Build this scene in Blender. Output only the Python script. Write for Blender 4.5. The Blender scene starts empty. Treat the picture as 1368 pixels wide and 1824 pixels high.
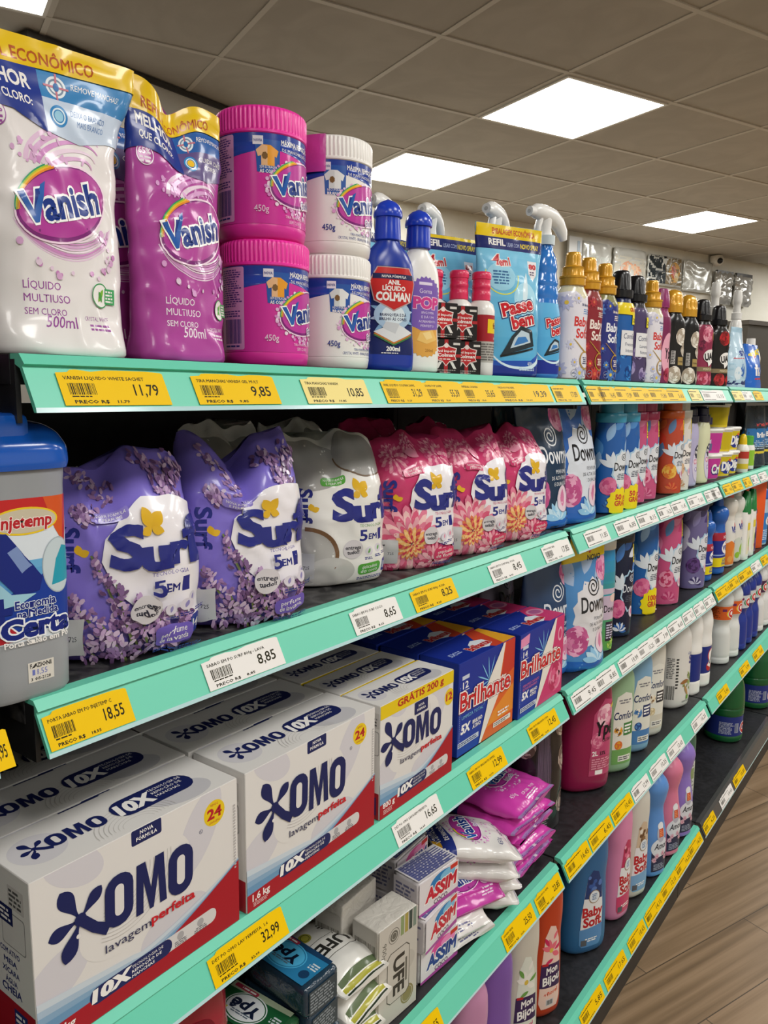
import bpy, bmesh, math, random
from math import sin, cos, pi, radians as R
from mathutils import Vector, Matrix, noise
from mathutils.geometry import tessellate_polygon
SC = bpy.context.scene
COL = SC.collection
# ---------------------------------------------------------------- camera, world, exposure
cd = bpy.data.cameras.new('camera'); cam = bpy.data.objects.new('camera', cd); COL.objects.link(cam)
cd.sensor_fit = 'VERTICAL'; cd.sensor_height = 36.0; cd.lens = 1411.13 / 1824 * 36
cd.clip_start = 0.02; cd.clip_end = 60
def cam_axes(yaw, pitch, roll):
    f = Vector((-sin(yaw)*cos(pitch), cos(yaw)*cos(pitch), -sin(pitch)))
    r0 = f.cross(Vector((0, 0, 1))).normalized(); u0 = r0.cross(f)
    return cos(roll)*r0 + sin(roll)*u0, -sin(roll)*r0 + cos(roll)*u0, f
_r, _u, _f = cam_axes(R(36.58686), R(8.74907), R(0.81023))
cam.matrix_world = Matrix(((_r.x, _u.x, -_f.x, 0.5531), (_r.y, _u.y, -_f.y, -0.3034),
                           (_r.z, _u.z, -_f.z, 1.5126), (0, 0, 0, 1)))
SC.camera = cam
w = bpy.data.worlds.new('world'); SC.world = w; w.use_nodes = True
w.node_tree.nodes['Background'].inputs[0].default_value = (.9, .95, 1, 1)
w.node_tree.nodes['Background'].inputs[1].default_value = 0.02
SC.view_settings.view_transform = 'Standard'; SC.view_settings.look = 'None'
SC.view_settings.exposure = 0.36; SC.view_settings.gamma = 1.0
SC.view_settings.use_curve_mapping = False
PANEL_STRENGTH = 15
try:
    SC.cycles.max_bounces = 8; SC.cycles.diffuse_bounces = 4; SC.cycles.glossy_bounces = 3
    SC.cycles.transparent_max_bounces = 12; SC.cycles.transmission_bounces = 4
    SC.cycles.use_denoising = True; SC.cycles.sample_clamp_indirect = 6
    SC.cycles.caustics_reflective = False; SC.cycles.caustics_refractive = False
except Exception: pass
# ---------------------------------------------------------------- helpers: materials
def lin(h):
    h = h.lstrip('#'); o = []
    for i in (0, 2, 4):
        c = int(h[i:i+2], 16) / 255
        o.append(c/12.92 if c <= .04045 else ((c+.055)/1.055)**2.4)
    return (*o, 1)
_M = {}
def mat(hexc, rough=.42, kind='', coat=0, metal=0, alpha=1, trans=0):
    k = (hexc, rough, kind, coat, metal, alpha, trans)
    if k in _M: return _M[k]
    m = bpy.data.materials.new(f'{kind or "paint"}_{hexc}'); m.use_nodes = True
    nt = m.node_tree; b = nt.nodes['Principled BSDF']
    b.inputs['Base Color'].default_value = lin(hexc); b.inputs['Roughness'].default_value = rough
    b.inputs['Metallic'].default_value = metal; b.inputs['Coat Weight'].default_value = coat
    b.inputs['Coat Roughness'].default_value = .08
    if kind in ('paper', 'print', 'card'): b.inputs['Specular IOR Level'].default_value = .12 if kind == 'paper' else .3
    b.inputs['Alpha'].default_value = alpha; b.inputs['Transmission Weight'].default_value = trans
    if kind in ('film', 'crinkle'):      # wrinkled plastic film: fine bump
        tc = nt.nodes.new('ShaderNodeTexCoord'); n = nt.nodes.new('ShaderNodeTexNoise'); bp = nt.nodes.new('ShaderNodeBump')
        n.inputs['Scale'].default_value = 26 if kind == 'film' else 55; n.inputs['Detail'].default_value = 3
        n.inputs['Distortion'].default_value = 1.2
        bp.inputs['Strength'].default_value = .25 if kind == 'film' else .6; bp.inputs['Distance'].default_value = .004
        nt.links.new(tc.outputs['Object'], n.inputs['Vector']); nt.links.new(n.outputs['Fac'], bp.inputs['Height'])
        nt.links.new(bp.outputs['Normal'], b.inputs['Normal'])
    _M[k] = m; return m
def P(h, r=.32): return mat(h, r, 'plastic')
def FILM(h, r=.24): return mat(h, r, 'film', coat=.35)
def CARD(h): return mat(h, .5, 'card')
def nodemat(name, rough, build):
    m = bpy.data.materials.new(name); m.use_nodes = True; nt = m.node_tree; b = nt.nodes['Principled BSDF']
    b.inputs['Roughness'].default_value = rough; build(nt, b); return m
def ramp(nt, fac, stops):
    r = nt.nodes.new('ShaderNodeValToRGB'); e = r.color_ramp.elements
    while len(e) < len(stops): e.new(.5)
    for el, (p, c) in zip(e, stops): el.position = p; el.color = lin(c)
    nt.links.new(fac, r.inputs[0]); return r
# ---------------------------------------------------------------- helpers: objects
def thing(name, label, cat, loc=(0, 0, 0), rot=(0, 0, pi/2), group=None):
    o = bpy.data.objects.new(name, None); COL.objects.link(o); o.empty_display_size = .02
    o.location = loc; o.rotation_euler = rot if not isinstance(rot, (int, float)) else (0, 0, rot)
    tag(o, label, cat, group); return o
def tag(o, label, cat, group=None):
    o['label'] = label; o['category'] = cat
    if group: o['group'] = group
    return o
def struct(o, label=None, cat=None):
    o['kind'] = 'structure'
    if label: o['label'] = label
    if cat: o['category'] = cat
    return o
def mesh_obj(name, verts, faces, mats, parent=None, midx=None, smooth=None):
    me = bpy.data.meshes.new(name); me.from_pydata([tuple(v) for v in verts], [], faces); me.update()
    for m in (mats if isinstance(mats, (list, tuple)) else [mats]): me.materials.append(m)
    if midx: me.polygons.foreach_set('material_index', midx)
    if smooth is not None:
        me.polygons.foreach_set('use_smooth', [True]*len(me.polygons)); me.set_sharp_from_angle(angle=R(smooth))
    o = bpy.data.objects.new(name, me); COL.objects.link(o)
    if parent: o.parent = parent
    return o
def bm_obj(name, bm, mats, parent=None, smooth=None):
    bmesh.ops.recalc_face_normals(bm, faces=bm.faces[:])
    me = bpy.data.meshes.new(name); bm.to_mesh(me); bm.free()
    for m in (mats if isinstance(mats, (list, tuple)) else [mats]): me.materials.append(m)
    if smooth is not None:
        me.polygons.foreach_set('use_smooth', [True]*len(me.polygons)); me.set_sharp_from_angle(angle=R(smooth))
    o = bpy.data.objects.new(name, me); COL.objects.link(o)
    if parent: o.parent = parent
    return o
def bm_box(bm, x0, y0, z0, x1, y1, z1, mi=0, bev=0):
    vs = [bm.verts.new((x, y, z)) for x in (x0, x1) for y in (y0, y1) for z in (z0, z1)]
    fs = [bm.faces.new([vs[i] for i in q]) for q in ((0, 1, 3, 2), (4, 6, 7, 5), (0, 4, 5, 1), (2, 3, 7, 6), (0, 2, 6, 4), (1, 5, 7, 3))]
    for f in fs: f.material_index = mi
    if bev:
        es = {e for f in fs for e in f.edges}
        bmesh.ops.bevel(bm, geom=list(es), offset=bev, segments=2, affect='EDGES', profile=.5)
    return bm
def box(name, x0, y0, z0, x1, y1, z1, m, parent=None, bev=0):
    bm = bmesh.new(); bm_box(bm, x0, y0, z0, x1, y1, z1, 0, bev); return bm_obj(name, bm, m, parent, 40 if bev else None)
def copy_tree(o, parent=None):
    c = o.copy(); COL.objects.link(c)
    if parent: c.parent = parent
    for ch in list(o.children): copy_tree(ch, c)
    return c
def clone(src, label, loc, rot=None, group=None):
    c = copy_tree(src); c.location = loc; c['label'] = label
    if rot is not None: c.rotation_euler = (0, 0, rot) if isinstance(rot, (int, float)) else rot
    if group: c['group'] = group
    return c
# ---------------------------------------------------------------- helpers: printed artwork (millimetres, centre bottom = 0,0)
_TX = {}
def text_mesh(s, bold, res):
    k = (s, bold, res)
    if k in _TX: return _TX[k]
    if bold:      # thicken: push every outline corner outwards along its mitre
        v, f = text_mesh(s, 0, res); key = {}; ids = []
        for p in v: ids.append(key.setdefault((round(p[0], 5), round(p[1], 5)), len(key)))
        ed = {}
        for q in f:
            a2 = sum(v[q[i]][0]*v[q[(i+1) % len(q)]][1]-v[q[(i+1) % len(q)]][0]*v[q[i]][1] for i in range(len(q)))
            q = q if a2 > 0 else q[::-1]
            for i in range(len(q)): e = (ids[q[i]], ids[q[(i+1) % len(q)]]); ed[e] = ed.get(e, 0)+1
        pos = {i: p for p, i in key.items()}; nr = {}
        for (a, b) in ed:
            if (b, a) in ed: continue
            dx, dy = pos[b][0]-pos[a][0], pos[b][1]-pos[a][1]; L = math.hypot(dx, dy)
            if L < 1e-9: continue
            for i in (a, b): nr.setdefault(i, []).append((dy/L, -dx/L))
        o = []
        for p, i in zip(v, ids):
            n = nr.get(i)
            if not n: o.append(p); continue
            sx, sy = sum(q[0] for q in n), sum(q[1] for q in n); L = math.hypot(sx, sy)
            if L < 1e-6: o.append(p); continue
            sx, sy = sx/L, sy/L; d = max(.55, sx*n[0][0]+sy*n[0][1]); o.append((p[0]+sx*bold/d, p[1]+sy*bold/d))
        _TX[k] = (o, f); return _TX[k]
    c = bpy.data.curves.new('t', 'FONT'); c.body = s; c.size = 1; c.resolution_u = res
    o = bpy.data.objects.new('t', c); me = o.to_mesh()
    v = [(q.co.x, q.co.y) for q in me.vertices]; f = [tuple(p.vertices) for p in me.polygons]
    o.to_mesh_clear(); bpy.data.objects.remove(o); bpy.data.curves.remove(c)
    _TX[k] = (v, f); return _TX[k]
_hv = text_mesh('H', 0, 1)[0]; CAPH = max(y for _, y in _hv) - min(y for _, y in _hv)
class Art:
    def __init__(s, seed=1): s.e = []; s.k = 0; s.rnd = random.Random(seed)
    def add(s, v, f, col, keep=False):
        if f: s.e.append((v, f, col, s.k))
        if not keep: s.k += 1
        return s
    def poly(s, pts, col, keep=False):
        t = tessellate_polygon([[Vector((x, y, 0)) for x, y in pts]])
        return s.add(list(pts), [tuple(q) for q in t], col, keep)
    def rect(s, x0, y0, x1, y1, col, keep=False): return s.add([(x0, y0), (x1, y0), (x1, y1), (x0, y1)], [(0, 1, 2, 3)], col, keep)
    def rrect(s, x0, y0, x1, y1, r, col, rot=0):
        pts = []
        for cx, cy, a in ((x1-r, y1-r, 0), (x0+r, y1-r, 90), (x0+r, y0+r, 180), (x1-r, y0+r, 270)):
            pts += [(cx+r*cos(R(a+t)), cy+r*sin(R(a+t))) for t in (0, 22, 45, 68, 90)]
        mx, my = (x0+x1)/2, (y0+y1)/2; c, n = cos(R(rot)), sin(R(rot))
        return s.poly([(mx+(x-mx)*c-(y-my)*n, my+(x-mx)*n+(y-my)*c) for x, y in pts], col)
    def ell(s, cx, cy, rx, ry, col, rot=0, n=32, keep=False):
        c, q = cos(R(rot)), sin(R(rot))
        pts = [(cx+rx*cos(2*pi*i/n)*c-ry*sin(2*pi*i/n)*q, cy+rx*cos(2*pi*i/n)*q+ry*sin(2*pi*i/n)*c) for i in range(n)]
        return s.add(pts, [tuple(range(n))], col, keep)
    def ells(s, L, n=10):   # many small ellipses (cx,cy,rx,ry,rot,col) in few layers
        by = {}
        for cx, cy, rx, ry, rot, col in L:
            v, f = by.setdefault(col, ([], [])); b = len(v); c, q = cos(R(rot)), sin(R(rot))
            v += [(cx+rx*cos(2*pi*i/n)*c-ry*sin(2*pi*i/n)*q, cy+rx*cos(2*pi*i/n)*q+ry*sin(2*pi*i/n)*c) for i in range(n)]
            f.append(tuple(range(b, b+n)))
        for col, (v, f) in by.items(): s.add(v, f, col)
        return s
    def stroke(s, pts, wd, col, keep=False):
        n = len(pts); v = []; f = []
        for i, (x, y) in enumerate(pts):
            a = pts[max(0, i-1)]; b = pts[min(n-1, i+1)]; dx, dy = b[0]-a[0], b[1]-a[1]; L = math.hypot(dx, dy) or 1
            h = (wd[i] if isinstance(wd, (list, tuple)) else wd)/2
            v += [(x-dy/L*h, y+dx/L*h), (x+dy/L*h, y-dx/L*h)]
        for i in range(n-1): f.append((2*i, 2*i+1, 2*i+3, 2*i+2))
        return s.add(v, f, col, keep)
    def arc(s, cx, cy, rx, ry, a0, a1, wd, col, rot=0, n=20, keep=False):
        c, q = cos(R(rot)), sin(R(rot)); pts = []
        for i in range(n+1):
            t = R(a0+(a1-a0)*i/n); x, y = rx*cos(t), ry*sin(t); pts.append((cx+x*c-y*q, cy+x*q+y*c))
        if isinstance(wd, tuple): wd = [wd[0]+(wd[1]-wd[0])*i/n for i in range(n+1)]
        return s.stroke(pts, wd, col, keep)
    def ring(s, cx, cy, r, wd, col): return s.arc(cx, cy, r, r, 0, 360, wd, col, n=28)
    def spiral(s, cx, cy, r, wd, col, turns=2.2, sy=1):
        n = 40; return s.stroke([(cx+r*(1-.85*i/n)*cos(-turns*2*pi*i/n+1), cy+sy*r*(1-.85*i/n)*sin(-turns*2*pi*i/n+1)) for i in range(n+1)], wd, col)
    def text(s, t, x, y, h, col, w=None, b=0, sh=0, rot=0, al='C', ol=None, ow=.09, keep=False):
        """y = baseline, h = cap height, w = total width, b = boldness, ol = outline colour"""
        res = 3 if h > 9 else (2 if h > 4 else 1)
        v0, _ = text_mesh(t, 0, res)
        if not v0: return s
        x0, x1 = min(p[0] for p in v0), max(p[0] for p in v0); k = h/CAPH; kx = w/(x1-x0) if w else k
        W = (x1-x0)*kx; off = {'C': -W/2, 'L': 0, 'R': -W}[al]; c, q = cos(R(rot)), sin(R(rot))
        def put(bold, cc, kp):
            v, f = text_mesh(t, round(bold, 4), res); o = []
            for px, py in v:
                X = (px-x0)*kx+off + sh*py*k; Y = py*k; o.append((x+X*c-Y*q, y+X*q+Y*c))
            s.add(o, f, cc, kp)
        if ol: put(b+ow, ol, False)
        put(b, col, keep); return s
    def lines(s, x0, y0, x1, y1, n, col, al='L', fill=.55):
        v = []; f = []; dy = (y1-y0)/n
        for i in range(n):
            y = y1-dy*(i+.8); L = (x1-x0)*s.rnd.uniform(.7, 1); x = x0 if al == 'L' else (x0+x1-L)/2; e = x+L
            while x < e:
                q = min(e, x+dy*s.rnd.uniform(.8, 3)); b = len(v)
                v += [(x, y), (q, y), (q, y+dy*fill), (x, y+dy*fill)]; f.append((b, b+1, b+2, b+3)); x = q+dy*.4
        return s.add(v, f, col)
    def bars(s, x0, y0, x1, y1, col, n=26):
        v = []; f = []; x = x0; u = (x1-x0)/n/1.5
        while x < x1:
            q = x+u*s.rnd.choice((.5, .7, 1, 1.5)); b = len(v)
            v += [(x, y0), (q, y0), (q, y1), (x, y1)]; f.append((b, b+1, b+2, b+3)); x = q+u*s.rnd.choice((.5, .8, 1.2))
        return s.add(v, f, col)
    def hgrad(s, x0, y0, x1, y1, c0, c1, n=10):   # printed vertical colour blend in n bands
        a, b = [int(c0[i:i+2], 16) for i in (0, 2, 4)], [int(c1[i:i+2], 16) for i in (0, 2, 4)]
        for i in range(n):
            cc = ''.join('%02X' % round(p+(q-p)*(i+.5)/n) for p, q in zip(a, b))
            s.rect(x0, y0+(y1-y0)*i/n, x1, y0+(y1-y0)*(i+1)/n, cc, keep=True)
        s.k += 1; return s
    def rose(s, cx, cy, r, cols, rings=4):
        L = []
        for k in range(rings):
            rr = r*(1-k/rings); n = max(4, 8-k)
            for i in range(n):
                a = 360*i/n+k*37
                L.append((cx+rr*.55*cos(R(a)), cy+rr*.55*sin(R(a)), rr*.5, rr*.36, a+90, cols[(k+i) % len(cols)]))
            s.ells(L); L = []
        return s.ell(cx, cy, r*.16, r*.16, cols[-1])
    def dahlia(s, cx, cy, r, cols, ry=1):
        for k in range(6):
            rr = r*(1-k/6.3); n = 18-2*k; L = []
            for i in range(n):
                a = 360*i/n+k*11
                L.append((cx+rr*.68*cos(R(a)), cy+ry*rr*.68*sin(R(a)), rr*.36, rr*.12+.5, a, cols[(k*2+i % 2) % len(cols)]))
            s.ells(L, 8)
        return s
    def sprig(s, x0, y0, x1, y1, wd, cols, n=60, stem=None):
        if stem: s.stroke([(x0, y0), (x1, y1)], wd*.08, stem)
        for pas in range(3):
            L = []
            for i in range(n//3):
                t = s.rnd.random(); q = wd*(1-.6*t)*s.rnd.uniform(-.5, .5); dx, dy = x1-x0, y1-y0; Lh = math.hypot(dx, dy)
                L.append((x0+dx*t-dy/Lh*q, y0+dy*t+dx/Lh*q, wd*.13, wd*.065, s.rnd.uniform(20, 160), s.rnd.choice(cols)))
            s.ells(L, 7)
        return s
    def petal(s, cx, cy, L, wd, rot, col, keep=False):
        c, q = cos(R(rot)), sin(R(rot)); pts = []
        for i in range(9): t = i/8; pts.append((t*L, wd*.5*sin(pi*t)**.8))
        for i in range(7, 0, -1): t = i/8; pts.append((t*L, -wd*.5*sin(pi*t)**.8))
        return s.add([(cx+x*c-y*q, cy+x*q+y*c) for x, y in pts], [tuple(range(len(pts)))], col, keep)
    def drop(s, cx, cy, L, wd, rot, col):   # ink drop: thin at its root, round at its end
        c, q = cos(R(rot)), sin(R(rot)); up = [(L*t, wd*.5*(.16+.84*math.sin(pi*min(1, max(0, (t-.1)/.9))**1.7)) if t < 1 else 0) for t in [i/14 for i in range(15)]]
        pts = up+[(x, -y) for x, y in up[-2:0:-1]]
        return s.poly([(cx+x*c-y*q, cy+x*q+y*c) for x, y in pts], col)
    def burst(s, cx, cy, rx, ry, col, n=16, a0=0, a1=360):
        pts = []
        for i in range(2*n):
            k = 1 if i % 2 else .88; t = R(a0+(a1-a0)*i/(2*n)); pts.append((cx+rx*k*cos(t), cy+ry*k*sin(t)))
        return s.poly(pts, col)
    def barcode_block(s, x0, y0, x1, y1, bg='F0EEEE', fg='20202A'):
        s.rect(x0, y0, x1, y1, bg); return s.bars(x0+1, y0+1.5, x1-1, y1-1, fg)
def label_mesh(art, surf, eps=None, du=None, dv=None, clip=None, rough=.36, coat=0, kind='print', base=None):
    bm = bmesh.new(); cols = []; bb = []; lay = []
    if eps is None: eps = 9e-5 if du or dv else 6e-5
    if base is None: base = 3e-4 if du or dv else 8e-5
    if du and not dv: dv = du*3
    for v, f, col, k in art.e:      # print layer: one above whatever printed area it overlaps
        x = [p[0] for p in v]; y = [p[1] for p in v]; q = (min(x), min(y), max(x), max(y)); L = 0
        for (a, b, c, d), kk, ll in zip(bb, (e[3] for e in art.e), lay):
            if kk != k and q[0] < c and q[2] > a and q[1] < d and q[3] > b: L = max(L, ll+1)
        bb.append(q); lay.append(L)
    for (v, f, col, _k), k in zip(art.e, lay):
        if col not in cols: cols.append(col)
        mi = cols.index(col); bv = [bm.verts.new((x*.001, y*.001, base+k*eps)) for x, y in v]
        for q in f:
            try: bm.faces.new([bv[i] for i in q]).material_index = mi
            except ValueError: pass
    def cut(co, no, outer=False, inner=False):
        bmesh.ops.bisect_plane(bm, geom=bm.verts[:]+bm.edges[:]+bm.faces[:], dist=1e-7, plane_co=co, plane_no=no, clear_outer=outer, clear_inner=inner)
    if clip:
        x0, y0, x1, y1 = [c*.001 for c in clip]
        cut((x0, 0, 0), (1, 0, 0), inner=True); cut((x1, 0, 0), (1, 0, 0), outer=True)
        cut((0, y0, 0), (0, 1, 0), inner=True); cut((0, y1, 0), (0, 1, 0), outer=True)
    if bm.verts:
        xs = [v.co.x for v in bm.verts]; ys = [v.co.y for v in bm.verts]
        if du:
            x = math.floor(min(xs)/du)*du+du
            while x < max(xs): cut((x, 0, 0), (1, 0, 0)); x += du
        if dv:
            y = math.floor(min(ys)/dv)*dv+dv
            while y < max(ys): cut((0, y, 0), (0, 1, 0)); y += dv
        for v in bm.verts: v.co = surf(v.co.x, v.co.y, v.co.z)
    me = bpy.data.meshes.new('label'); bm.to_mesh(me); bm.free()
    for c in cols: me.materials.append(mat(c, rough, kind, coat))
    if du or dv: me.polygons.foreach_set('use_smooth', [True]*len(me.polygons))
    return me
def put_label(art, surf, parent, name='label', **kw):
    o = bpy.data.objects.new(name, label_mesh(art, surf, **kw)); COL.objects.link(o); o.parent = parent; return o
def flat(o, ux, uy):
    o, ux, uy = Vector(o), Vector(ux), Vector(uy); n = ux.cross(uy)
    return lambda u, v, h: o+ux*u+uy*v+n*h
# ---------------------------------------------------------------- helpers: lofted bottles, jars, bags
class Loft:
    """sections (z, rx, ry[, n[, cy]]) of superellipses; u runs round from the front (-y), v = z"""
    def __init__(s, secs, disp=None, warp=None, ref=None):
        s.S = [tuple(q)+(2, 0)[len(q)-3:] if len(q) < 5 else tuple(q) for q in secs]
        s.z0, s.z1 = s.S[0][0], s.S[-1][0]; s.disp, s.warp = disp, warp
        s.tab(ref if ref is not None else (s.z0+s.z1)/2)
    def at(s, z):
        S = s.S; z = min(max(z, s.z0), s.z1)
        for i in range(len(S)-1):
            if z <= S[i+1][0]: break
        a, b = S[i], S[i+1]; d = b[0]-a[0]; t = (z-a[0])/d if d > 1e-9 else 0
        p = S[i-1] if i else a; q = S[i+2] if i+2 < len(S) else b; out = []
        for k in (1, 2, 3, 4):
            def slope(l, m, r):
                d0 = (m[k]-l[k])/(m[0]-l[0]) if m[0]-l[0] > 1e-9 else None; d1 = (r[k]-m[k])/(r[0]-m[0]) if r[0]-m[0] > 1e-9 else None
                if d0 is None: return d1 or 0
                if d1 is None: return d0
                return 0 if d0*d1 <= 0 else 2*d0*d1/(d0+d1)
            m0, m1 = slope(p, a, b)*d, slope(a, b, q)*d; t2, t3 = t*t, t*t*t
            out.append((2*t3-3*t2+1)*a[k]+(t3-2*t2+t)*m0+(3*t2-2*t3)*b[k]+(t3-t2)*m1)
        return out
    def tab(s, z):
        rx, ry, n, cy = s.at(z); N = 720; s.th = []; s.ar = []; L = 0; pp = None
        for i in range(N+1):
            t = -pi/2+pi*i/N; c, q = cos(t), sin(t); p = (rx*abs(c)**(2/n), ry*math.copysign(abs(q)**(2/n), q))
            if pp: L += math.hypot(p[0]-pp[0], p[1]-pp[1])
            s.th.append(t); s.ar.append(L); pp = p
    def theta(s, u):
        a = min(abs(u), s.ar[-1]); lo, hi = 0, len(s.ar)-1
        while hi-lo > 1:
            m = (lo+hi)//2
            if s.ar[m] <= a: lo = m
            else: hi = m
        d = s.ar[hi]-s.ar[lo]; t = s.th[lo]+(s.th[hi]-s.th[lo])*((a-s.ar[lo])/d if d > 0 else 0)
        return t if u >= 0 else -pi-t
    def raw(s, t, z):
        rx, ry, n, cy = s.at(z); c, q = cos(t), sin(t)
        p = Vector((rx*math.copysign(abs(c)**(2/n), c), ry*math.copysign(abs(q)**(2/n), q), z))
        if s.disp:
            nv = Vector((p.x/max(rx, 1e-4)**2, p.y/max(ry, 1e-4)**2, 0)); nv = nv.normalized() if nv.length > 1e-6 else Vector((0, -1, 0))
            p = p+nv*s.disp(p.x, p.y, z)
        p.y += cy
        return s.warp(p) if s.warp else p
    def pt(s, u, v, h):
        t = s.theta(u); e = 1e-3; p = s.raw(t, v)
        a = s.raw(t+.02, v)-s.raw(t-.02, v); b = s.raw(t, min(v+e, s.z1))-s.raw(t, max(v-e, s.z0)); n = a.cross(b)
        return p+(n.normalized() if n.length > 1e-12 else Vector((0, -1, 0)))*h
    def mesh(s, name, m, parent, nt=40, dz=.006, zr=None, smooth=50):
        zs = []
        z0, z1 = zr or (s.z0, s.z1); pts = sorted({q[0] for q in s.S if z0-1e-9 <= q[0] <= z1+1e-9} | {z0, z1})
        for a, b in zip(pts, pts[1:]):
            k = max(1, math.ceil((b-a)/dz)); zs += [a+(b-a)*i/k for i in range(k)]
        zs.append(pts[-1]); v = []; f = []
        for z in zs:
            for i in range(nt): v.append(s.raw(-pi/2+2*pi*i/nt, z))
        for j in range(len(zs)-1):
            for i in range(nt): k = (i+1) % nt; f.append((j*nt+i, j*nt+k, (j+1)*nt+k, (j+1)*nt+i))
        f.append(tuple(range(nt-1, -1, -1))); f.append(tuple((len(zs)-1)*nt+i for i in range(nt)))
        return mesh_obj(name, v, f, m, parent, smooth=smooth)
def ridged(name, r, z0, z1, m, parent, n=60, amp=.0006, q=1, top=.9, lip=0):
    """screw lid with vertical ribs: profile of rings"""
    v = []; f = []; prof = [(r*.98, z0, 0), (r, z0+.001, 0)]
    if lip: prof += [(r, z0+lip, 0), (r*.985, z0+lip+.0006, 0)]
    zb = z0+(lip+.002 if lip else .002); prof += [(r*.985, zb, 1), (r*.985, z1-.004, 1), (r*.965, z1-.0015, .4), (r*.93, z1, 0), (r*top*.9, z1, 0), (r*top*.86, z1-.001, 0)]
    N = n*4
    for rr, z, a in prof:
        for i in range(N):
            t = 2*pi*i/N; k = rr+(amp*a if i % 4 < 2 else -amp*a); v.append((k*cos(t), q*k*sin(t), z))
    for j in range(len(prof)-1):
        for i in range(N): k = (i+1) % N; f.append((j*N+i, j*N+k, (j+1)*N+k, (j+1)*N+i))
    f.append(tuple(range(N-1, -1, -1))); f.append(tuple((len(prof)-1)*N+i for i in range(N)))
    return mesh_obj(name, v, f, m, parent, smooth=35)
def sweep(bm, pts, rad, nt=14, sq=1, mi=0):
    """tube along points in the xz or any plane; rad per point; sq = side squash"""
    rings = []
    for i, p in enumerate(pts):
        a, b = Vector(pts[max(0, i-1)]), Vector(pts[min(len(pts)-1, i+1)]); d = (b-a).normalized()
        s_ = d.cross(Vector((0, 1, 0))) if abs(d.y) < .9 else d.cross(Vector((1, 0, 0))); s_.normalize(); t = d.cross(s_).normalized()
        rings.append([bm.verts.new(Vector(p)+(s_*cos(2*pi*k/nt)+t*sq*sin(2*pi*k/nt))*rad[i]) for k in range(nt)])
    for r0, r1 in zip(rings, rings[1:]):
        for k in range(nt): bm.faces.new((r0[k], r0[(k+1) % nt], r1[(k+1) % nt], r1[k])).material_index = mi
    bm.faces.new(rings[0][::-1]).material_index = mi; bm.faces.new(rings[-1]).material_index = mi
def lathe(name, prof, m, parent, nt=36, q=1, smooth=40):
    return Loft([(z, r, r*q) for z, r in prof]).mesh(name, m, parent, nt=nt, dz=.004, smooth=smooth)
def crumple(seed, a1=.003, s1=22, a2=.0012, s2=60):
    o = Vector((seed*3.17, seed*1.73, seed*.91))
    def f(x, y, z):
        p = Vector((x, y, z)); r = 1.1-math.sqrt((2*noise.noise(p*s2+o))**2+.05)
        return a1*noise.noise(p*s1+o)+a2*r*r
    return f
Z0 = 1.535
SZ = {1: Z0, 2: Z0-.2623, 3: Z0-.5609, 4: Z0-.891, 5: Z0-1.2731}
# ================================================================ the room
E1 = Vector((cos(R(-22.69)), sin(R(-22.69)), 0)); E2 = Vector((-E1.y, E1.x, 0)); CELL = .642; OL = Vector((-1.555, 3.231, 0)); CZ = 2.833
def lat(i, j, z=CZ): p = OL+E1*i*CELL+E2*j*CELL; return Vector((p.x, p.y, z))
def floor_nodes(nt, b):
    tc = nt.nodes.new('ShaderNodeTexCoord'); mp = nt.nodes.new('ShaderNodeMapping'); mp.inputs['Rotation'].default_value = (0, 0, -R(69)); mp.inputs['Location'].default_value = (.35, .135, 0)
    nt.links.new(tc.outputs['Object'], mp.inputs['Vector'])
    br = nt.nodes.new('ShaderNodeTexBrick'); br.offset = .37; br.inputs['Scale'].default_value = 1; br.inputs['Brick Width'].default_value = 1.15
    br.inputs['Row Height'].default_value = .18; br.inputs['Mortar Size'].default_value = .0016; br.inputs['Mortar Smooth'].default_value = .3
    br.inputs['Color1'].default_value = (.35, .35, .35, 1); br.inputs['Color2'].default_value = (.65, .65, .65, 1); br.inputs['Mortar'].default_value = (0, 0, 0, 1)
    nt.links.new(mp.outputs[0], br.inputs['Vector'])
    m2 = nt.nodes.new('ShaderNodeMapping'); m2.inputs['Scale'].default_value = (1.1, 30, 1); nt.links.new(mp.outputs[0], m2.inputs['Vector'])
    n = nt.nodes.new('ShaderNodeTexNoise'); n.inputs['Scale'].default_value = 1; n.inputs['Detail'].default_value = 5; n.inputs['Distortion'].default_value = .15
    nt.links.new(m2.outputs[0], n.inputs['Vector'])
    a = nt.nodes.new('ShaderNodeMath'); a.operation = 'MULTIPLY_ADD'; a.inputs[1].default_value = .35; nt.links.new(br.outputs['Color'], a.inputs[0]); nt.links.new(n.outputs['Fac'], a.inputs[2])
    s = nt.nodes.new('ShaderNodeMath'); s.operation = 'SUBTRACT'; s.inputs[1].default_value = .17; nt.links.new(a.outputs[0], s.inputs[0])
    r = ramp(nt, s.outputs[0], [(.22, '624E38'), (.45, '80694E'), (.6, '957C60'), (.85, 'A68F72')])
    mx = nt.nodes.new('ShaderNodeMix'); mx.data_type = 'RGBA'; nt.links.new(br.outputs['Fac'], mx.inputs['Factor']); nt.links.new(r.outputs[0], mx.inputs['A']); mx.inputs['B'].default_value = lin('4A3C2C')
    nt.links.new(mx.outputs['Result'], b.inputs['Base Color'])
def speck(c0, c1, scale, lo=.4, hi=.65):
    def f(nt, b):
        tc = nt.nodes.new('ShaderNodeTexCoord'); n = nt.nodes.new('ShaderNodeTexNoise'); n.inputs['Scale'].default_value = scale; n.inputs['Detail'].default_value = 8; n.inputs['Distortion'].default_value = 2
        nt.links.new(tc.outputs['Object'], n.inputs['Vector']); r = ramp(nt, n.outputs['Fac'], [(lo, c0), (hi, c1)]); nt.links.new(r.outputs[0], b.inputs['Base Color'])
    return f
M_FLOOR = nodemat('floor_planks', .42, floor_nodes)
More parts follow.
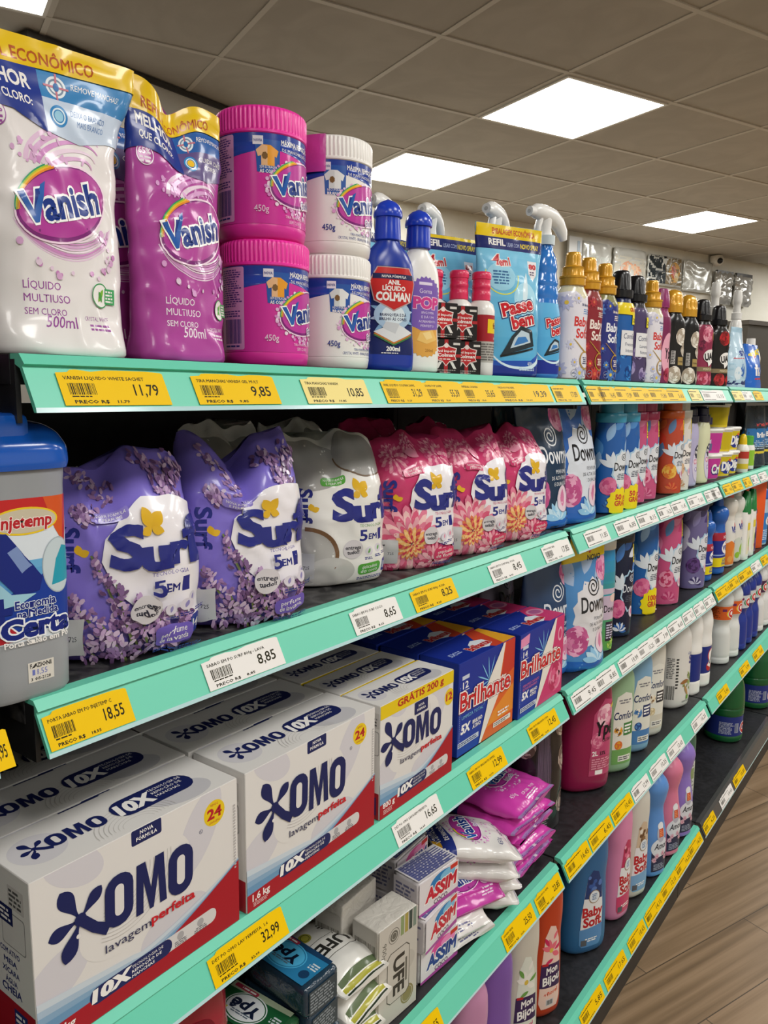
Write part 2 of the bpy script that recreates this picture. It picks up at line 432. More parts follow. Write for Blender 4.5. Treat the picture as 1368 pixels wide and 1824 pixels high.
M_CEIL = nodemat('ceiling_tile', .9, speck('BAB6AE', 'C2BEB6', 3))
M_BAR = mat('D2CEC6', .6, 'metal_bar')
M_WALL = nodemat('wall_paint', .85, speck('E8E5D8', 'EDEADF', 2))
M_BLACK = nodemat('black_steel', .5, speck('161618', '222224', 14))
M_BOARD = nodemat('shelf_board', .45, speck('141416', '2C2C30', 30, .35, .8))
M_VEIN = nodemat('veined_board', .4, speck('18181A', '6A6866', 20, .45, .85))
def plane(name, pts, m):
    return struct(mesh_obj(name, pts, [tuple(range(len(pts)))], m))
plane('floor', [lat(-9, -13, 0), lat(9, -13, 0), lat(9, 15, 0), lat(-9, 15, 0)], M_FLOOR)
plane('ceiling', [lat(-9, -13), lat(-9, 15), lat(9, 15), lat(9, -13)], M_CEIL)
bm = bmesh.new()
for i in range(-8, 10):
    a, b = lat(i, -13, CZ), lat(i, 15, CZ); h = E1*.011; d = Vector((0, 0, -.005))
    vs = [bm.verts.new(q) for q in (a-h, a+h, b+h, b-h, a-h+d, a+h+d, b+h+d, b-h+d)]
    for q in ((4, 5, 6, 7), (0, 4, 7, 3), (1, 2, 6, 5)): bm.faces.new([vs[k] for k in q])
for j in range(-12, 16):
    a, b = lat(-9, j, CZ), lat(9, j, CZ); h = E2*.011; d = Vector((0, 0, -.004))
    vs = [bm.verts.new(q) for q in (a-h, a+h, b+h, b-h, a-h+d, a+h+d, b+h+d, b-h+d)]
    for q in ((4, 5, 6, 7), (0, 4, 7, 3), (1, 2, 6, 5)): bm.faces.new([vs[k] for k in q])
struct(bm_obj('trim_1', bm, M_BAR))
WD = Vector((cos(R(70.5)), sin(R(70.5)), 0)); WN = Vector((WD.y, -WD.x, 0)); W0 = Vector((-2.954, 4.24, 0))   # back wall line, normal into the room
def wall(name, a, b, m=M_WALL):
    n = (b-a).normalized().cross(Vector((0, 0, 1)))*.1; u = Vector((0, 0, CZ))
    v = [a, b, b+u, a+u, a+n, b+n, b+n+u, a+n+u]
    return struct(mesh_obj(name, v, [(0, 1, 2, 3), (5, 4, 7, 6), (1, 5, 6, 2), (4, 0, 3, 7), (3, 2, 6, 7), (0, 4, 5, 1)], m))
B0, B1 = W0-WD*9.5, W0+WD*9.2
F1 = B1+WN*7.5; N1 = B0+WN*9
wall('wall_back', B1, B0); wall('wall_far', F1, B1); wall('wall_right', N1, F1); wall('wall_near', B0, N1)
# boxed column left of the shelving, its top edge trimmed in dark metal
struct(box('wall_column', -3.05, 1.46, 0, -2.45, 2.75, CZ-.012, mat('CFCBC2', .6, 'wall_board')))
bm = bmesh.new(); bm_box(bm, -3.06, 1.452, CZ-.03, -2.442, 2.76, CZ-.008); struct(bm_obj('trim_2', bm, mat('3A3836', .5, 'dark_trim')))
bm = bmesh.new(); bm_box(bm, -2.4505, 1.692, 0, -2.446, 1.702, CZ-.03); bm_box(bm, -2.452, 1.455, 0, -2.444, 1.475, CZ-.03); struct(bm_obj('trim_3', bm, mat('8E8A84', .5, 'dark_trim')))
# ---------------------------------------------------------------- ceiling lights
em = bpy.data.materials.new('lamp_diffuser'); em.use_nodes = True; nt = em.node_tree; nt.nodes.clear()
e = nt.nodes.new('ShaderNodeEmission'); e.inputs[0].default_value = (1, .98, .935, 1); e.inputs[1].default_value = PANEL_STRENGTH
o_ = nt.nodes.new('ShaderNodeOutputMaterial'); nt.links.new(e.outputs[0], o_.inputs[0])
def panel(i, j, label):
    c = lat(i+.5, j+.5, CZ-.002); t = thing('ceiling_light', label, 'ceiling light', c, (0, 0, R(-22.69)), 'square ceiling light panels')
    h = CELL/2-.012; q = .014; bm = bmesh.new()
    for a in ((-h, -h, h, -h+q), (-h, h-q, h, h), (-h, -h+q, -h+q, h-q), (h-q, -h+q, h, h-q)): bm_box(bm, a[0], a[1], -.009, a[2], a[3], 0)
    bm_obj('frame', bm, P('E6E4DE', .4), t)
    k = h-q; mesh_obj('diffuser', [(-k, -k, -.006), (-k, k, -.006), (k, k, -.006), (k, -k, -.006)], [(0, 1, 2, 3)], em, t)
panel(0, 0, 'largest lit square light panel, in the ceiling above the middle of the aisle')
panel(-2, 0, 'lit square light panel in the ceiling behind the white lidded jars')
panel(-2, 4, 'farthest lit square light panel, nearest the small white camera on the wall')
panel(0, -4, 'lit square light panel in the top left corner above the white pouch')
for i, j in ((6, -4), (5, -2), (4, 0), (3, 2), (3, 4), (2, 6), (7, -7), (8, -3), (7, 1), (6, 4), (0, 4), (0, 8), (-2, 8), (2, 8)):  # unseen panels added to brighten the shelf fronts and the back wall
    panel(i, j, 'added unseen square light panel brightening the aisle and back wall')
# ---------------------------------------------------------------- things on the back wall
def wallpt(s, z, off=0): p = W0+WD*s+WN*off; return (p.x, p.y, z)
RW = R(70.5)
def wall_s(x, y): return (Vector((x, y, 0))-W0).dot(WD)
c = thing('security_camera', 'small white dome security camera high on the cream back wall', 'security camera', wallpt(wall_s(-1.731, 7.915), 2.80, 0.0), RW)
lathe('body', [(-.05, .02), (-.045, .05), (0, .06), (.02, .055)], P('EDEBE4'), c); c.children[0].location = (0, -.06, 0)
bm = bmesh.new(); bmesh.ops.create_uvsphere(bm, u_segments=20, v_segments=12, radius=.055); o = bm_obj('dome', bm, P('E4E2DA'), c, 60); o.location = (0, -.075, -.02)
bm = bmesh.new(); bmesh.ops.create_uvsphere(bm, u_segments=16, v_segments=10, radius=.028); o = bm_obj('lens', bm, P('101012', .15), c, 60); o.location = (-.02, -.112, -.03)
def poster(label, s0, s1, z0, z1, pic, cat='wrapped poster', name='wrapped_poster', seed=1):
    s0 += .012; s1 -= .012; W, H = s1-s0, z1-z0; t = thing(name, label, cat, wallpt((s0+s1)/2, z0, .03), RW, 'plastic wrapped prints on the back wall')
    cr = crumple(seed, .012, 7, .012, 11)
    L = Loft([(0, W/2*.96, .004, 3), (.02, W/2, .014, 3), (H-.02, W/2, .014, 3), (H, W/2*.95, .003, 3)], cr)
    L.mesh('film', mat('CFD1CC', .22, 'film', metal=.25), t, nt=72, dz=.012)
    if pic: put_label(pic, L.pt, t, 'print', du=.02, dv=.02, rough=.25)
a = Art(3); a.rect(-150, 25, 150, 235, 'DAD7CC'); a.rect(-150, 150, 150, 235, 'C8CEC9'); a.poly([(-150, 25), (150, 25), (150, 80), (-20, 120), (-150, 60)], 'AEB6B2')
poster('leftmost silvery wrapped print on the back wall, behind the gold capped bottles', wall_s(-2.435, 6.231), wall_s(-2.291, 6.577), 2.42, 2.765, a, seed=2)
a = Art(4); a.rect(-205, 20, 205, 230, 'C9C6B8'); a.ell(-10, 120, 140, 75, 'D9A183'); a.ell(10, 130, 90, 45, 'E6C0A2'); a.text('Cola', -120, 40, 40, '8A6F4A', b=.02)
poster('wrapped print with an orange oval picture on the back wall', wall_s(-2.28, 6.602), wall_s(-2.11, 7.008), 2.46, 2.76, a, seed=3)
a = Art(5); a.rect(-235, 15, -10, 255, '2B3338'); a.rect(-10, 15, 235, 255, '8A7A5C'); a.ell(120, 120, 80, 95, 'D8A65A'); a.ell(110, 130, 45, 60, 'C9502E'); a.text('Bistol', -122, 120, 48, 'B9BCB8', w=150); a.ell(160, 90, 30, 40, 'EAD7A0')
poster('dark print with food picture and script lettering on the back wall', wall_s(-2.106, 7.018), wall_s(-1.912, 7.483), 2.49, 2.75, a, seed=4)
poster('plain crumpled silver sheet between the dark print and the wall camera', wall_s(-1.909, 7.49), wall_s(-1.731, 7.915), 2.47, 2.75, None, seed=5)
for k, (sa, sb) in enumerate(((wall_s(-1.73, 7.92), wall_s(-1.61, 8.2)), (wall_s(-1.605, 8.21), wall_s(-1.49, 8.5)))):
    W = sb-sa-.04; t = thing('foil_bag', ['dark topped silver foil bag hanging below the wall camera', 'rightmost silver foil bag hanging on the back wall'][k], 'foil bag', wallpt((sa+sb)/2, 2.385, .05), RW, 'foil bags on the back wall')
    L = Loft([(0, W/2*.9, .004, 3), (.05, W/2, .03, 2.4), (.24, W/2, .03, 2.4), (.30, W/2*.96, .004, 3)], crumple(9+k, .01, 9, .018, 14))
    L.mesh('bag', mat('C4C4C0', .25, 'film', metal=.5), t, nt=64, dz=.012); L.S[-1] = (.31, W/2*.96, .006, 3, 0)
    box('band', -W/2*.97, -.016, .262, W/2*.97, .010, .312, mat('2E2A26', .35, 'film'), t)
b_ = thing('hanging_banner', 'narrow white banner with green and red stripes beside the trigger sprayer', 'banner', wallpt(wall_s(-2.47, 6.14), 2.25, .05), RW)
box('panel', -.075, -.01, 0, .075, .01, .53, P('D5D9DA', .3), b_); box('stripe', -.06, -.012, .28, -.01, -.0102, .40, P('2E7A3C'), b_); box('stripe', -.06, -.012, .12, -.01, -.0102, .27, P('8A3A2A'), b_); box('stripe', .02, -.012, .05, .05, -.0102, .5, P('9FB4C8'), b_)
cab = thing('wall_cabinet', 'low dark cabinet against the back wall behind the far bottles', 'cabinet', wallpt(wall_s(-1.2, 9.2), 0, .25), RW)
box('carcass', -1.4, -.2, 0, 1.0, .2, 2.16, mat('4A463F', .6, 'laminate'), cab); box('worktop', -1.42, -.22, 2.16, 1.02, .2, 2.20, mat('55504A', .5, 'laminate'), cab)
# ---------------------------------------------------------------- shelving: one unit per bay
MINT = P('66CAAE', .38); CLEAR = P('B8DCE0', .12); SMOKE = P('4A4A4A', .2)
PROF = [(-.012, 0), (0, 0), (.0065, -.0075), (.0035, -.009), (.019, -.0382), (.0198, -.0418), (.0165, -.0418), (.0005, -.0105), (-.012, -.005)]
XO = {1: 0, 2: -.007, 3: -.001, 4: .007, 5: .016}     # how far each shelf edge stands out
def rail(parent, y0, y1, m, k, z0):
    n = len(PROF); v = [(x+XO[k], y0, z+z0) for x, z in PROF]+[(x+XO[k], y1, z+z0) for x, z in PROF]; f = []; mi = []
    for i in range(n): k = (i+1) % n; f.append((i, k, n+k, n+i)); mi.append(1 if i in (4, 5) else 0)
    f += [tuple(range(n-1, -1, -1)), tuple(range(n, 2*n))]; mi += [0, 0]
    return mesh_obj('price_rail', v, f, [m, CLEAR], parent, mi)
def bay(label, y0, y1, mats, boards):
    t = thing('shelving_unit', label, 'shelving unit', (0, y0, 0), (0, 0, 0), 'bays of the long shelving run'); W = y1-y0
    box('back_panel', -.44, -.004, .1, -.425, W+.004, 1.49, M_BLACK, t); box('plinth', -.42, 0, 0, -.03, W, .205, mat('2A2622', .5, 'plinth'), t)
    for yy in (.0, W-.012): box('upright', -.425, yy, 0, -.385, yy+.012, 1.50, M_BLACK, t)
    for k in range(1, 6):
        z = SZ[k]; s = box('shelf', -.424, .001, z-.022, XO[k]-.012, W-.001, z-.0006, boards[k-1], t)
        rail(s, .002, W-.014, mats[k-1], k, z)
        if k < 5:
            for yy in (.0015, W-.0085): b = box('bracket', -.40, yy, z-.05, -.006, yy+.004, z-.004, M_BLACK, s)
G5 = [MINT]*5; NB = [M_BOARD]*5
bay('mint railed shelving bay cut off at the left edge', -1.01, -.022, G5, NB)
bay('nearest full shelving bay, holding the powder boxes and bags', 0, 1.0, G5, [M_BOARD, M_VEIN, M_VEIN, M_BOARD, M_BOARD])
bay('middle shelving bay, holding the softener bottles', 1.003, 2.0, G5, NB)
bay('far shelving bay with a black bottom rail', 2.004, 3.0, [MINT]*4+[SMOKE], NB)
bay('shelving bay at the far end of the run', 3.004, 4.0, [MINT]*4+[SMOKE], NB)
cl = thing('hair_clip', 'small metal clip lying on the wood plank floor', 'clip', (.283, 1.873, 0), R(60))
bm = bmesh.new(); bm_box(bm, -.02, -.005, .0, .02, .005, .004, bev=.001); bm_box(bm, -.02, -.004, .004, .012, .004, .008, bev=.001); bm_obj('clip_body', bm, mat('6A6A6C', .3, 'steel', metal=.8), cl, 40)
# ---------------------------------------------------------------- price tickets in the rails
def ticket(shelf, y0, y1, colr, name, price, label, group, near=False, seed=0):
    W, H = (y1-y0)*1000, 30; a = Art(seed+7); c = {'y': 'EABF02', 'w': 'E6E3E0', 'g': 'EBD98A'}[colr]; k = '2A2410'  # key g: yellow card, paler because glare is painted into its colour
    r = a.rnd; top = [(-W/2, H-3), (-W/2+W*.1, H-2.4), (-W/2+W*.13, H-.4)]
    for i in range(6): top.append((-W/2+W*(.18+.13*i), H-(0 if r.random() < .75 else 1.6)))
    a.poly([(-W/2, 0), (W/2, 0), (W/2, H-2.2), (W/2-2, H-1)]+top[::-1], c)
    L = -W/2+W*.05
    if near:
        a.text(name, L, H-8.5, 2.8, k, w=min(W*.74, len(name)*2.7), al='L', b=.02); a.text(price, W/2-W*.1, 8.5, 9.5, k, w=W*.24, al='R', sh=.04, b=.012)
        a.bars(L+W*.02, 9, L+W*.26, 18.5, k, 22); a.lines(L+W*.03, 6.6, L+W*.27, 8.6, 1, k); a.text('PRECO R$', L+W*.04, 1.8, 2.6, k, w=W*.3, al='L', b=.03); a.text(price, L+W*.42, 2, 2.2, k, w=W*.11, al='L', b=.03)
    else:
        a.lines(L, H-8, W/2-W*.2, H-5, 1, k); a.bars(L+W*.02, 9, L+W*.28, 19, k, 14); a.text(price, W/2-W*.07, 8, 9, k, w=W*.3, al='R', b=.005); a.lines(L, 2, W*.2, 4.4, 1, k)
    me = label_mesh(a, flat((0, 0, 0), (1, 0, 0), (0, 0, 1)), rough=.45, kind='paper')
    o = bpy.data.objects.new('price_ticket', me); COL.objects.link(o)
    o.location = (.0186+.0008+XO[shelf], (y0+y1)/2, SZ[shelf]-.0375+.0006); o.rotation_euler = (-R(27.7), 0, pi/2); tag(o, label, 'price ticket', group)
TK = {
('A', 1):[(0.025,0.121,'y'),(0.150,0.250,'y'),(0.288,0.392,'g'),(0.421,0.505,'y'),(0.505,0.591,'y'),(0.591,0.685,'y'),(0.685,0.858,'y'),(0.868,0.969,'y')],
('B', 1):[(1.008,1.075,'y'),(1.060,1.136,'y'),(1.136,1.225,'y'),(1.225,1.323,'y'),(1.323,1.439,'y'),(1.439,1.561,'y'),(1.605,1.697,'g'),(1.707,1.918,'w')],
('C', 1):[(2.008,2.124,'g'),(2.123,2.241,'w'),(2.263,2.377,'y')],
('Z', 2):[(-0.059,-0.024,'y')],
('A', 2):[(0.004,0.080,'y'),(0.161,0.261,'w'),(0.377,0.468,'w'),(0.498,0.599,'y'),(0.697,0.803,'w'),(0.874,0.982,'w')],
('B', 2):[(1.049,1.158,'w'),(1.197,1.315,'w'),(1.321,1.444,'w'),(1.455,1.552,'w'),(1.556,1.667,'w'),(1.681,1.819,'w'),(1.835,1.934,'w'),(1.900,1.982,'w')],
('C', 2):[(2.022,2.116,'y'),(2.123,2.231,'y'),(2.259,2.348,'y'),(2.363,2.450,'w'),(2.466,2.585,'w')],
('A', 3):[(0.155,0.258,'y'),(0.459,0.565,'w'),(0.645,0.752,'y'),(0.838,0.947,'y')],
('B', 3):[(1.015,1.127,'w'),(1.127,1.235,'w'),(1.251,1.366,'w'),(1.366,1.470,'w'),(1.470,1.573,'w'),(1.577,1.690,'w'),(1.695,1.788,'w'),(1.793,1.883,'w'),(1.888,1.982,'w')],
('C', 3):[(2.008,2.160,'y'),(2.154,2.264,'y'),(2.271,2.437,'y'),(2.445,2.570,'w'),(2.587,2.695,'y')],
('A', 4):[(0.473,0.571,'y'),(0.761,0.869,'y'),(0.881,0.982,'y')],
('B', 4):[(1.008,1.116,'y'),(1.122,1.234,'y'),(1.243,1.359,'y'),(1.366,1.472,'w'),(1.488,1.606,'w'),(1.619,1.741,'w'),(1.828,1.960,'w')],
('C', 4):[(2.087,2.212,'y'),(2.363,2.488,'y'),(2.555,2.695,'y')],
('B', 5):[(1.105,1.220,'y'),(1.237,1.357,'y'),(1.382,1.491,'y'),(1.499,1.619,'y'),(1.619,1.741,'y'),(1.741,1.871,'y'),(1.861,1.982,'y')],
('C', 5):[(2.013,2.131,'y'),(2.198,2.346,'w'),(2.369,2.518,'y')],
}
NEAR = {('A', 1): [('VANISH LIQUIDO WHITE SACHET', '11,79'), ('TIRA MANCHAS VANISH GEL MULT', '9,85'), ('TIRA MANCHAS VANISH', '10,85'), ('ANIL LIQUIDO COLMAN 200ML', '31,29'), ('GOMA POP 200ML', '55,39'), ('IMPERIAL COLMAN', '35,65'), ('PASSA ROUPAS REFIL', '19,39'), ('PASSE BEM SPRAY', '17,89')],
 ('Z', 2): [('SABAO', '8,95')],
 ('A', 2): [('PORTA SABAO EM PO INJETEMP C', '18,55'), ('SABAO EM PO SURF 800g - LAVA', '8,85'), ('SABAO EM PO SURF COCO', '8,65'), ('SABAO EM PO SURF 800g - ROSA', '8,25'), ('SABAO EM PO SURF 800g - ROSA', '8,45'), ('AMAC DOWNY REFIL', '17,85')],
 ('A', 3): [('DET PO OMO LAV PERFEITA  1,6', '32,99'), ('DET PO OMO LAVAGEM PERFEITA', '16,65'), ('SABAO EM PO BRILHANTE LIMPEZ', '12,99'), ('SABAO EM PO BRILHANTE CUIDA', '12,45')],
 ('A', 4): [('ALVEJANTE 450G', '24,55'), ('VANISH REFIL', '25,50'), ('VANISH EM PO REFIL', '22,85')]}
SHN = {1: 'top', 2: 'second', 3: 'third', 4: 'fourth', 5: 'bottom'}; BN = {'Z': 'left edge', 'A': 'nearest', 'B': 'middle', 'C': 'far'}
ORD = ['first', 'second', 'third', 'fourth', 'fifth', 'sixth', 'seventh', 'eighth', 'ninth']
rt = random.Random(5); _n = 0
for (b_, s_), L_ in TK.items():
    cnt = {}
    for i_, (y0_, y1_, c_) in enumerate(L_):
        nr = (b_, s_) in NEAR; cn = {'y': 'yellow', 'w': 'white', 'g': 'yellow'}[c_]; cnt[cn] = cnt.get(cn, 0)+1; _n += 1
        if nr: nm_, pr_ = NEAR[(b_, s_)][i_]; lb_ = f"{cn} price ticket reading {pr_} in the {SHN[s_]} rail of the {BN[b_]} bay"
        else:
            nm_ = ''; pr_ = f"{rt.randint(5, 19)},{rt.choice((15, 25, 45, 65, 85, 99))}"; lb_ = f"{ORD[cnt[cn]-1]} {cn} price ticket along the {SHN[s_]} rail of the {BN[b_]} bay"
        ticket(s_, y0_, y1_, c_, nm_, pr_, lb_, f"price tickets in the {SHN[s_]} rails", nr, _n)
# ================================================================ top shelf goods
NAVY = '1D2A6E'; VPK = 'B5429C'; VPD = '8E2C86'; WH = 'F2EFEC'; RED = 'C8202C'
def vanish_logo(a, cx, cy, w, rot=12, pink='B23C9A', dk='7E2478', small=None, oval=True):
    k = w/80; c, q = cos(R(rot)), sin(R(rot))
    def X(x, y): return cx+(x*c-y*q)*k, cy+(x*q+y*c)*k
    if oval:
        x, y = X(0, 0); a.ell(x, y, 45*k, 27*k, 'F6D9EE', rot+4); a.ell(x, y, 43.5*k, 25.5*k, dk, rot+4); x, y = X(.6, .8); a.ell(x, y, 42*k, 23.5*k, pink, rot+4)
        x, y = X(0, 2)
        for i, cc in enumerate(('2FA06B', 'B7C930', 'F2C12E', 'EF8B2C')):
            a.arc(x, y, (43.5-i*1.1)*k, (27-i*1.1)*k, 100-i*3, 176, (1.6*k, .7*k), cc, rot+4)
    x, y = X(-2, -9); a.text('Vanish', x, y, 20*k, '1E3A8C', w=72*k, b=.035, rot=rot, ol='FFFFFF', ow=.055)
    x, y = X(-34.2, -8.6); a.poly([X(-38.5, 12), X(-34, 12), X(-29.3, -2), X(-19, 15), X(-14, 17), X(-27.5, -10), X(-31, -10)], '2A5FB0')
    if small:
        x, y = X(16, -26); a.text(small, x, y, 8.5*k, '2B3C8E', w=38*k, rot=rot, ol='F7E3F2', ow=.13)
def bubbles(a, cx, cy, rx, ry, n, cols, r0=.6, r1=2.4):
    L = []
    for i in range(n):
        t = a.rnd.uniform(0, 2*pi); d = a.rnd.uniform(.85, 1.12); r = a.rnd.uniform(r0, r1); L.append((cx+rx*d*cos(t), cy+ry*d*sin(t), r, r, 0, a.rnd.choice(cols)))
    return a.ells(L, 9)
def pouch_art(base, main, white):
    a = Art(11)
    a.rect(-92, 0, 92, 246, base)
    # splash and swirl in lilac
    hi = 'D9A9D3' if white else 'DDA3D8'
    for i in range(5): a.arc(8, 150-i*3, 44-i*5, 22-i*3, 30-i*8, 175-i*6, (1, 5), ('E4C3DF', hi, 'D08BC8', 'EAD3E6', hi)[i], 14)
    L = [(-30+a.rnd.uniform(-16, 62), 152+a.rnd.uniform(-12, 30), a.rnd.uniform(.8, 2.2), a.rnd.uniform(1, 4), a.rnd.uniform(0, 180), hi) for _ in range(26)]; a.ells(L, 8)
    for i in range(8): a.arc(0, 112, 52-i*1.5, 40-i*2, 200+i*4, 345-i*3, (1+i % 3, 1), ('E6C8E2', hi, 'CF8DC6', 'F1E1EE')[i % 4])
    bubbles(a, 2, 82, 46, 22, 34, ['E8CFE5', hi, 'CB86C2'], .8, 3)
    vanish_logo(a, -2, 113, 84, 13)
    tc = '9A4E9E' if white else 'F3E6F2'
    for i, t in enumerate(('LÍQUIDO', 'MULTIUSO', 'SEM CLORO')): a.text(t, -45, 49-i*9.5, 5.6 if i < 2 else 4.8, tc, al='L', w=(34, 42, 38)[i], b=.004)
    a.text('500ml', -26, 21, 8.5, tc, al='L', w=28, b=.008)
    a.text('CRYSTAL WHITE', 39, 28, 3.2, tc, al='R', w=28); a.lines(16, 20, 39, 26, 2, tc)
    a.ell(30, 48, 9.5, 9.5, WH); a.ring(30, 48, 9.2, 1, '3E9A5A'); a.petal(27, 43, 12, 4, 60, '7DB83C'); a.petal(31, 43, 9, 3.4, 110, '4E9E48'); a.rect(35, 42, 48, 54, '45A464'); a.lines(36, 43, 47, 53, 4, WH)
    a.ell(-57, 172, 9.5, 9.5, tc); a.ell(-57, 172, 8.6, 8.6, base); a.text('65%', -57, 172, 5, tc, w=13, b=.03); a.lines(-63, 164, -51, 170.5, 2, tc)
    # head panels
    a.poly([(-92, 172), (-60, 178), (-40, 176), (-12, 164), (-12, 246), (-92, 246)], '24398E'); a.rect(-12, 189, 92, 246, '3C84BE' if white else '2B5FA8')
    a.poly([(-12, 165), (20, 160), (50, 166), (92, 168), (92, 190), (-12, 190)], 'C3D2E6' if white else '5E4E86')
    a.text('MELHOR', -20, 193, 10, WH, al='R', w=44, b=.03, rot=-4); a.text('QUE CLORO:', -22, 181, 6, WH, al='R', w=40, b=.02, rot=-7)
    a.ell(2, 200, 8, 8, 'E6EDF3'); a.ring(2, 200, 5.5, 1.4, '7A8FA8'); a.rect(1.2, 190, 2.8, 210, 'C8788A'); a.rect(-8, 199.2, 12, 200.8, 'C8788A'); a.ell(2, 200, 2.3, 3.2, '2F6FB0')
    a.text('REMOVE', 14, 201, 4.6, WH, al='L', w=19); a.text('MANCHAS!', 34, 201, 4.6, WH, al='L', w=22)
    a.ell(1, 178, 8, 8, '2E86C6'); a.ring(1, 178, 5.5, 1.2, 'DDF0FA'); a.ell(1, 178, 4, 4, '9CD0EA' if white else 'F3C33A')
    a.text('DEIXA O BRANCO' if white else 'CUIDA DAS', 12, 180, 4.4, '4D77B4' if white else WH, al='L', w=34); a.text('MAIS BRANCO' if white else 'CORES', 18, 173, 4.4, '4D77B4' if white else WH, al='L', w=28 if white else 20)
    a.poly([(-92, 207), (92, 214), (92, 250), (-92, 250)], 'E4BE10')
    a.text('REFIL ECONÔMICO', -11, 213.5, 8.4, 'B5561C', w=84, b=.02, rot=2.2)
    return a
def pouch(name, label, cat, loc, prof, bodym, art, rotz=pi/2, seed=1, warp=None, group=None, amp=.0035, du=.0033, n=2, tilt=0, us=1, ush=0):
    t = thing(name, label, cat, loc, (tilt, 0, rotz), group)
    L = Loft(prof, crumple(seed, amp, 16, amp*.45, 38), warp, ref=prof[0][0]+.35*(prof[-1][0]-prof[0][0])); W = max(p[1] for p in prof)*1000
    L.mesh('bag_film', bodym, t, nt=120, dz=.0035)
    z0 = prof[0][0]*1000; z1 = prof[-1][0]*1000
    if art: put_label(art, lambda u, v, h: L.pt(u*us+ush, v, h), t, 'front_print', du=du, dv=du, clip=(-L.ar[-1]*1400/us, z0+1.2, L.ar[-1]*1400/us, z1-.4), rough=.26, coat=.3, base=4e-4)
    return t, L
PW = FILM('E9E3E2'); PP = FILM('B0429E')
STD = [(0, .050, .027, 2.6), (.004, .053, .030, 2.6), (.03, .055, .028), (.09, .0555, .024), (.15, .055, .018), (.175, .056, .0135), (.20, .060, .008), (.215, .0635, .004), (.236, .0635, .0022)]
WST = [(0, .047, .027, 2.6), (.004, .050, .030, 2.6), (.03, .051, .028), (.09, .051, .024), (.13, .0495, .020), (.16, .0495, .016), (.18, .053, .0125), (.203, .063, .007), (.217, .068, .004), (.232, .070, .0022)]
pouch('refill_pouch', 'large white refill pouch with yellow top band, frontmost at the left edge', 'refill pouch', (-.040, .058, Z0), WST, PW, pouch_art('E9E4E4', VPK, True), pi/2-.12, 2, group='refill pouches', us=.80, ush=.001)
def flop(p):   # the top corner of this pouch sags
    k = max(0, min(1, (p.z-.15)/.08)); d = math.exp(-((p.x+.004)/.02)**2); p.z -= k*(.022*d+.012*max(0, p.x/.045)); p.y += k*(.012*d-.01*math.exp(-((p.x+.02)/.015)**2)); return p
PINKP = [(z, rx*.83, ry*.95, *n) for z, rx, ry, *n in STD]
pa = pouch_art('B2499F', VPK, False)
pouch('refill_pouch', 'pink refill pouch with sagging creased top, beside the pink jars', 'refill pouch', (-.040, .176, Z0), [(z, rx*(1 if z < .2 else .93), ry, *n) for z, rx, ry, *n in PINKP], PP, pa, pi/2-.06, 5, flop, 'refill pouches', .0042, us=.80, ush=.009)
pouch('refill_pouch', 'pink refill pouch half hidden behind the white one and the sagging one', 'refill pouch', (-.105, .150, Z0), [(z, rx*1.0, ry*.8, *n) for z, rx, ry, *n in STD[:7]]+[(.205, .055, .004), (.212, .055, .002)], PP, pa, pi/2-.05, 7, None, 'refill pouches')
pouch('refill_pouch', 'pink refill pouch seen as a sliver at the extreme left edge', 'refill pouch', (-.10, .0, Z0), [(z, rx*.9, ry*.8, *n) for z, rx, ry, *n in STD[:7]]+[(.20, .055, .003)], PP, pa, pi/2, 9, None, 'refill pouches')
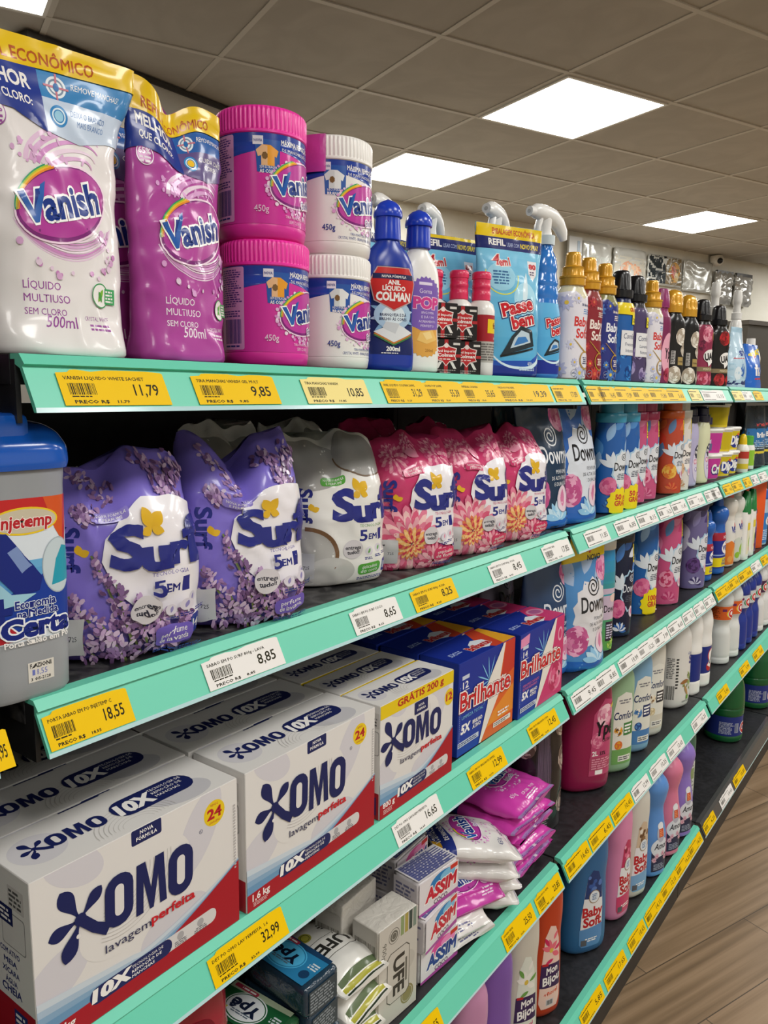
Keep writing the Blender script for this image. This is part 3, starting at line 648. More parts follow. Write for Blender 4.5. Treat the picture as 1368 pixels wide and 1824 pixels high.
# ---- stain remover jars
def jar_art(white):
    a = Art(21); base = 'EFECE8' if white else 'D2359C'; r = 46
    a.rect(-72, 14, 145, 98, base)
    a.poly([(-72, 84), (-40, 76), (0, 84), (40, 78), (145, 84), (145, 98), (-72, 98)], '26409A')
    # side panel of small print and barcode
    if not white: a.rrect(-71, 16, -38, 97, 2, 'D99ACB'); a.lines(-69, 58, -40, 95, 17, '5B3C86'); a.lines(-69, 48, -42, 55, 3, '5B3C86'); a.bars(-64, 22, -42, 46, '33307C', 22); a.lines(-64, 18, -42, 21, 1, '33307C')
    else: a.rrect(-71, 20, -40, 84, 2, 'E2DCE2'); a.lines(-69, 40, -43, 82, 16, '8A86B0'); a.bars(-66, 22, -46, 38, '5A5E9C', 18)
    a.poly([(-16, 92), (9, 92), (8, 60), (-14, 62)], '2A58A8'); sc = 'E9EDEB' if white else 'EDA12E'
    a.poly([(-15, 82), (-9, 87), (-1, 87), (7, 82), (5, 76), (3, 77), (3, 68), (-10, 68), (-10, 77), (-13, 76)], sc); a.poly([(-15, 82), (-9, 87), (-4, 86), (-4, 68), (-10, 68), (-10, 77), (-13, 76)], 'D6DCDA' if white else 'E8B98C'); a.burst(-6.5, 77, 3, 3.6, '7A5A34', 7)
    a.text('RECUPERA O' if white else 'SEM ESTRAGAR', -3, 65.5, 2.4, WH, w=17); a.text('BRANCO' if white else 'AS CORES', -3, 61.2, 3.2, WH, w=17, b=.03)
    a.rect(-18, 87, -8, 95, 'E8E2EC'); a.text('NOVA', -13, 89.5, 2.6, '3A3F8E', w=8, b=.03)
    a.text('MÁXIMA REMOÇÃO', 31, 88.5, 4.4, WH, w=42, b=.025); a.text('DE MANCHAS DIFÍCEIS', 32, 82.5, 3, WH, w=42)
    bubbles(a, 34, 50, 36, 24, 150, ['F3DCEE', 'E7B6DE', 'D989CA'] if not white else ['E7B9DE', 'DDA0D2', 'F1DCEC'], .7, 2.0)
    vanish_logo(a, 34, 54, 66, 10, small='Oxi Action', pink='C03CA0')
    tc = '2B3C8E' if white else 'F0CDE6'
    a.text('450g', -10, 25, 6, tc, w=14, b=.01); a.text('TIRA MANCHAS EM PÓ', 30, 21, 2.5, tc, w=32); a.text('CRYSTAL WHITE - BRANQUEIA SEM CLORO' if white else 'SEM CLORO', 28, 16.4, 3, tc, w=56 if white else 18)
    return a
JB = [(0, .040), (.003, .0435), (.012, .045), (.0135, .0447), (.0985, .0447), (.1, .045), (.103, .043), (.107, .041)]
def jar(label, loc, white, rz, lab):
    t = thing('tub_jar', label, 'jar', loc, pi/2+rz, 'stacked stain remover jars'); m = P('EBE8E4' if white else 'E0319F', .3)
    L = Loft([(z, r, r) for z, r in JB]); L.mesh('body', m, t, nt=64, dz=.01)
    ridged('lid', .0462, .098, .1235, P('EDEAE6' if white else 'EE2FA5', .32), t, 64, lip=.003)
    o = bpy.data.objects.new('label', lab); COL.objects.link(o); o.parent = t
    return t
_L = Loft([(z, r, r) for z, r in JB]); jp = label_mesh(jar_art(False), _L.pt, du=.005, rough=.25, coat=.3); jw = label_mesh(jar_art(True), _L.pt, du=.005, rough=.25, coat=.3)
jar('lower bright pink lidded jar, standing on the top shelf', (-.060, .308, Z0), False, -.42, jp)
jar('upper bright pink lidded jar, stacked on another pink one', (-.061, .305, Z0+.1236), False, -.56, jp)
jar('lower white jar with ribbed white lid, standing on the top shelf', (-.060, .413, Z0), True, -.55, jw)
t = jar('upper white jar with a pink seal on its ribbed white lid', (-.060, .414, Z0+.1236), True, -.70, jw)
_L2 = Loft([(.085, .0468, .0468), (.1232, .0468, .0468)]); _L2.mesh('seal', mat('D048A8', .2, 'film', coat=.3), t, nt=64); s_ = t.children[-1]
bmx = bmesh.new(); bmx.from_mesh(s_.data)
bmesh.ops.delete(bmx, geom=[f for f in bmx.faces if len(f.verts) > 4 or not (f.calc_center_median().x < -.012 and f.calc_center_median().y < .03)], context='FACES'); bmx.to_mesh(s_.data); bmx.free()
jar('lower pink lidded jar in the second row, behind the front pink jars', (-.162, .330, Z0), False, 0, jp)
jar('upper pink lidded jar in the second row, peeking out behind the front pink jars', (-.162, .330, Z0+.1236), False, 0, jp)
# ---- laundry blue and glue bottles with domed blue caps
BOTP = [(0, .030, .016, 2.6), (.003, .0335, .0195, 2.6), (.02, .0345, .0205, 2.5), (.06, .0325, .019, 2.4), (.105, .034, .0195, 2.4), (.125, .032, .0185, 2.3), (.140, .025, .0165, 2.1), (.150, .0155, .0135), (.157, .0125, .0125), (.17, .0125, .0125)]
def dome_cap(t, z, r, m, h=.045):
    lathe('cap', [(z, r*.93), (z+.001, r), (z+h*.55, r*.93), (z+h*.56, r*1.08), (z+h*.62, r*1.1), (z+h*.78, r*.98), (z+h*.92, r*.6), (z+h, r*.05)], m, t)
BLUEC = P('1B3FC0', .22)
def colman_art():
    a = Art(31); a.poly([(-27, 20), (27, 20), (30, 45), (27, 80), (29, 104), (20, 122), (-20, 122), (-29, 104), (-27, 80), (-30, 45)], '18245E')
    for i in range(12): a.petal(0, 66, 30, 6, i*30+10, '7FA9CE' if i % 2 else 'B4CDE2')
    a.ell(0, 66, 24, 17, 'A9C6DF'); a.ell(0, 66, 15, 11, 'DCE9F2')
    a.poly([(-29, 104), (-21, 121), (21, 121), (29, 104), (24, 82), (0, 70), (-24, 82)], 'B9A0A0'); a.poly([(-27.5, 104), (-20, 120), (20, 120), (27.5, 104), (23, 83), (0, 72), (-23, 83)], 'C42828')
    a.rect(-25, 107, 25, 113, '1B2150'); a.text('NOVA FÓRMULA', 0, 108.5, 2.8, WH, w=30, b=.02)
    a.text('ANIL', 0, 101, 4.6, WH, w=15, b=.04); a.text('LÍQUIDO', 0, 94, 5, WH, w=28, b=.04); a.text('COLMAN', 0, 82.5, 9, WH, w=42, b=.05)
    a.text('BRANQUEIA E DÁ', 0, 64.5, 3.2, '1B2150', w=34, b=.02); a.text('BRILHO ÀS CORES', 0, 59.5, 3.2, '1B2150', w=35, b=.02)
    a.poly([(-24, 42), (0, 30), (26, 42), (0, 52)], '3E7A48'); a.poly([(-24, 44), (0, 32), (26, 44), (0, 54)], 'C57A34'); a.poly([(-24, 46), (0, 34), (26, 46), (2, 57)], 'DDE0E3'); a.poly([(-14, 51), (2, 44), (8, 56), (-10, 58)], 'C9CDD2')
    a.text('200ml', 0, 24, 5, WH, w=16, b=.04); a.lines(-14, 20.5, 14, 22.5, 1, WH); return a
def goma_art():
    a = Art(32); a.burst(0, 97, 25, 22, '7E5FB4', 22); a.rect(-22, 62, 24, 97, '7E5FB4'); a.burst(0, 36, 24, 17, 'DFA44C', 20); a.rect(-20, 34, 22, 56, 'DFA44C'); a.poly([(-20, 66), (24, 66), (24, 55), (-6, 52), (-20, 58)], '7E5FB4')
    a.text('Goma', 0, 98, 5.4, 'E7DCF0', w=19); a.text('POP', 2, 80, 12.5, 'D2418E', w=38, b=.05, ol='F4C7DE', ow=.05); a.rect(-10, 108, 10, 111.5, 'E7DCF0')
    for i, tx in enumerate(('ENGOMA', 'E DÁ UM', 'ACABAMENTO', 'PERFEITO')): a.text(tx, 4, 73-i*5.4, 2.9, 'EADFF2', w=(20, 20, 28, 22)[i])
    a.poly([(-8, 50), (12, 54), (20, 42), (2, 36), (-12, 40)], 'EBC06C'); a.poly([(-4, 49), (8, 52), (12, 44), (2, 41)], 'F3D590'); a.text('200ml', 6, 26, 4, '8A5A20', w=12); return a
def dome_bottle(label, loc, bm_, art, sc=1, rz=0, grp='bottles with domed blue caps'):
    t = thing('laundry_bottle', label, 'bottle', loc, pi/2+rz, grp); L = Loft([(z, rx*sc, ry*sc, *n) for z, rx, ry, *n in BOTP], ref=.07)
    L.mesh('body', bm_, t, nt=48, dz=.006); dome_cap(t, .153, .0158, BLUEC, .048)
    if art: put_label(art, L.pt, t, du=.004, dv=.008, rough=.3)
    return t
BB = P('1B389E', .25); BWH = P('ECEBE7', .28); ca, ga = colman_art(), goma_art()
dome_bottle('glossy blue bottle with a red shield label and domed blue cap', (-.034, .487, Z0), BB, ca, 1, -.5)
dome_bottle('white bottle with a purple and orange scalloped label and domed blue cap', (-.034, .552, Z0), BWH, ga, .90, -.32)
dome_bottle('blue bottle hidden behind the red shield bottle, its cap edge showing beside the white jar', (-.115, .505, Z0), BB, ca)
dome_bottle('white bottle in the second row, its domed blue cap between the two front caps', (-.112, .592, Z0), BWH, ga, .96)
# ---- little black boxes of laundry blue
def anil_art():
    a = Art(41); a.rect(-19.5, .5, 19.5, 45, '221E20'); a.rect(-2.5, .5, 2.5, 45, 'B22A30'); a.rect(-19.5, 22, 19.5, 26, 'B22A30')
    for x, s_ in ((-12, 1), (12, -1)): a.poly([(x-2, 7), (x+2, 7), (x+2+s_*5, 16), (x-2+s_*5, 16)], 'E6E2DE')
    a.poly([(-14, 18), (-5, 16), (0, 10), (5, 16), (14, 18), (12, 23), (14, 34), (5, 36), (0, 41), (-5, 36), (-14, 34), (-12, 23)], 'E8DAD6'); a.poly([(-12.8, 19), (-4.5, 17), (0, 11.5), (4.5, 17), (12.8, 19), (11, 23), (12.8, 33), (4.5, 35), (0, 39.5), (-4.5, 35), (-12.8, 33), (-11, 23)], 'C02A30')
    a.ell(0, 37, 3, 3, 'E9D8D4'); a.text('Anil Imperial', 0, 28.5, 3, WH, w=24, b=.02); a.text('Colman', 0, 22.6, 4.2, WH, w=22, b=.03); a.lines(-9, 18, 9, 21, 1, 'E8C9C4')
    a.poly([(-19, 44), (-10, 44), (-12, 39), (-17, 39)], '8A8684'); a.rect(9, 38, 18, 41, 'D8D4D0'); a.lines(-8, 1.4, 8, 3.2, 1, 'C9C4C0'); a.lines(-17, 4, 17, 6, 1, 'B0AAA6'); return a
an = label_mesh(anil_art(), flat((0, -.0151, 0), (1.15, 0, 0), (0, 0, 1)), rough=.35)
def anil(label, loc, rz=0):
    t = thing('small_carton', label, 'small box', loc, pi/2+rz, 'black boxes stacked two by two'); box('carton', -.0226, -.015, .0002, .0226, .015, .0458, CARD('231F21'), t, .0008)
    o = bpy.data.objects.new('front_print', an); COL.objects.link(o); o.parent = t
    a = Art(5); a.lines(-12, 6, 12, 40, 8, 'B8B4B0'); put_label(a, flat((-.0227, 0, 0), (0, -1, 0), (0, 0, 1)), t, 'side_print')
anil('bottom left black box with red emblem, in a two by two stack', (-.034, .610, Z0), -.50); anil('bottom right black box with red emblem, in a two by two stack', (-.032, .660, Z0), -.52)
anil('top left black box with red emblem, in a two by two stack', (-.036, .602, Z0+.0462), -.46); anil('top right black box with red emblem, in a two by two stack', (-.034, .651, Z0+.0462), -.56)
# ---- small bottles with pink caps
def pinkcap(label, loc, art=True):
    t = thing('small_bottle', label, 'small bottle', loc, pi/2, 'small white bottles with pink caps')
    L = Loft([(0, .0175, .0175, 2.6), (.003, .0195, .0195, 2.6), (.095, .0195, .0195, 2.6), (.104, .0175, .0175, 2.3), (.109, .012, .012), (.115, .0115, .0115)]); L.mesh('body', P('EAE8E4', .3), t, nt=32, dz=.01)
    lathe('cap', [(.109, .0128), (.110, .0138), (.120, .0138), (.121, .0132), (.126, .0132), (.127, .0138), (.131, .0138), (.132, .0132), (.139, .0132), (.1395, .0142), (.147, .0142), (.149, .013), (.150, .012)], P('E0305E', .28), t, 30)
    a = Art(51); a.rect(-26, 50, 40, 88, 'A8202C'); a.rect(-10, 62, 40, 82, 'E8C616'); a.text('forte', 14, 69, 8, '7E1C2C', w=22, b=.03); a.text('A FERRO', 14, 53, 4, WH, w=18); a.rect(-26, 20, 40, 50, 'B9B4AE'); a.lines(-20, 22, 36, 48, 7, '6E6A66')
    put_label(a, L.pt, t, du=.005)
    return t
p0 = pinkcap('pink capped small white bottle with a yellow and red label, rightmost of three', (-.052, .744, Z0))
clone(p0, 'pink capped small white bottle, middle of the three behind the black boxes', (-.072, .714, Z0)); clone(p0, 'pink capped small white bottle, leftmost of the three behind the black boxes', (-.099, .687, Z0))
# ---- ironing spray: refill pouches and trigger sprayers
def passe_logo(a, cx, cy, k=1):
    a.text('Passe', cx-1*k, cy+2*k, 15*k, RED, w=50*k, b=.045, rot=14, ol='16256A', ow=.11); a.text('bem', cx+8*k, cy-15*k, 15*k, RED, w=38*k, b=.045, rot=14, ol='16256A', ow=.11)
    a.text('Passe', cx-1*k, cy+2*k, 15*k, RED, w=50*k, b=.045, rot=14, ol='F4F2F0', ow=.055); a.text('bem', cx+8*k, cy-15*k, 15*k, RED, w=38*k, b=.045, rot=14, ol='F4F2F0', ow=.055)
def iron(a, x, y, k=1):
    a.poly([(x-26*k, y-10*k), (x+24*k, y+2*k), (x+20*k, y+20*k), (x+2*k, y+24*k), (x-12*k, y+12*k)], '233038'); a.poly([(x-14*k, y-2*k), (x+18*k, y+6*k), (x+15*k, y+16*k), (x+2*k, y+19*k), (x-8*k, y+10*k)], 'BFD2DE'); a.poly([(x-9*k, y+1*k), (x+14*k, y+7*k), (x+9*k, y+12*k), (x-3*k, y+11*k)], '3A7CC0'); a.stroke([(x-26*k, y-11*k), (x+22*k, y-1*k)], 2.2*k, '10181E')
def passe_art():
    a = Art(61); a.hgrad(-75, 0, 75, 240, '4FA8D8', '86CDEA', 8); a.poly([(-75, 0), (75, 0), (75, 46), (30, 26), (-30, 24), (-75, 30)], '1E4FB0'); a.poly([(-75, 0), (75, 0), (75, 22), (20, 14), (-75, 20)], '17318E')
    a.arc(10, 60, 62, 46, 190, 330, (1, 7), 'D8ECF6'); a.ell(22, 118, 24, 26, 'A8DCF2'); a.petal(18, 100, 60, 10, 84, 'D9EFF8')
    passe_logo(a, 8, 96, 1.2); iron(a, 8, 46, 1.35)
    a.text('400ml', 30, 18, 6, 'DCE8F6', w=18); a.lines(4, 10, 46, 15, 2, 'BFD2EC')
    a.arc(-22, 150, 30, 26, 170, 380, 1.6, 'E4E24A', -10); a.ell(-24, 150, 26, 21, '9CD6EE'); a.lines(-42, 138, -6, 160, 5, '3A6C9C', 'C')
    a.text('4', -32, 168, 14, RED, w=11, b=.05, ol=WH, ow=.07, sh=.1); a.text('em1', -16, 167, 11, RED, w=20, b=.04, ol=WH, ow=.07, rot=6)
    a.poly([(30, 178), (50, 178), (50, 158), (40, 148), (30, 158)], 'E9E6EA'); a.text('80', 40, 166, 7, RED, w=15, b=.04, ol='7A1A24', ow=.02); a.lines(33, 156, 47, 163, 2, '5A4A6A')
    a.rect(-75, 191, 75, 209, '1C2468'); a.text('REFIL', -26, 197, 9, WH, w=30, b=.035); a.text('USAR COM', 4, 196.5, 6, 'B8C4E8', w=24); a.text('NOVO SPRAY', 36, 196, 7, 'EAD23A', w=36, b=.03)
    a.rect(-75, 209, 75, 246, 'E9C80F'); a.text('EMBALAGEM ECONÔMICA', 6, 214, 8, 'C0521C', w=80, b=.035); return a
PB = FILM('6FBFE4'); pza = passe_art()
PBS = [(0, .056, .022, 2.6), (.004, .0585, .026, 2.6), (.04, .060, .025), (.10, .060, .022), (.16, .060, .013), (.19, .062, .006), (.215, .064, .003), (.228, .064, .0018)]
pouch('refill_pouch', 'light blue refill pouch with red lettering, beside the trigger sprayer', 'refill pouch', (-.052, .824, Z0), PBS, PB, pza, pi/2-.40, 14, None, 'ironing spray refill pouches', .002)
pouch('refill_pouch', 'light blue refill pouch behind the pink capped bottles', 'refill pouch', (-.135, .775, Z0), [(z*.94, rx, ry, *n) for z, rx, ry, *n in PBS], PB, pza, pi/2-.35, 15, None, 'ironing spray refill pouches', .002)
pouch('refill_pouch', 'light blue refill pouch mostly hidden behind the white domed bottle', 'refill pouch', (-.185, .690, Z0), [(z*.9, rx, ry, *n) for z, rx, ry, *n in PBS], PB, pza, pi/2, 16, None, 'ironing spray refill pouches', .002)
def trigger_head(t, z, m, flip=1, k=1, clear=None):
    bm = bmesh.new()
    sweep(bm, [(0, 0, z), (0, 0, z+.014*k)], [.0145*k]*2, 20); hd = bm_obj('collar', bm, clear or m, t, 40)
    bm = bmesh.new(); pts = [(-.030, 0, .047), (-.024, 0, .048), (-.016, 0, .0485), (-.004, 0, .047), (.012, 0, .044), (.026, 0, .036), (.036, 0, .024), (.041, 0, .012)]; rd = [.0085, .0115, .012, .0125, .0125, .0115, .0095, .006]
    sweep(bm, [(flip*x*k, y, z+zz*k) for x, y, zz in pts], [q*k for q in rd], 18, .92)
    sweep(bm, [(0, 0, z+.012*k), (0, 0, z+.025*k), (-.001*flip*k, 0, z+.042*k)], [.009*k, .008*k, .010*k], 16)
    sweep(bm, [(-flip*.0385*k, 0, z+.0468*k), (-flip*.029*k, 0, z+.047*k)], [.0075*k, .0082*k], 14)
    bm_obj('head', bm, m, t, 50)
    bm = bmesh.new(); sweep(bm, [(flip*x*k, 0, z+zz*k) for x, zz in ((-.014, .038), (-.019, .026), (-.021, .014), (-.018, .002), (-.016, -.006))], [q*k for q in (.004, .0042, .004, .0036, .002)], 12, 1.6); bm_obj('trigger', bm, m, t, 50)
    bm = bmesh.new(); sweep(bm, [(-flip*.0392*k, 0, z+.0468*k), (-flip*.0388*k, 0, z+.0468*k)], [.003*k, .003*k], 10); bm_obj('nozzle', bm, P('B9B9B6', .4), t)
WPL = P('EDECE9', .25)
def sprayer(label, loc, rz, art=True):
    t = thing('spray_bottle', label, 'spray bottle', loc, rz, 'trigger sprayers on the top shelf')
    pr = [(0, .030, .02, 2.6), (.004, .0335, .0225, 2.6), (.06, .034, .0225, 2.5), (.10, .033, .022, 2.3), (.125, .029, .020), (.13, .0275, .0195), (.134, .029, .020), (.146, .027, .0195), (.150, .0255, .019), (.154, .027, .0195), (.166, .024, .018), (.172, .0225, .0175), (.178, .024, .018), (.195, .020, .0165), (.208, .0125, .0125), (.222, .012, .012)]
    L = Loft(pr, ref=.06); L.mesh('body', mat('2F7CD0', .16, 'plastic', coat=.4), t, nt=44, dz=.004)
    trigger_head(t, .215, WPL, 1, 1.05, P('C9D6DC', .15))
    if art:
        a = Art(62); a.hgrad(-38, 12, 38, 122, '4FA8DC', '5FB4E2', 4); a.rect(-38, 8, 38, 30, '1B2F92'); a.arc(6, 60, 40, 34, 190, 330, (1, 5), 'D8ECF6'); passe_logo(a, 10, 86, .85); iron(a, 6, 46, .8); a.text('500ml', 20, 22, 5, 'DCE8F6', w=14); put_label(a, L.pt, t, du=.004, dv=.008)
    return t
sprayer('blue trigger sprayer with white head, right of the blue refill pouch', (-.044, .934, Z0), pi/2-.3)
sprayer('trigger sprayer with only its white head showing above the front blue pouch', (-.108, .882, Z0), pi/2+.1)
sprayer('trigger sprayer whose white head rises behind the middle blue pouch', (-.20, .83, Z0), pi/2+.2)
sprayer('trigger sprayer whose white head shows right beside the domed blue cap', (-.225, .735, Z0), pi/2+.15)
# ---- concentrated softener bottles
SB = [(0, .030, .019, 2.6), (.003, .0335, .0215, 2.6), (.02, .0345, .022, 2.5), (.055, .0335, .0215, 2.4), (.085, .0325, .021, 2.3), (.12, .034, .0215, 2.3), (.143, .033, .021, 2.2), (.153, .027, .019, 2.1), (.160, .021, .018), (.170, .020, .018), (.173, .020, .018)]
GOLD = mat('D9A02A', .25, 'plastic', coat=.3, metal=.25)
def gold_cap(t, z): lathe('cap', [(z-.012, .0212), (z-.011, .0225), (z, .0225), (z+.001, .0238), (z+.004, .0238), (z+.005, .0195), (z+.018, .0185), (z+.019, .0192), (z+.021, .0165), (z+.022, .0142), (z+.042, .0128), (z+.0445, .0115), (z+.045, .009)], GOLD, t, 40)
def black_cap(t, z, k=1):
    m = P('15151A', .25); lathe('cap', [(z-.010, .0225), (z-.009, .0238), (z+.004, .0238), (z+.006, .021)], m, t)
    v = Loft([(z+.004, .0205, .019, 2), (z+.020, .0185, .017, 2.4), (z+.036, .0165, .0150, 2.6), (z+.042, .013, .0125, 2.4), (z+.0435, .009, .009, 2)]); v.mesh('spout_cap', m, t, nt=32, dz=.004)
def softener(label, loc, body, art, cap, sc=1, neck=None, rz=0, grp='concentrated softener bottles on the top shelf', H=1):
    t = thing('softener_bottle', label, 'softener bottle', loc, pi/2+rz-.28, grp); L = Loft([(z*H, rx*sc, ry*sc, *n) for z, rx, ry, *n in SB], ref=.06); L.mesh('body', body, t, nt=48, dz=.005)
    cap(t, .172*H)
    if art: put_label(art, L.pt, t, 'sleeve', du=.004, dv=.007, rough=.28, coat=.3)
    return t
def daisy(a, x, y, r, c, ctr):
    for i in range(9): a.petal(x, y, r, r*.42, i*40+10, c)
    a.ell(x, y, r*.25, r*.25, ctr)
def baby_art(base, fl, logo, dark=False):
    a = Art(71); a.poly([(-58, 3), (58, 3), (58, 140), (30, 148), (8, 138), (-14, 150), (-58, 146)], base); fl2 = fl
    for x, y, r in ((-30, 130, 14), (-8, 138, 10), (22, 20, 12), (-20, 60, 9), (34, 70, 8), (-38, 18, 15), (2, 12, 13), (40, 34, 11)): daisy(a, x, y, r, fl2[0] if r > 11 else fl2[1], fl2[2])
    a.text('100 dias de perfume', 20, 126, 4.4, '2A3468' if not dark else 'F2E6DA', w=34, b=.03); a.lines(8, 112, 36, 122, 3, '5A8AC4' if not dark else 'E9DCD0')
    a.text('Baby', 6, 92, 15, logo, w=40, b=.03, sh=.05); a.text('Soft', 8, 72, 15, logo, w=34, b=.03, sh=.05)
    g = 'B8923A'; a.stroke([(-14, 70), (4, 56), (20, 46)], [1, 2, 2.6], g); a.arc(16, 34, 14, 15, 70, 400, 2.2, g); a.ell(16, 34, 12, 13, base); a.lines(8, 27, 24, 40, 4, '4A4A6A' if not dark else 'F0E4D8', 'C')
    daisy(a, -10, 30, 8, fl2[0], 'E8C13A'); a.ring(-10, 12, 6, .7, '8A8CA6'); a.ring(14, 12, 6, .7, '8A8CA6'); a.lines(-14, 10, -6, 14, 1, '8A8CA6'); return a
wa = baby_art('E2DFE8', ('BFC0DC', 'D0CFE4', 'E6C34A'), 'D23230')
softener('white softener bottle with red lettering and gold cap, first after the trigger sprayer', (-.036, 1.030, Z0), P('DAD4B4', .2), wa, gold_cap)
softener('dark red softener bottle with white lettering and gold cap', (-.036, 1.098, Z0), P('8C3A3A', .2), baby_art('8A2430', ('C43A38', 'B03038', 'D86A4A'), 'F0E2DA', True), gold_cap)
softener('navy softener bottle with white lettering and gold cap', (-.036, 1.176, Z0), P('8C8A5A', .2), baby_art('26307E', ('4A78BE', '3A4E9E', 'E6C34A'), 'EEF0F6', True), gold_cap)
softener('white softener bottle with red lettering and gold cap, between purple bottles', (-.036, 1.444, Z0), P('DAD4B4', .2), wa, gold_cap)
def comfort_art(base, cols, tag_):
    a = Art(73); a.rect(-58, 3, 58, 150, base)
    for x, y, r in ((-30, 30, 18), (10, 18, 16), (36, 40, 18), (-40, 90, 18), (-8, 60, 16), (30, 120, 14), (40, 86, 14)): a.rose(x, y, r, cols)
    a.rect(-18, 52, 40, 100, 'E6E6E8'); a.text('Comfort', 10, 84, 10, '1C2A5E', w=46, sh=.15); a.text(tag_[0], 10, 70, 6.5, '3A4468', w=34); a.text(tag_[1], 10, 58, 6.5, '3A4468', w=30)
    a.rect(12, 112, 34, 132, 'EFE02A'); a.text('2,0L', 23, 117, 7, '3A3A20', w=16, b=.02)
    return a
ct = comfort_art('1E5FA8', ['2A74C0', '174A94', '3C8CD4', '123C80'], ('Frescor', 'Intenso')); ct.rect(-58, 130, 58, 152, 'EBD318'); ct.text('GRÁTIS', 20, 136, 7, 'C23A1E', w=34, b=.04)
softener('blue flowered softener bottle with yellow shoulder band and black cap', (-.036, 1.262, Z0), P('1A2A5E', .25), ct, black_cap)
softener('lavender flowered softener bottle with black cap and white label', (-.036, 1.345, Z0), P('1C1A28', .25), comfort_art('4A3E66', ['6E5A92', '8C7CAE', '3C3058', 'A596C0'], ('Lavanda', 'Noturna')), black_cap)
a = Art(74); a.rect(-50, 3, 50, 146, '7A2452'); a.ell(14, 66, 26, 46, 'E7A8BC'); a.rose(14, 20, 18, ['A8324E', '7E2038', 'C24A66']); a.text('Ypê', 16, 56, 22, '1C1424', w=34, b=.03, sh=.12)
softener('wine coloured softener bottle with pink oval label, squeezed in beside the black ones', (-.040, 1.512, Z0), P('8A2A62', .25), a, lambda t, z: lathe('cap', [(z-.006, .021), (z, .0215), (z+.034, .017), (z+.036, .012)], P('8E2A68', .25), t))
def twist_cap(t, z): L = Loft([(z-.01, .0235, .0215, 2), (z+.008, .0235, .0215, 2), (z+.010, .0225, .02, 2.4), (z+.028, .0205, .018, 2.6), (z+.038, .016, .0135, 2.2), (z+.042, .007, .006, 2)]); L.mesh('cap', GOLD, t, nt=36, dz=.004)
a = Art(75); a.rect(-58, 3, 58, 158, '131215')
for x, y, r in ((16, 108, 22), (30, 78, 17), (-2, 22, 22), (34, 16, 16), (-38, 20, 15)): a.rose(x, y, r, ['E4DCD0', 'CBBFB0', 'F0EAE0', 'B0A290'])
a.rect(-14, 46, -2, 76, 'B8B6B4'); a.lines(-13, 47, -3, 75, 8, '3A3A3A'); a.rect(6, 44, 26, 62, 'A89058'); a.text('Intenso', 16, 50, 5, '131215', w=16)
k1 = softener('black softener bottle with white roses and twisted gold cap, nearer one', (-.036, 1.592, Z0), P('131215', .2), a, twist_cap, H=1, rz=-.25)
clone(k1, 'black softener bottle with white roses and twisted gold cap, farther one', (-.036, 1.708, Z0), pi/2-.53)
def uau_art(base, rose, low):
    a = Art(76); a.rect(-58, 3, 58, 152, base)
    a.rose(8, 128, 22, rose); a.rose(40, 106, 12, rose); a.rose(-2, 18, 19, low); a.rose(32, 16, 17, low)
    if base != '141214': a.rose(-8, 100, 15, ['7A1E44', '9A2C52', '5E1838']); a.rose(30, 84, 12, rose)
    a.ell(32, 124, 9, 11, 'B8923A'); a.ell(32, 124, 6, 8, '7A1E30'); a.ell(20, 74, 26, 17, WH); a.poly([(8, 62), (28, 60), (12, 48)], WH); a.text('UAU', 20, 66, 16, '16141A', w=40, b=.05, rot=8)
    a.rect(-58, 36, 58, 47, '8A7A5A'); a.text('PERFUME', 14, 39, 4.6, 'E9DDBE', w=34); return a
softener('pink and red rose softener bottle with a white speech bubble and black cap', (-.036, 1.834, Z0), P('1A161A', .22), uau_art('8E2A4C', ['D87A94', 'B84A6A', 'E8A0B2'], ['C23E5E', 'E07E98', 'A82E4C']), black_cap, rz=-.3)
softener('black softener bottle with a red rose and white speech bubble, last of the row', (-.038, 2.000, Z0), P('141214', .22), uau_art('141214', ['9A1A22', 'C22830', '6E1016'], ['A81E26', 'C8343A', '7A1218']), black_cap, 1.06, rz=-.3)
# ---- end of the top row: clear headed sprayers and dish detergents
def white_spray(label, loc):
    t = thing('spray_bottle', label, 'spray bottle', loc, pi/2, 'white spray bottles at the far end')
    lathe('body', [(0, .026), (.004, .029), (.11, .029), (.15, .024), (.20, .017), (.215, .0125)], WPL, t); lathe('neck', [(.213, .016), (.232, .016), (.234, .012), (.255, .011), (.268, .014), (.30, .011), (.302, .009)], P('DDDCD9', .3), t)
    a = Art(77); a.rect(-30, 20, 34, 120, '2A4A9A'); a.rect(-4, 92, 30, 110, 'E3A62A'); a.ell(16, 66, 14, 20, WH); put_label(a, Loft([(0, .029, .029), (.12, .029, .029)]).pt, t, du=.006)
white_spray('white spray bottle rising behind the pink rose softener', (-.10, 2.19, Z0)); white_spray('white spray bottle rising behind the black red-rose softener', (-.09, 2.41, Z0))
a = Art(78); a.rect(-60, 0, 60, 160, 'B8D4E6'); a.text('sh', 10, 92, 22, '2A3A8E', w=40, b=.03); a.stroke([(-40, 84), (40, 86)], 3, 'C43038'); a.poly([(-60, 8), (60, 8), (60, 24), (-60, 18)], '1E2E66'); a.burst(4, 50, 14, 20, '3A6CB8', 7); a.ell(-20, 40, 16, 20, 'DDE8F0')
pouch('detergent_pouch', 'clear bluish detergent pouch leaning at the far end of the top row', 'detergent pouch', (-.046, 2.24, Z0), [(0, .058, .024, 2.6), (.05, .06, .024), (.11, .05, .014), (.15, .038, .006), (.175, .036, .003)], FILM('A9CBE0'), a, pi/2-.2, 23, None, 'detergent pouches at the far end', .004, .012)
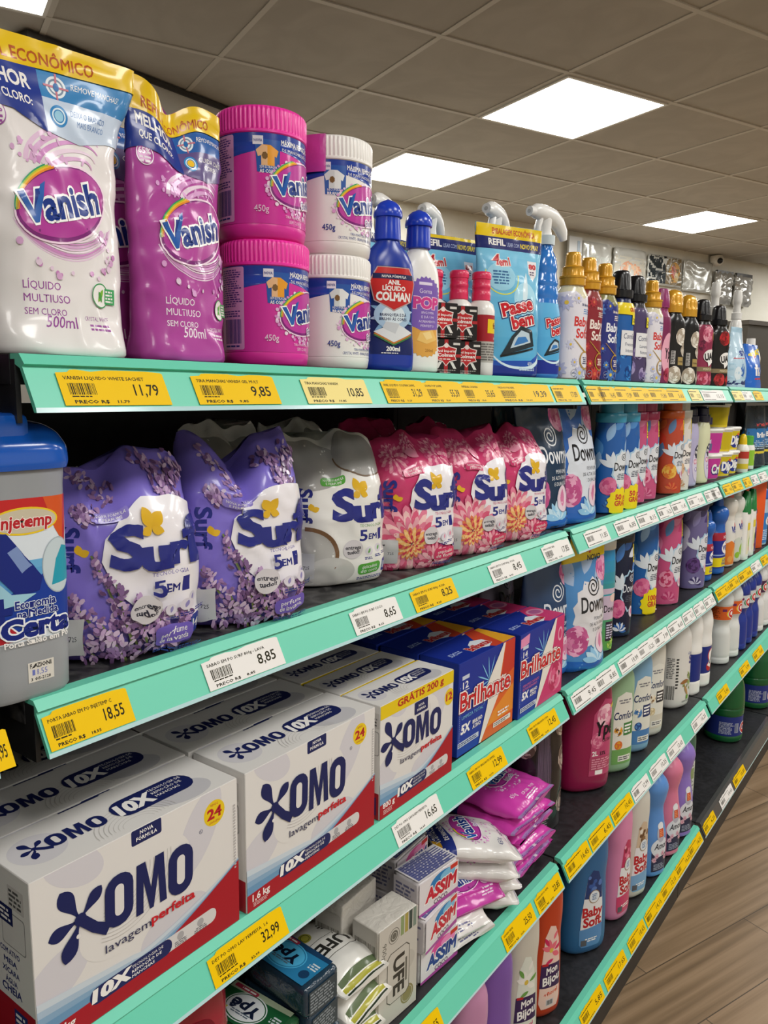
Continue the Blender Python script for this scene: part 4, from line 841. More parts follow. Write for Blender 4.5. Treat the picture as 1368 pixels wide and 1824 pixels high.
a = Art(79); a.rect(-70, 0, 70, 130, '2468C8'); a.text('fin', 6, 40, 34, WH, w=60, b=.04); a.stroke([(-30, 28), (50, 30)], 5, 'C8343A'); a.poly([(-70, 100), (70, 130), (70, 112), (20, 96)], 'EBD318'); a.ell(0, 100, 12, 8, 'C8343A')
pouch('detergent_pouch', 'bright blue and yellow detergent pouch cut by the right edge', 'detergent pouch', (-.046, 2.43, Z0), [(0, .068, .03, 2.6), (.05, .07, .03), (.10, .065, .014), (.135, .062, .004)], FILM('2468C8'), a, pi/2-.1, 24, None, 'detergent pouches at the far end', .004, .012)
t = thing('cleaner_bottle', 'white cleaner bottle with a navy cap behind the clear pouch', 'bottle', (-.13, 2.56, Z0), pi/2); lathe('body', [(0, .028), (.004, .031), (.12, .031), (.15, .024), (.165, .016)], WPL, t); lathe('cap', [(.16, .0165), (.19, .0155), (.192, .012)], P('1C2468'), t)
a = Art(80); a.rect(-20, 20, 34, 110, '24306E'); put_label(a, Loft([(0, .031, .031), (.12, .031, .031)]).pt, t, du=.008)
t = thing('cleaner_bottle', 'white bottle with magenta label cut by the right edge', 'bottle', (-.10, 2.68, Z0), pi/2); lathe('body', [(0, .03), (.004, .034), (.10, .034), (.135, .024), (.15, .014)], WPL, t); lathe('cap', [(.145, .015), (.17, .014)], WPL, t)
a = Art(81); a.rect(-30, 50, 40, 86, 'D0308E'); put_label(a, Loft([(0, .034, .034), (.12, .034, .034)]).pt, t, du=.008)
# ================================================================ second shelf
S2, S3 = SZ[2], SZ[3]
# ---- translucent powder dispenser with blue lid
t = thing('powder_dispenser', 'translucent plastic powder dispenser with blue lid and red, white and blue label', 'powder dispenser', (-.062, .007, S2), pi/2-.04)
DB = [(0, .036, .050, 4.5), (.004, .038, .053, 4.5), (.09, .0390, .0545, 4.5), (.165, .0395, .0555, 4.5), (.178, .0405, .0565, 4.5)]
def transl(nt, b):
    b.inputs['Base Color'].default_value = lin('B9BDC2'); b.inputs['Alpha'].default_value = .62
L = Loft(DB, ref=.09); o = L.mesh('body', nodemat('frosted_plastic', .32, transl), t, nt=72, dz=.02); DBL = L
md = mat('1757B8', .18, 'plastic', coat=.4)
Loft([(.178, .0425, .059, 4.5), (.183, .0435, .060, 4.5), (.192, .043, .0595, 4.5), (.202, .040, .055, 4), (.209, .033, .046, 4), (.2125, .024, .034, 4), (.213, .016, .02, 4)]).mesh('lid', md, t, nt=64, dz=.003)
box('spout_cap', -.026, -.054, .190, .008, .03, .2195, md, t, .006)
a = Art(91); a.rect(-56, 48, 56, 157, 'D9E2EA'); a.hgrad(-56, 60, 56, 110, '1E63B4', '6FB2DA', 8); a.poly([(-56, 48), (56, 58), (56, 84), (20, 100), (-56, 74)], '1C3E9A'); a.poly([(-56, 48), (-8, 50), (-30, 66), (-56, 74)], 'B3222E'); a.stroke([(-56, 75), (-30, 67), (-7, 50)], 1.4, WH)
a.poly([(-56, 157), (56, 157), (44, 118), (30, 134), (-56, 138)], 'C22A2A'); a.poly([(18, 157), (44, 157), (40, 120), (30, 132)], 'D4582A')
a.ell(-2, 140, 36, 10.5, 'E9C62A'); a.ell(-2, 140, 34, 9, 'C9BFA8'); a.text('injetemp', -2, 135.5, 9, 'B8242C', w=56, b=.03, ol='F4E9E4', ow=.04, sh=.12)
a.poly([(-50, 134), (-22, 132), (14, 96), (10, 86), (-14, 84), (-50, 116)], '1B2A7C'); a.poly([(-22, 118), (-12, 122), (2, 106), (-8, 101)], '7C92C2'); a.poly([(-56, 116), (-20, 86), (6, 84), (-10, 78), (-56, 74)], '9CCADC')
a.ell(33, 103, 19, 22, 'A9B6BE'); a.ell(33, 103, 18, 21, 'C4D2D8'); a.poly([(24, 88), (50, 90), (48, 116), (38, 118), (30, 108)], '2A9CB4')
a.rect(-34, 62, -28, 84, '1B2A7C'); a.rect(-42, 71, -20, 76.5, '1B2A7C'); a.text('Economia', 5, 74, 6, '1B2A7C', w=44, b=.03, ol='E6EDF4', ow=.05); a.text('na Medida', 7, 67, 5.6, '1B2A7C', w=44, b=.03, ol='E6EDF4', ow=.05)
a.text('Certa', 6, 52, 14, '1B2A7C', w=74, b=.05, ol='EEF2F6', ow=.06); a.text('Porta Sabão em Pó', 6, 44+1.5, 4.4, WH, w=72, b=.02)
put_label(a, lambda u, v, h: L.pt(u*.72, v, h), t, du=.004, dv=.03, clip=(-57, 44, 57, 158), rough=.3)
a = Art(92); a.rect(-14, 14, 14, 30, 'DAD6CE'); a.text('FAZIONI', 0, 25.5, 3.2, '2A2A2A', w=22, b=.03); a.text('18,55', -1, 19.5, 4.4, '6E78C0', w=15); a.text('3045-2128', 0, 15.2, 2.4, '3A3A3A', w=20, b=.02)
put_label(a, lambda u, v, h: L.pt(u*.75+.006, v, h), t, 'price_sticker', du=.004, rough=.5)
# ---- washing powder bags
LAV = ['A884B4', '7E5C8C', 'C0A0C6', '654670', 'CBB2CE', '9470A2']; LVG = '6E7A4A'
def bag_art(kind):
    a = Art({'p': 101, 'g': 102, 'r': 103}[kind]); base = {'p': '8070CE', 'g': 'E4E2DE', 'r': 'C83A6C'}[kind]
    a.rect(-150, 0, 150, 185, base)
    if kind == 'p':
        a.poly([(-150, 0), (150, 0), (150, 14), (-150, 22)], '7160C0')
        for q in ((-12, 150, -52, 178), (40, 172, 58, 138), (24, 176, 44, 138), (66, 176, 50, 150), (-30, 130, -48, 142)): a.sprig(*q, 24, LAV, 54)
    elif kind == 'r':
        for x, y, r in ((-40, 150, 20), (44, 152, 26), (70, 120, 24), (-70, 80, 26), (-10, 160, 14)): a.dahlia(x, y, r, ['E88AA6', 'D25A84', 'F0AAB8', 'C84876'])
        a.petal(-36, 128, 26, 12, 20, 'E79AB4'); a.petal(0, 146, 24, 10, 160, 'E890AC')
    else:
        a.ell(-52, 40, 40, 34, 'B4B2AE'); a.ell(-44, 150, 44, 30, 'A9A7A4'); a.ell(36, 158, 46, 24, '9C9A98'); a.arc(36, 158, 46, 24, 180, 360, 2, '6E5A48'); a.arc(-52, 40, 40, 34, -60, 90, 5, '7A5A40'); a.ell(-20, 20, 30, 18, 'C2C0BC')
    # white panel
    pan = [(-26, 90), (-22, 110), (-8, 128), (16, 139), (44, 141), (70, 136), (96, 120), (110, 70), (96, 34), (60, 28), (34, 30), (10, 40), (-12, 60)]
    if kind != 'g': a.poly(pan, 'E9E5EA')
    # bouquet
    if kind == 'p':
        for q in ((6, 4, -34, 96), (0, 6, -14, 70), (-14, 6, -52, 62), (10, 6, 2, 58), (18, 8, 22, 44), (-30, 8, -66, 50), (24, 10, 46, 40), (-6, 2, -30, 40)): a.sprig(*q, 25, LAV, 66, LVG)
    elif kind == 'r':
        a.dahlia(-24, 40, 46, ['EAA7B4', 'E07C98', 'F3C6C4', 'D85A7C'], 1.1); a.dahlia(-22, 38, 22, ['F0B870', 'E07A50', 'C83A50', 'F2C98A']); a.dahlia(14, 12, 24, ['E890A6', 'CF4A70', 'F0B4BE']); a.dahlia(-62, 14, 22, ['D65C82', 'E58AA4', 'B83060'])
    # brand word, butterfly, claims
    nv = '232A7E'; wy = 84
    a.text('S', -3, wy, 34, nv, w=27, b=.05); a.text('u', 22, wy-3, 25, nv, w=22, b=.06); a.text('r', 43, wy, 24, nv, w=15, b=.06); a.text('f', 60, wy, 36, nv, w=18, b=.06)
    y_ = 'DDAF24'
    for dx, r0 in ((0, 50), (0, 112)): a.petal(20, 115, 17, 11, r0, y_)
    a.petal(20, 115, 11, 8, -20, y_); a.petal(20, 115, 10, 8, -150, y_)
    a.text('TECNOLOGIA', 34, 73, 3.6, {'p': '7A70B4', 'g': '6AA35A', 'r': 'D0688C'}[kind], w=34); a.text('5', 22, 56, 13, nv, w=10, b=.025); a.text('EM', 36, 57, 7, nv, w=12.5, b=.025); a.text('1', 49, 56, 13, nv, w=5, b=.03)
    a.ell(8, 46, 13, 12, 'CDC8CC'); a.text('entrega', 8, 46.5, 4.2, '2A2A3A', w=20, b=.02); a.text('tudo!!', 8, 40.5, 4.2, '2A2A3A', w=16, b=.03)
    for i, x in enumerate((30, 45, 58)): a.ell(x, 42+i*2.5, 5.6, 5.6, 'D4CED8'); a.petal(x-1, 39+i*2.5, 7, 3, 70, {'p': '8C84B8', 'g': '6AA35A', 'r': 'D8829C'}[kind]); a.lines(x-6, 31+i*2.4, x+7, 35+i*2.4, 2, nv)
    pc = {'p': '6A58B4', 'g': '52A03C', 'r': 'D03A66'}[kind]; a.rrect(14, 13, 50, 27, 5, pc, 3)
    l1, l2 = {'p': ('perfume', 'de lavanda'), 'g': ('delicadeza', 'do coco'), 'r': ('explosão', 'de flores')}[kind]; a.text(l1, 32, 20.5, 4.2, WH, w=24, rot=3, sh=.1); a.text(l2, 32, 15.3, 4.2, WH, w=27, rot=3, sh=.1)
    a.rrect(54, 13, 69, 30, 3, '24348A', 4); a.text('14', 61.5, 17.5, 8, WH, w=10, b=.03); a.lines(14, 6, 72, 10, 2, nv)
    a.rrect(-34, 126, 2, 136, 4, {'p': '8A7CCB', 'g': '52A03C', 'r': 'C8386C'}[kind], 2); a.text('NOVA FÓRMULA', -16, 131.4, 2.8, WH, w=29, rot=2); a.text('E PERFUME', -16, 127.4, 2.8, WH, w=22, rot=2)
    # gusset side
    a.text('Surf', -59, 122, 15, nv, w=40, b=.04, rot=-90, al='L'); a.petal(-44, 96, 9, 7, 20, y_); a.petal(-44, 96, 9, 7, 100, y_); a.rrect(-72, 74, -63, 122, 3, pc)
    a.rect(-76, 12, -40, 44, 'C4C4C6'); a.lines(-74, 36, -56, 42, 2, '4A4A50'); a.text('725', -50, 24, 4, '3A3A44', w=8); return a
bags = {'p': bag_art('p'), 'g': bag_art('g'), 'r': bag_art('r')}; BGM = {'p': FILM('8070CE'), 'g': FILM('E4E2DE'), 'r': FILM('C43468')}
def powder_bag(label, loc, kind, seed, rz=0, dip=None, H=.18, det=True, lean=0):
    t = thing('powder_bag', label, 'washing powder bag', loc, pi/2+rz, {'p': 'purple powder bags', 'g': 'grey coconut powder bags', 'r': 'pink powder bags'}[kind])
    h = H/.18; sec = [(0, .055, .032, 3), (.004*h, .061, .038, 3.2), (.03*h, .066, .0435, 3), (.08*h, .0665, .044, 2.8), (.12*h, .065, .040, 2.7), (.15*h, .0635, .028, 2.5, .004), (.165*h, .063, .014, 2.3, .008), (.174*h, .061, .006, 2.2, .010), (H, .058, .002, 2, .012)]
    rr_ = random.Random(seed); ph = rr_.uniform(0, 6)
    def wp(p):
        k = max(0, min(1, (p.z/h-.105)/.07)); p.z += k*(.006*math.sin(p.x*70+ph)+.003*math.sin(p.x*160+ph))
        if dip: d = dip[1]*math.exp(-((p.x-dip[0])/dip[2])**2); p.z -= k*d; p.y += k*d*.5*(-1 if p.x < dip[0] else 1)
        p.y += lean*k; return p
    L = Loft(sec, crumple(seed, .0055, 15, .0022, 34), wp, ref=.06)
    L.mesh('bag_film', BGM[kind], t, nt=110, dz=.004)
    put_label(bags[kind], L.pt, t, 'front_print', du=.0038, dv=.0038, clip=(-112, 2, 100, H*1000-1), rough=.27, coat=.35, base=5e-4); return t
powder_bag('purple lavender powder bag next to the blue lidded dispenser', (-.072, .126, S2), 'p', 31, -.34, (-.03, .01, .03))
powder_bag('purple lavender powder bag with a torn down flap at its top', (-.066, .268, S2), 'p', 37, -.34, (-.012, .034, .018), H=.192)
powder_bag('grey and white coconut powder bag, frontmost of its kind', (-.092, .452, S2), 'g', 43, -.42, None, H=.184)
powder_bag('pink flower powder bag standing next to the grey coconut bag', (-.074, .593, S2), 'r', 47, -.36, None, H=.178)
powder_bag('pink flower powder bag in the middle of the front three', (-.066, .733, S2), 'r', 53, -.30, (.0, .008, .03), H=.184)
powder_bag('pink flower powder bag nearest the dark softener pouch', (-.066, .874, S2), 'r', 59, -.32, (-.02, .010, .02), H=.184)
powder_bag('grey coconut powder bag in the dark back row behind the torn purple bag', (-.182, .355, S2), 'g', 61, 0, None, H=.196)
powder_bag('grey coconut powder bag in the dark back row, behind the front grey one', (-.196, .50, S2), 'g', 67, 0, None, H=.194)
powder_bag('pink powder bag in the back row, its red corner showing over the grey bag', (-.178, .645, S2), 'r', 71, 0, (.0, .01, .02), H=.20)
powder_bag('pink powder bag in the back row behind the middle pink one', (-.170, .80, S2), 'r', 73, 0, None, H=.19)
# ---- softener refill pouches
def downy_art(base, panel, txt, band=None):
    a = Art(111); a.rect(-110, 0, 110, 260, base)
    a.poly([(-110, 0), (110, 0), (110, 26), (0, 18), (-110, 30)], '1C5FB4')
    if panel:
        for q in ((-10, 190, 80, 40, 70), (-40, 170, 80, 40, 120), (20, 170, 80, 44, 40), (-60, 130, 80, 44, 150), (40, 120, 70, 40, 20)): a.petal(*q, '9FB4D2')
        a.burst(14, 112, 58, 72, panel, 14)
    a.rose(-34, 62, 34, ['D47CA6', 'C45C92', 'E4A2C2', 'B84C84']); a.rose(52, 196, 28, ['D47CA6', 'C45C92', 'E4A2C2'])
    for i in range(7): a.petal(16, 16, 34, 12, 20+i*24, ('8FC2E4', 'BFDDEE')[i % 2])
    a.spiral(14, 164, 20, 2.6, txt); a.text('Downy', 18, 116, 30, txt, w=82, b=.012); 
    for i, tx in enumerate(('PERFUME', 'DE ALTA FIXAÇÃO', 'E DURAÇÃO')): a.text(tx, 30, 98-i*11, 6.4, txt if txt != '14161E' else '3A3E4A', w=(36, 62, 44)[i])
    a.ell(34, 52, 18, 24, 'E6CEDC'); a.petal(34, 38, 32, 14, 90, 'D47CA6'); a.arc(34, 52, 18, 24, 150, 400, 1.6, '8A8FA8')
    if band: a.poly([(-110, 210), (110, 226), (110, 262), (-110, 262)], 'EACB16'); a.text(band[0], 2, 234, 18, 'C83A20', w=30, b=.05); a.text(band[1], 24, 216, 10, '2A2A20', w=44, b=.03)
    return a
DPS = [(0, .058, .026, 2.6), (.005, .062, .030, 2.6), (.04, .064, .028), (.10, .064, .023), (.15, .062, .014), (.18, .060, .007), (.205, .058, .003)]
def dpouch(label, loc, base, panel, txt, rz, seed, H=.21, band=None, wp=None):
    k = H/.205; return pouch('softener_pouch', label, 'softener pouch', loc, [(z*k, rx, ry, *n) for z, rx, ry, *n in DPS], FILM(base), downy_art(base, panel, txt, band), rz, seed, wp, 'softener refill pouches', .003, .006)
def lean_l(p): k = max(0, p.z-.08); p.x -= k*k*1.2; return p
dpouch('dark blue softener pouch with white script, left of the bright blue pouch', (-.062, .992, S2), '1B3550', None, 'E6E9EE', pi/2-.25, 81, .214, wp=lean_l)
dpouch('bright blue softener pouch with black script on the second shelf', (-.048, 1.098, S2), '2A62B4', 'D6DCE6', '14161E', pi/2-.22, 82, .216, wp=lean_l)
dpouch('dim dark softener pouch in the back behind the two front pouches', (-.17, 1.06, S2), '22283E', None, '9A9AA8', pi/2, 83, .214)
# ---- slim softener bottles with broad collars
DNB = [(0, .029, .019, 2.6), (.003, .033, .0215, 2.6), (.03, .0345, .022, 2.4), (.07, .0335, .0215, 2.3), (.11, .0345, .022, 2.3), (.15, .034, .022, 2.2), (.175, .0325, .0215, 2.1), (.190, .031, .021)]
def fl_art(base, petals, panel, promo=None, rosec=None, txt='14161E', bottom=None):
    a = Art(121); a.rect(-60, 3, 60, 189, base)
    for i, (x, y, L, w_, r0) in enumerate(((-10, 176, 34, 16, 20), (-20, 150, 40, 18, 70), (10, 160, 40, 18, 30), (-30, 120, 40, 20, 110), (24, 130, 34, 16, 60), (-44, 160, 30, 16, 60), (34, 176, 30, 14, 10), (-40, 90, 40, 16, 80), (40, 110, 30, 16, 100))): a.petal(x, y, L, w_, r0, petals[i % len(petals)])
    a.burst(20, 92, 29, 44, 'A9CBE4', 12); a.burst(21, 92, 26, 40, panel, 12)
    for r0 in (120, 150, 95): a.petal(-4, 96, 34, 11, r0, 'DCE4EE')
    a.spiral(22, 118, 9, 1.5, txt, 2); a.text('Downy', 20, 90, 16, txt, w=44, b=.01); a.lines(4, 70, 38, 84, 4, '4A5060', 'C')
    if rosec: a.rose(-12, 58, 21, rosec)
    a.ell(26, 50, 8, 11, 'EAD3DE'); a.petal(26, 43, 15, 7, 90, 'C8709C'); a.arc(26, 50, 9, 12, 150, 380, 1, '8A8FA8')
    for i in range(8): a.petal(-6, 14, 18, 7, i*24-10, (petals[0], petals[-1])[i % 2])
    if bottom: a.rect(-60, 3, 60, 22, bottom); 
    if promo: a.burst(20, 24, 36, 32, 'EFD916', 14); a.rect(-2, 3, 42, 16, 'EFD916'); a.text(promo, 20, 30, 10, 'C8382C', w=34, b=.04); a.text('GRÁTIS', 21, 17, 10, 'C8382C', w=38, b=.04)
    else: a.rect(24, 148, 40, 184, 'EBD51A'); a.text('1L', 32, 164, 10, '3A3A18', w=9, b=.04); a.lines(26, 152, 38, 162, 2, '3A3A18')
    return a
PK = ['C44A80', 'E07CA4', 'D86A94']; BL = ['4A86C4', '8FB4DC', '2A5FA4']
FA = {'blue': fl_art('1D5CA8', BL, 'DFE4EA', '50 ml', PK), 'dark': fl_art('16223E', ['2A4A86', '4A6AA4', 'D8DCE8'], '20263C', '50 ml', PK, 'D8DCE6'), 'pink': fl_art('C4507E', ['D8789E', '4A7CB4', 'B8386C'], 'DDE0E6', None, ['B8325F', 'E08CAA']), 'orange': fl_art('B8462E', ['C43A28', '5A7CA8', 'D86A3A'], 'DCE0E6', None, ['E09A34', 'E8B850', 'D8702A']), 'white': fl_art('D9D4CE', ['C9BBA8', 'B48A6A'], 'ECE8E4', None, ['B4825A', 'D4B08A']), 'b100': fl_art('1F5FA8', BL, 'DFE4EA', '100ml', PK), 'violet': fl_art('6E6596', ['3A3064', '8A82B4', '4A3C78', 'C4C0DC'], 'DDE0EA', None, ['3C1E56', '5C3A7C']), 'green': None, 'night': fl_art('141C38', ['2A5CA8', '4A86D4', 'D8DCE8'], '1A2038', None, PK, 'D8DCE6')}
g_ = Art(131); g_.hgrad(-60, 3, 60, 189, '5FA04A', '2A8CCB', 9); g_.rect(-60, 60, 60, 118, 'C9B4C8'); g_.arc(0, 118, 50, 12, 0, 360, 3, '3C9AA8'); g_.rect(6, 20, 34, 56, '2A2436'); g_.lines(8, 24, 32, 52, 6, 'C8C0D8'); g_.text('Downy', 20, 74, 13, '14161E', w=40, b=.01); g_.ell(24, 100, 10, 8, 'E8C9C0'); g_.lines(-50, 56, -24, 118, 18, '5A5468'); g_.sprig(20, 4, 30, 24, 30, ['9CC84A', 'C8DC7A', '6EA838'], 40)
FA['green'] = g_
def downy(label, loc, kind, cap, grp, H=1, sc=1, rz=-.58):
    t = thing('softener_bottle', label, 'softener bottle', loc, pi/2+rz, grp); L = Loft([(z*H, rx*sc, ry*sc, *n) for z, rx, ry, *n in DNB], ref=.06)
    L.mesh('body', P({'blue': '1D5CA8', 'dark': '16223E', 'pink': 'D4A0B8', 'orange': 'C88A6A', 'white': 'DDD8D2', 'b100': 'B8C4D0', 'violet': '9A94B0', 'green': '9CC0C8', 'night': '141C38'}[kind], .22), t, nt=52, dz=.006)
    z = .189*H; m = P(cap, .28); Loft([(z-.001, .0325*sc, .0222*sc), (z+.0005, .0335*sc, .023*sc), (z+.017, .0335*sc, .023*sc), (z+.018, .032*sc, .022*sc)]).mesh('collar', m, t, nt=48, dz=.01)
    Loft([(z+.017, .0255*sc, .0205*sc), (z+.045, .0245*sc, .0195*sc), (z+.047, .022*sc, .017*sc)]).mesh('cap', m, t, nt=40, dz=.01)
    A_ = FA[kind]; kH = H*1000/1000; put_label(A_, lambda u, v, h: L.pt(u*sc, v*H, h), t, 'sleeve', du=.004, dv=.008, rough=.26, coat=.35); return t
gS2 = 'slim softener bottles on the second shelf'
downy('blue softener bottle with yellow gratis burst, first beside the blue pouch', (-.036, 1.249, S2), 'blue', '3FA0C4', gS2, .97)
downy('blue softener bottle with yellow gratis burst, second from the blue pouch', (-.036, 1.330, S2), 'blue', '3FA0C4', gS2, .97)
downy('dark navy softener bottle hidden between the blue and the pink ones', (-.108, 1.43, S2), 'dark', '2A3038', gS2, .97, 1, -.5)
downy('pink softener bottle with magenta cap, nearer of the two on the second shelf', (-.052, 1.428, S2), 'pink', 'B02A5E', gS2, .97)
downy('pink softener bottle with magenta cap, farther of the two on the second shelf', (-.052, 1.506, S2), 'pink', 'B02A5E', gS2, .97)
downy('orange softener bottle with orange cap and peach flowers', (-.040, 1.655, S2), 'orange', 'D8601E', gS2, .97)
downy('whitish softener bottle peeking out beside the orange one', (-.045, 1.737, S2), 'white', 'D9D5CE', gS2, .97)
# ---- lavender and cream bottles
def curvy(label, loc, m, art, capc, grp, sc=1, H=1, rz=-.2):
    t = thing('softener_bottle', label, 'softener bottle', loc, pi/2+rz, grp); L = Loft([(z*H, rx*sc, ry*sc, *n) for z, rx, ry, *n in ((0, .028, .02, 2.6), (.004, .0325, .0235, 2.6), (.03, .034, .0245, 2.4), (.08, .031, .0225, 2.3), (.13, .034, .0245, 2.2), (.155, .030, .023, 2.1), (.168, .0235, .0205), (.176, .021, .0195))], ref=.06)
    L.mesh('body', m, t, nt=44, dz=.006); c = P(capc, .25); lathe('cap', [(.166*H, .0225), (.168*H, .0245), (.184*H, .0245), (.186*H, .0205), (.205*H, .019), (.208*H, .016)], c, t)
    if art: put_label(art, lambda u, v, h: L.pt(u*sc, v*H, h), t, du=.004, dv=.008, rough=.3)
    return t
a = Art(141); a.ell(14, 58, 24, 46, 'B4A9CC'); a.ell(14, 58, 22.5, 44, 'CFC8DC'); a.burst(14, 92, 16, 19, '2A2A44', 8); a.text('do', 14, 98, 7, WH, w=14, b=.03); a.text('Moço', 14, 87, 7.5, WH, w=24, b=.03)
for x, y, r, c in ((4, 66, 7, 'C86A8C'), (16, 66, 6, 'E0A0B0'), (27, 64, 7, '6A94C8'), (8, 46, 6, '8A7CC0'), (21, 46, 7, 'B08A6A')): a.ell(x, y, r, r, c); a.ell(x, y, r*.6, r*.6, 'EFE6EA')
gC = 'dark capped bottles on the second shelf'
curvy('pale lavender bottle with a dark cap and round dark emblem', (-.052, 1.842, S2), P('B3AED0', .24), a, '1E1C38', gC)
curvy('pale cream yellow bottle with a dark cap, beside the lavender one', (-.050, 1.945, S2), P('D6D8B4', .24), a, '1E1C38', gC)
# ---- stacked paste tubs
def tub_art(kind):
    a = Art(151); base = {'c': 'C03894', 'd': 'C9B41E', 'b': 'B8B226'}[kind]; a.rect(-130, 3, 130, 60, base)
    if kind == 'c': a.text('Cris', 12, 18, 24, WH, w=48, b=.05, ol='24307E', ow=.08); a.ell(0, 52, 12, 5, 'D8B0A0')
    else: a.ell(14, 32, 38, 24, '26358E'); a.text('Dipil', 12, 20, 24, WH, w=58, b=.05, ol='26358E', ow=.06); a.ell(16, 50, 6, 4, 'D8503A'); a.rect(-120, 3, 130, 9, 'E0C93A')
    a.rect(-116, 10, -74, 52, 'A8A42A' if kind != 'c' else 'CFC6DC'); a.lines(-114, 26, -76, 50, 8, '6A5A2A' if kind != 'c' else '7A6EA4'); a.rect(-84, 10, -70, 30, '6A6490'); return a
TB = [(0, .031, .031, 4), (.003, .033, .033, 4), (.06, .038, .038, 4), (.066, .039, .039, 4)]
_tl = Loft(TB, ref=.03); TM = {k: label_mesh(tub_art(k), _tl.pt, du=.005, dv=.03, rough=.35) for k in 'cd'}
def tub(label, x, y, lvl, kind, rz):
    t = thing('paste_tub', label, 'tub', (x, y, S2+lvl*.0725), pi/2+rz, 'stacked paste tubs'); _tl.mesh('body', P('E4E2DE', .35), t, nt=44, dz=.03)
    Loft([(.064, .0405, .0405, 4), (.066, .0415, .0415, 4), (.070, .0415, .0415, 4), (.0722, .039, .039, 4)]).mesh('lid', P('EAE8E4', .35), t, nt=44, dz=.01)
    o = bpy.data.objects.new('label', TM[kind]); COL.objects.link(o); o.parent = t
tub('magenta paste tub at the bottom of the stack next to the cream bottle', -.070, 2.085, 0, 'c', -.35); tub('yellow paste tub, bottom middle of the tub stack', -.064, 2.185, 0, 'd', -.35); tub('yellow paste tub at the far bottom of the tub stack', -.068, 2.285, 0, 'd', -.35)
tub('paste tub showing its lilac back, second tier nearest the cream bottle', -.072, 2.09, 1, 'c', 1.0); tub('yellow paste tub turned sideways on the second tier', -.066, 2.18, 1, 'd', .9); tub('yellow paste tub at the far end of the second tier', -.068, 2.28, 1, 'd', -.3)
tub('topmost yellow paste tub of the whole stack', -.062, 2.135, 2, 'd', .3)
t = thing('small_bottle', 'small white bottle with a yellow spout cap beside the tubs', 'small bottle', (-.030, 2.365, S2), pi/2); L = Loft([(0, .018, .018), (.003, .02, .02), (.075, .02, .02), (.088, .012, .012)]); L.mesh('body', WPL, t, nt=28, dz=.02); lathe('cap', [(.084, .0125), (.105, .011), (.118, .006), (.12, .003)], P('E8C616'), t)
a = Art(152); a.rect(-40, 12, 40, 70, 'E3DCCC'); a.rect(-40, 44, 40, 66, 'B83A30'); a.rect(-40, 12, 40, 28, 'D8C23A'); put_label(a, L.pt, t, du=.005)
t = thing('paste_jar', 'small white jar with a bright green cap and label', 'jar', (-.048, 2.485, S2), pi/2); L = Loft([(0, .026, .026), (.003, .029, .029), (.07, .029, .029), (.08, .026, .026)]); L.mesh('body', WPL, t, nt=32, dz=.02); lathe('cap', [(.078, .022), (.08, .0235), (.108, .0235), (.11, .021)], P('4FA83A'), t)
a = Art(153); a.rect(-80, 14, 80, 64, '8FC03A'); a.ell(10, 40, 14, 12, 'DDE8B4'); put_label(a, L.pt, t, du=.006)
a = Art(154); a.rect(-80, 0, 80, 200, '26323E'); a.rect(-80, 70, 80, 130, '2A6AA4'); a.text('Brilho', 14, 100, 16, WH, w=56, b=.03); a.text('limpeza', 14, 138, 12, 'C84A4A', w=56, b=.03); a.rect(-80, 46, 80, 54, 'D8C23A'); a.lines(-30, 60, 50, 92, 5, 'A8BCCC')
for k, (y, lab) in enumerate(((2.60, 'dark blue pouch with red and white lettering at the right edge, second shelf'), (2.74, 'dark blue pouch at the right edge, behind the lettered dark pouch'))): pouch('cleaner_pouch', lab, 'cleaner pouch', (-.05, y, S2), [(z, rx, ry*.9, *n) for z, rx, ry, *n in DPS], FILM('26323E'), a, pi/2-.3, 90+k, None, 'dark pouches at the right edge', .003, .012)
# ================================================================ third shelf: washing powder boxes
def splat(a, x, y, k, c='1B2357', tail=None):
    for r0, L, w_ in ((118, 36, 15), (190, 29, 13), (245, 36, 15), (44, 29, 12)): a.drop(x, y, L*k, w_*k, r0, c)
    a.ell(x, y, 5.5*k, 5.5*k, c)
    if tail: a.stroke([(x, y), (x+(tail[0]-x)*.5, y+(tail[1]-y)*.62), tail], [9*k, 9*k, 11*k], c)
    a.ell(x-2.5*k, y-14*k, 2*k, 2*k, 'E4E1DE')
def omo_logo(a, x0, x1, y, h, k, c='1B2357', bg='DEDBD8'):
    w_ = x1-x0; ow = w_*.30
    splat(a, x0-23*k, y+h*.55, k, c, (x0+3*k, y+3*k))
    for i, xa in enumerate((x0, x1-ow)):
        dy = -h*.06*i*2; a.rrect(xa, y+dy, xa+ow, y+h+dy, ow*.46, c, -2); a.rrect(xa+ow*.34, y+dy+h*.20, xa+ow*.66, y+dy+h*.80, ow*.155, bg, -2)
    m0, m1 = x0+ow+w_*.025, x1-ow-w_*.025; q = (m1-m0); yy = y-h*.05; t = q*.25
    a.poly([(m0, yy), (m0+t*.9, yy), (m0+t*1.05, yy+h*.62), (m0+q*.44, yy), (m0+q*.56, yy), (m1-t*1.05, yy+h*.62), (m1-t*.9, yy), (m1, yy), (m1-t*.25, yy+h), (m1-t*1.35, yy+h), (m0+q*.5, yy+h*.42), (m0+t*1.35, yy+h), (m0+t*.25, yy+h)], c)
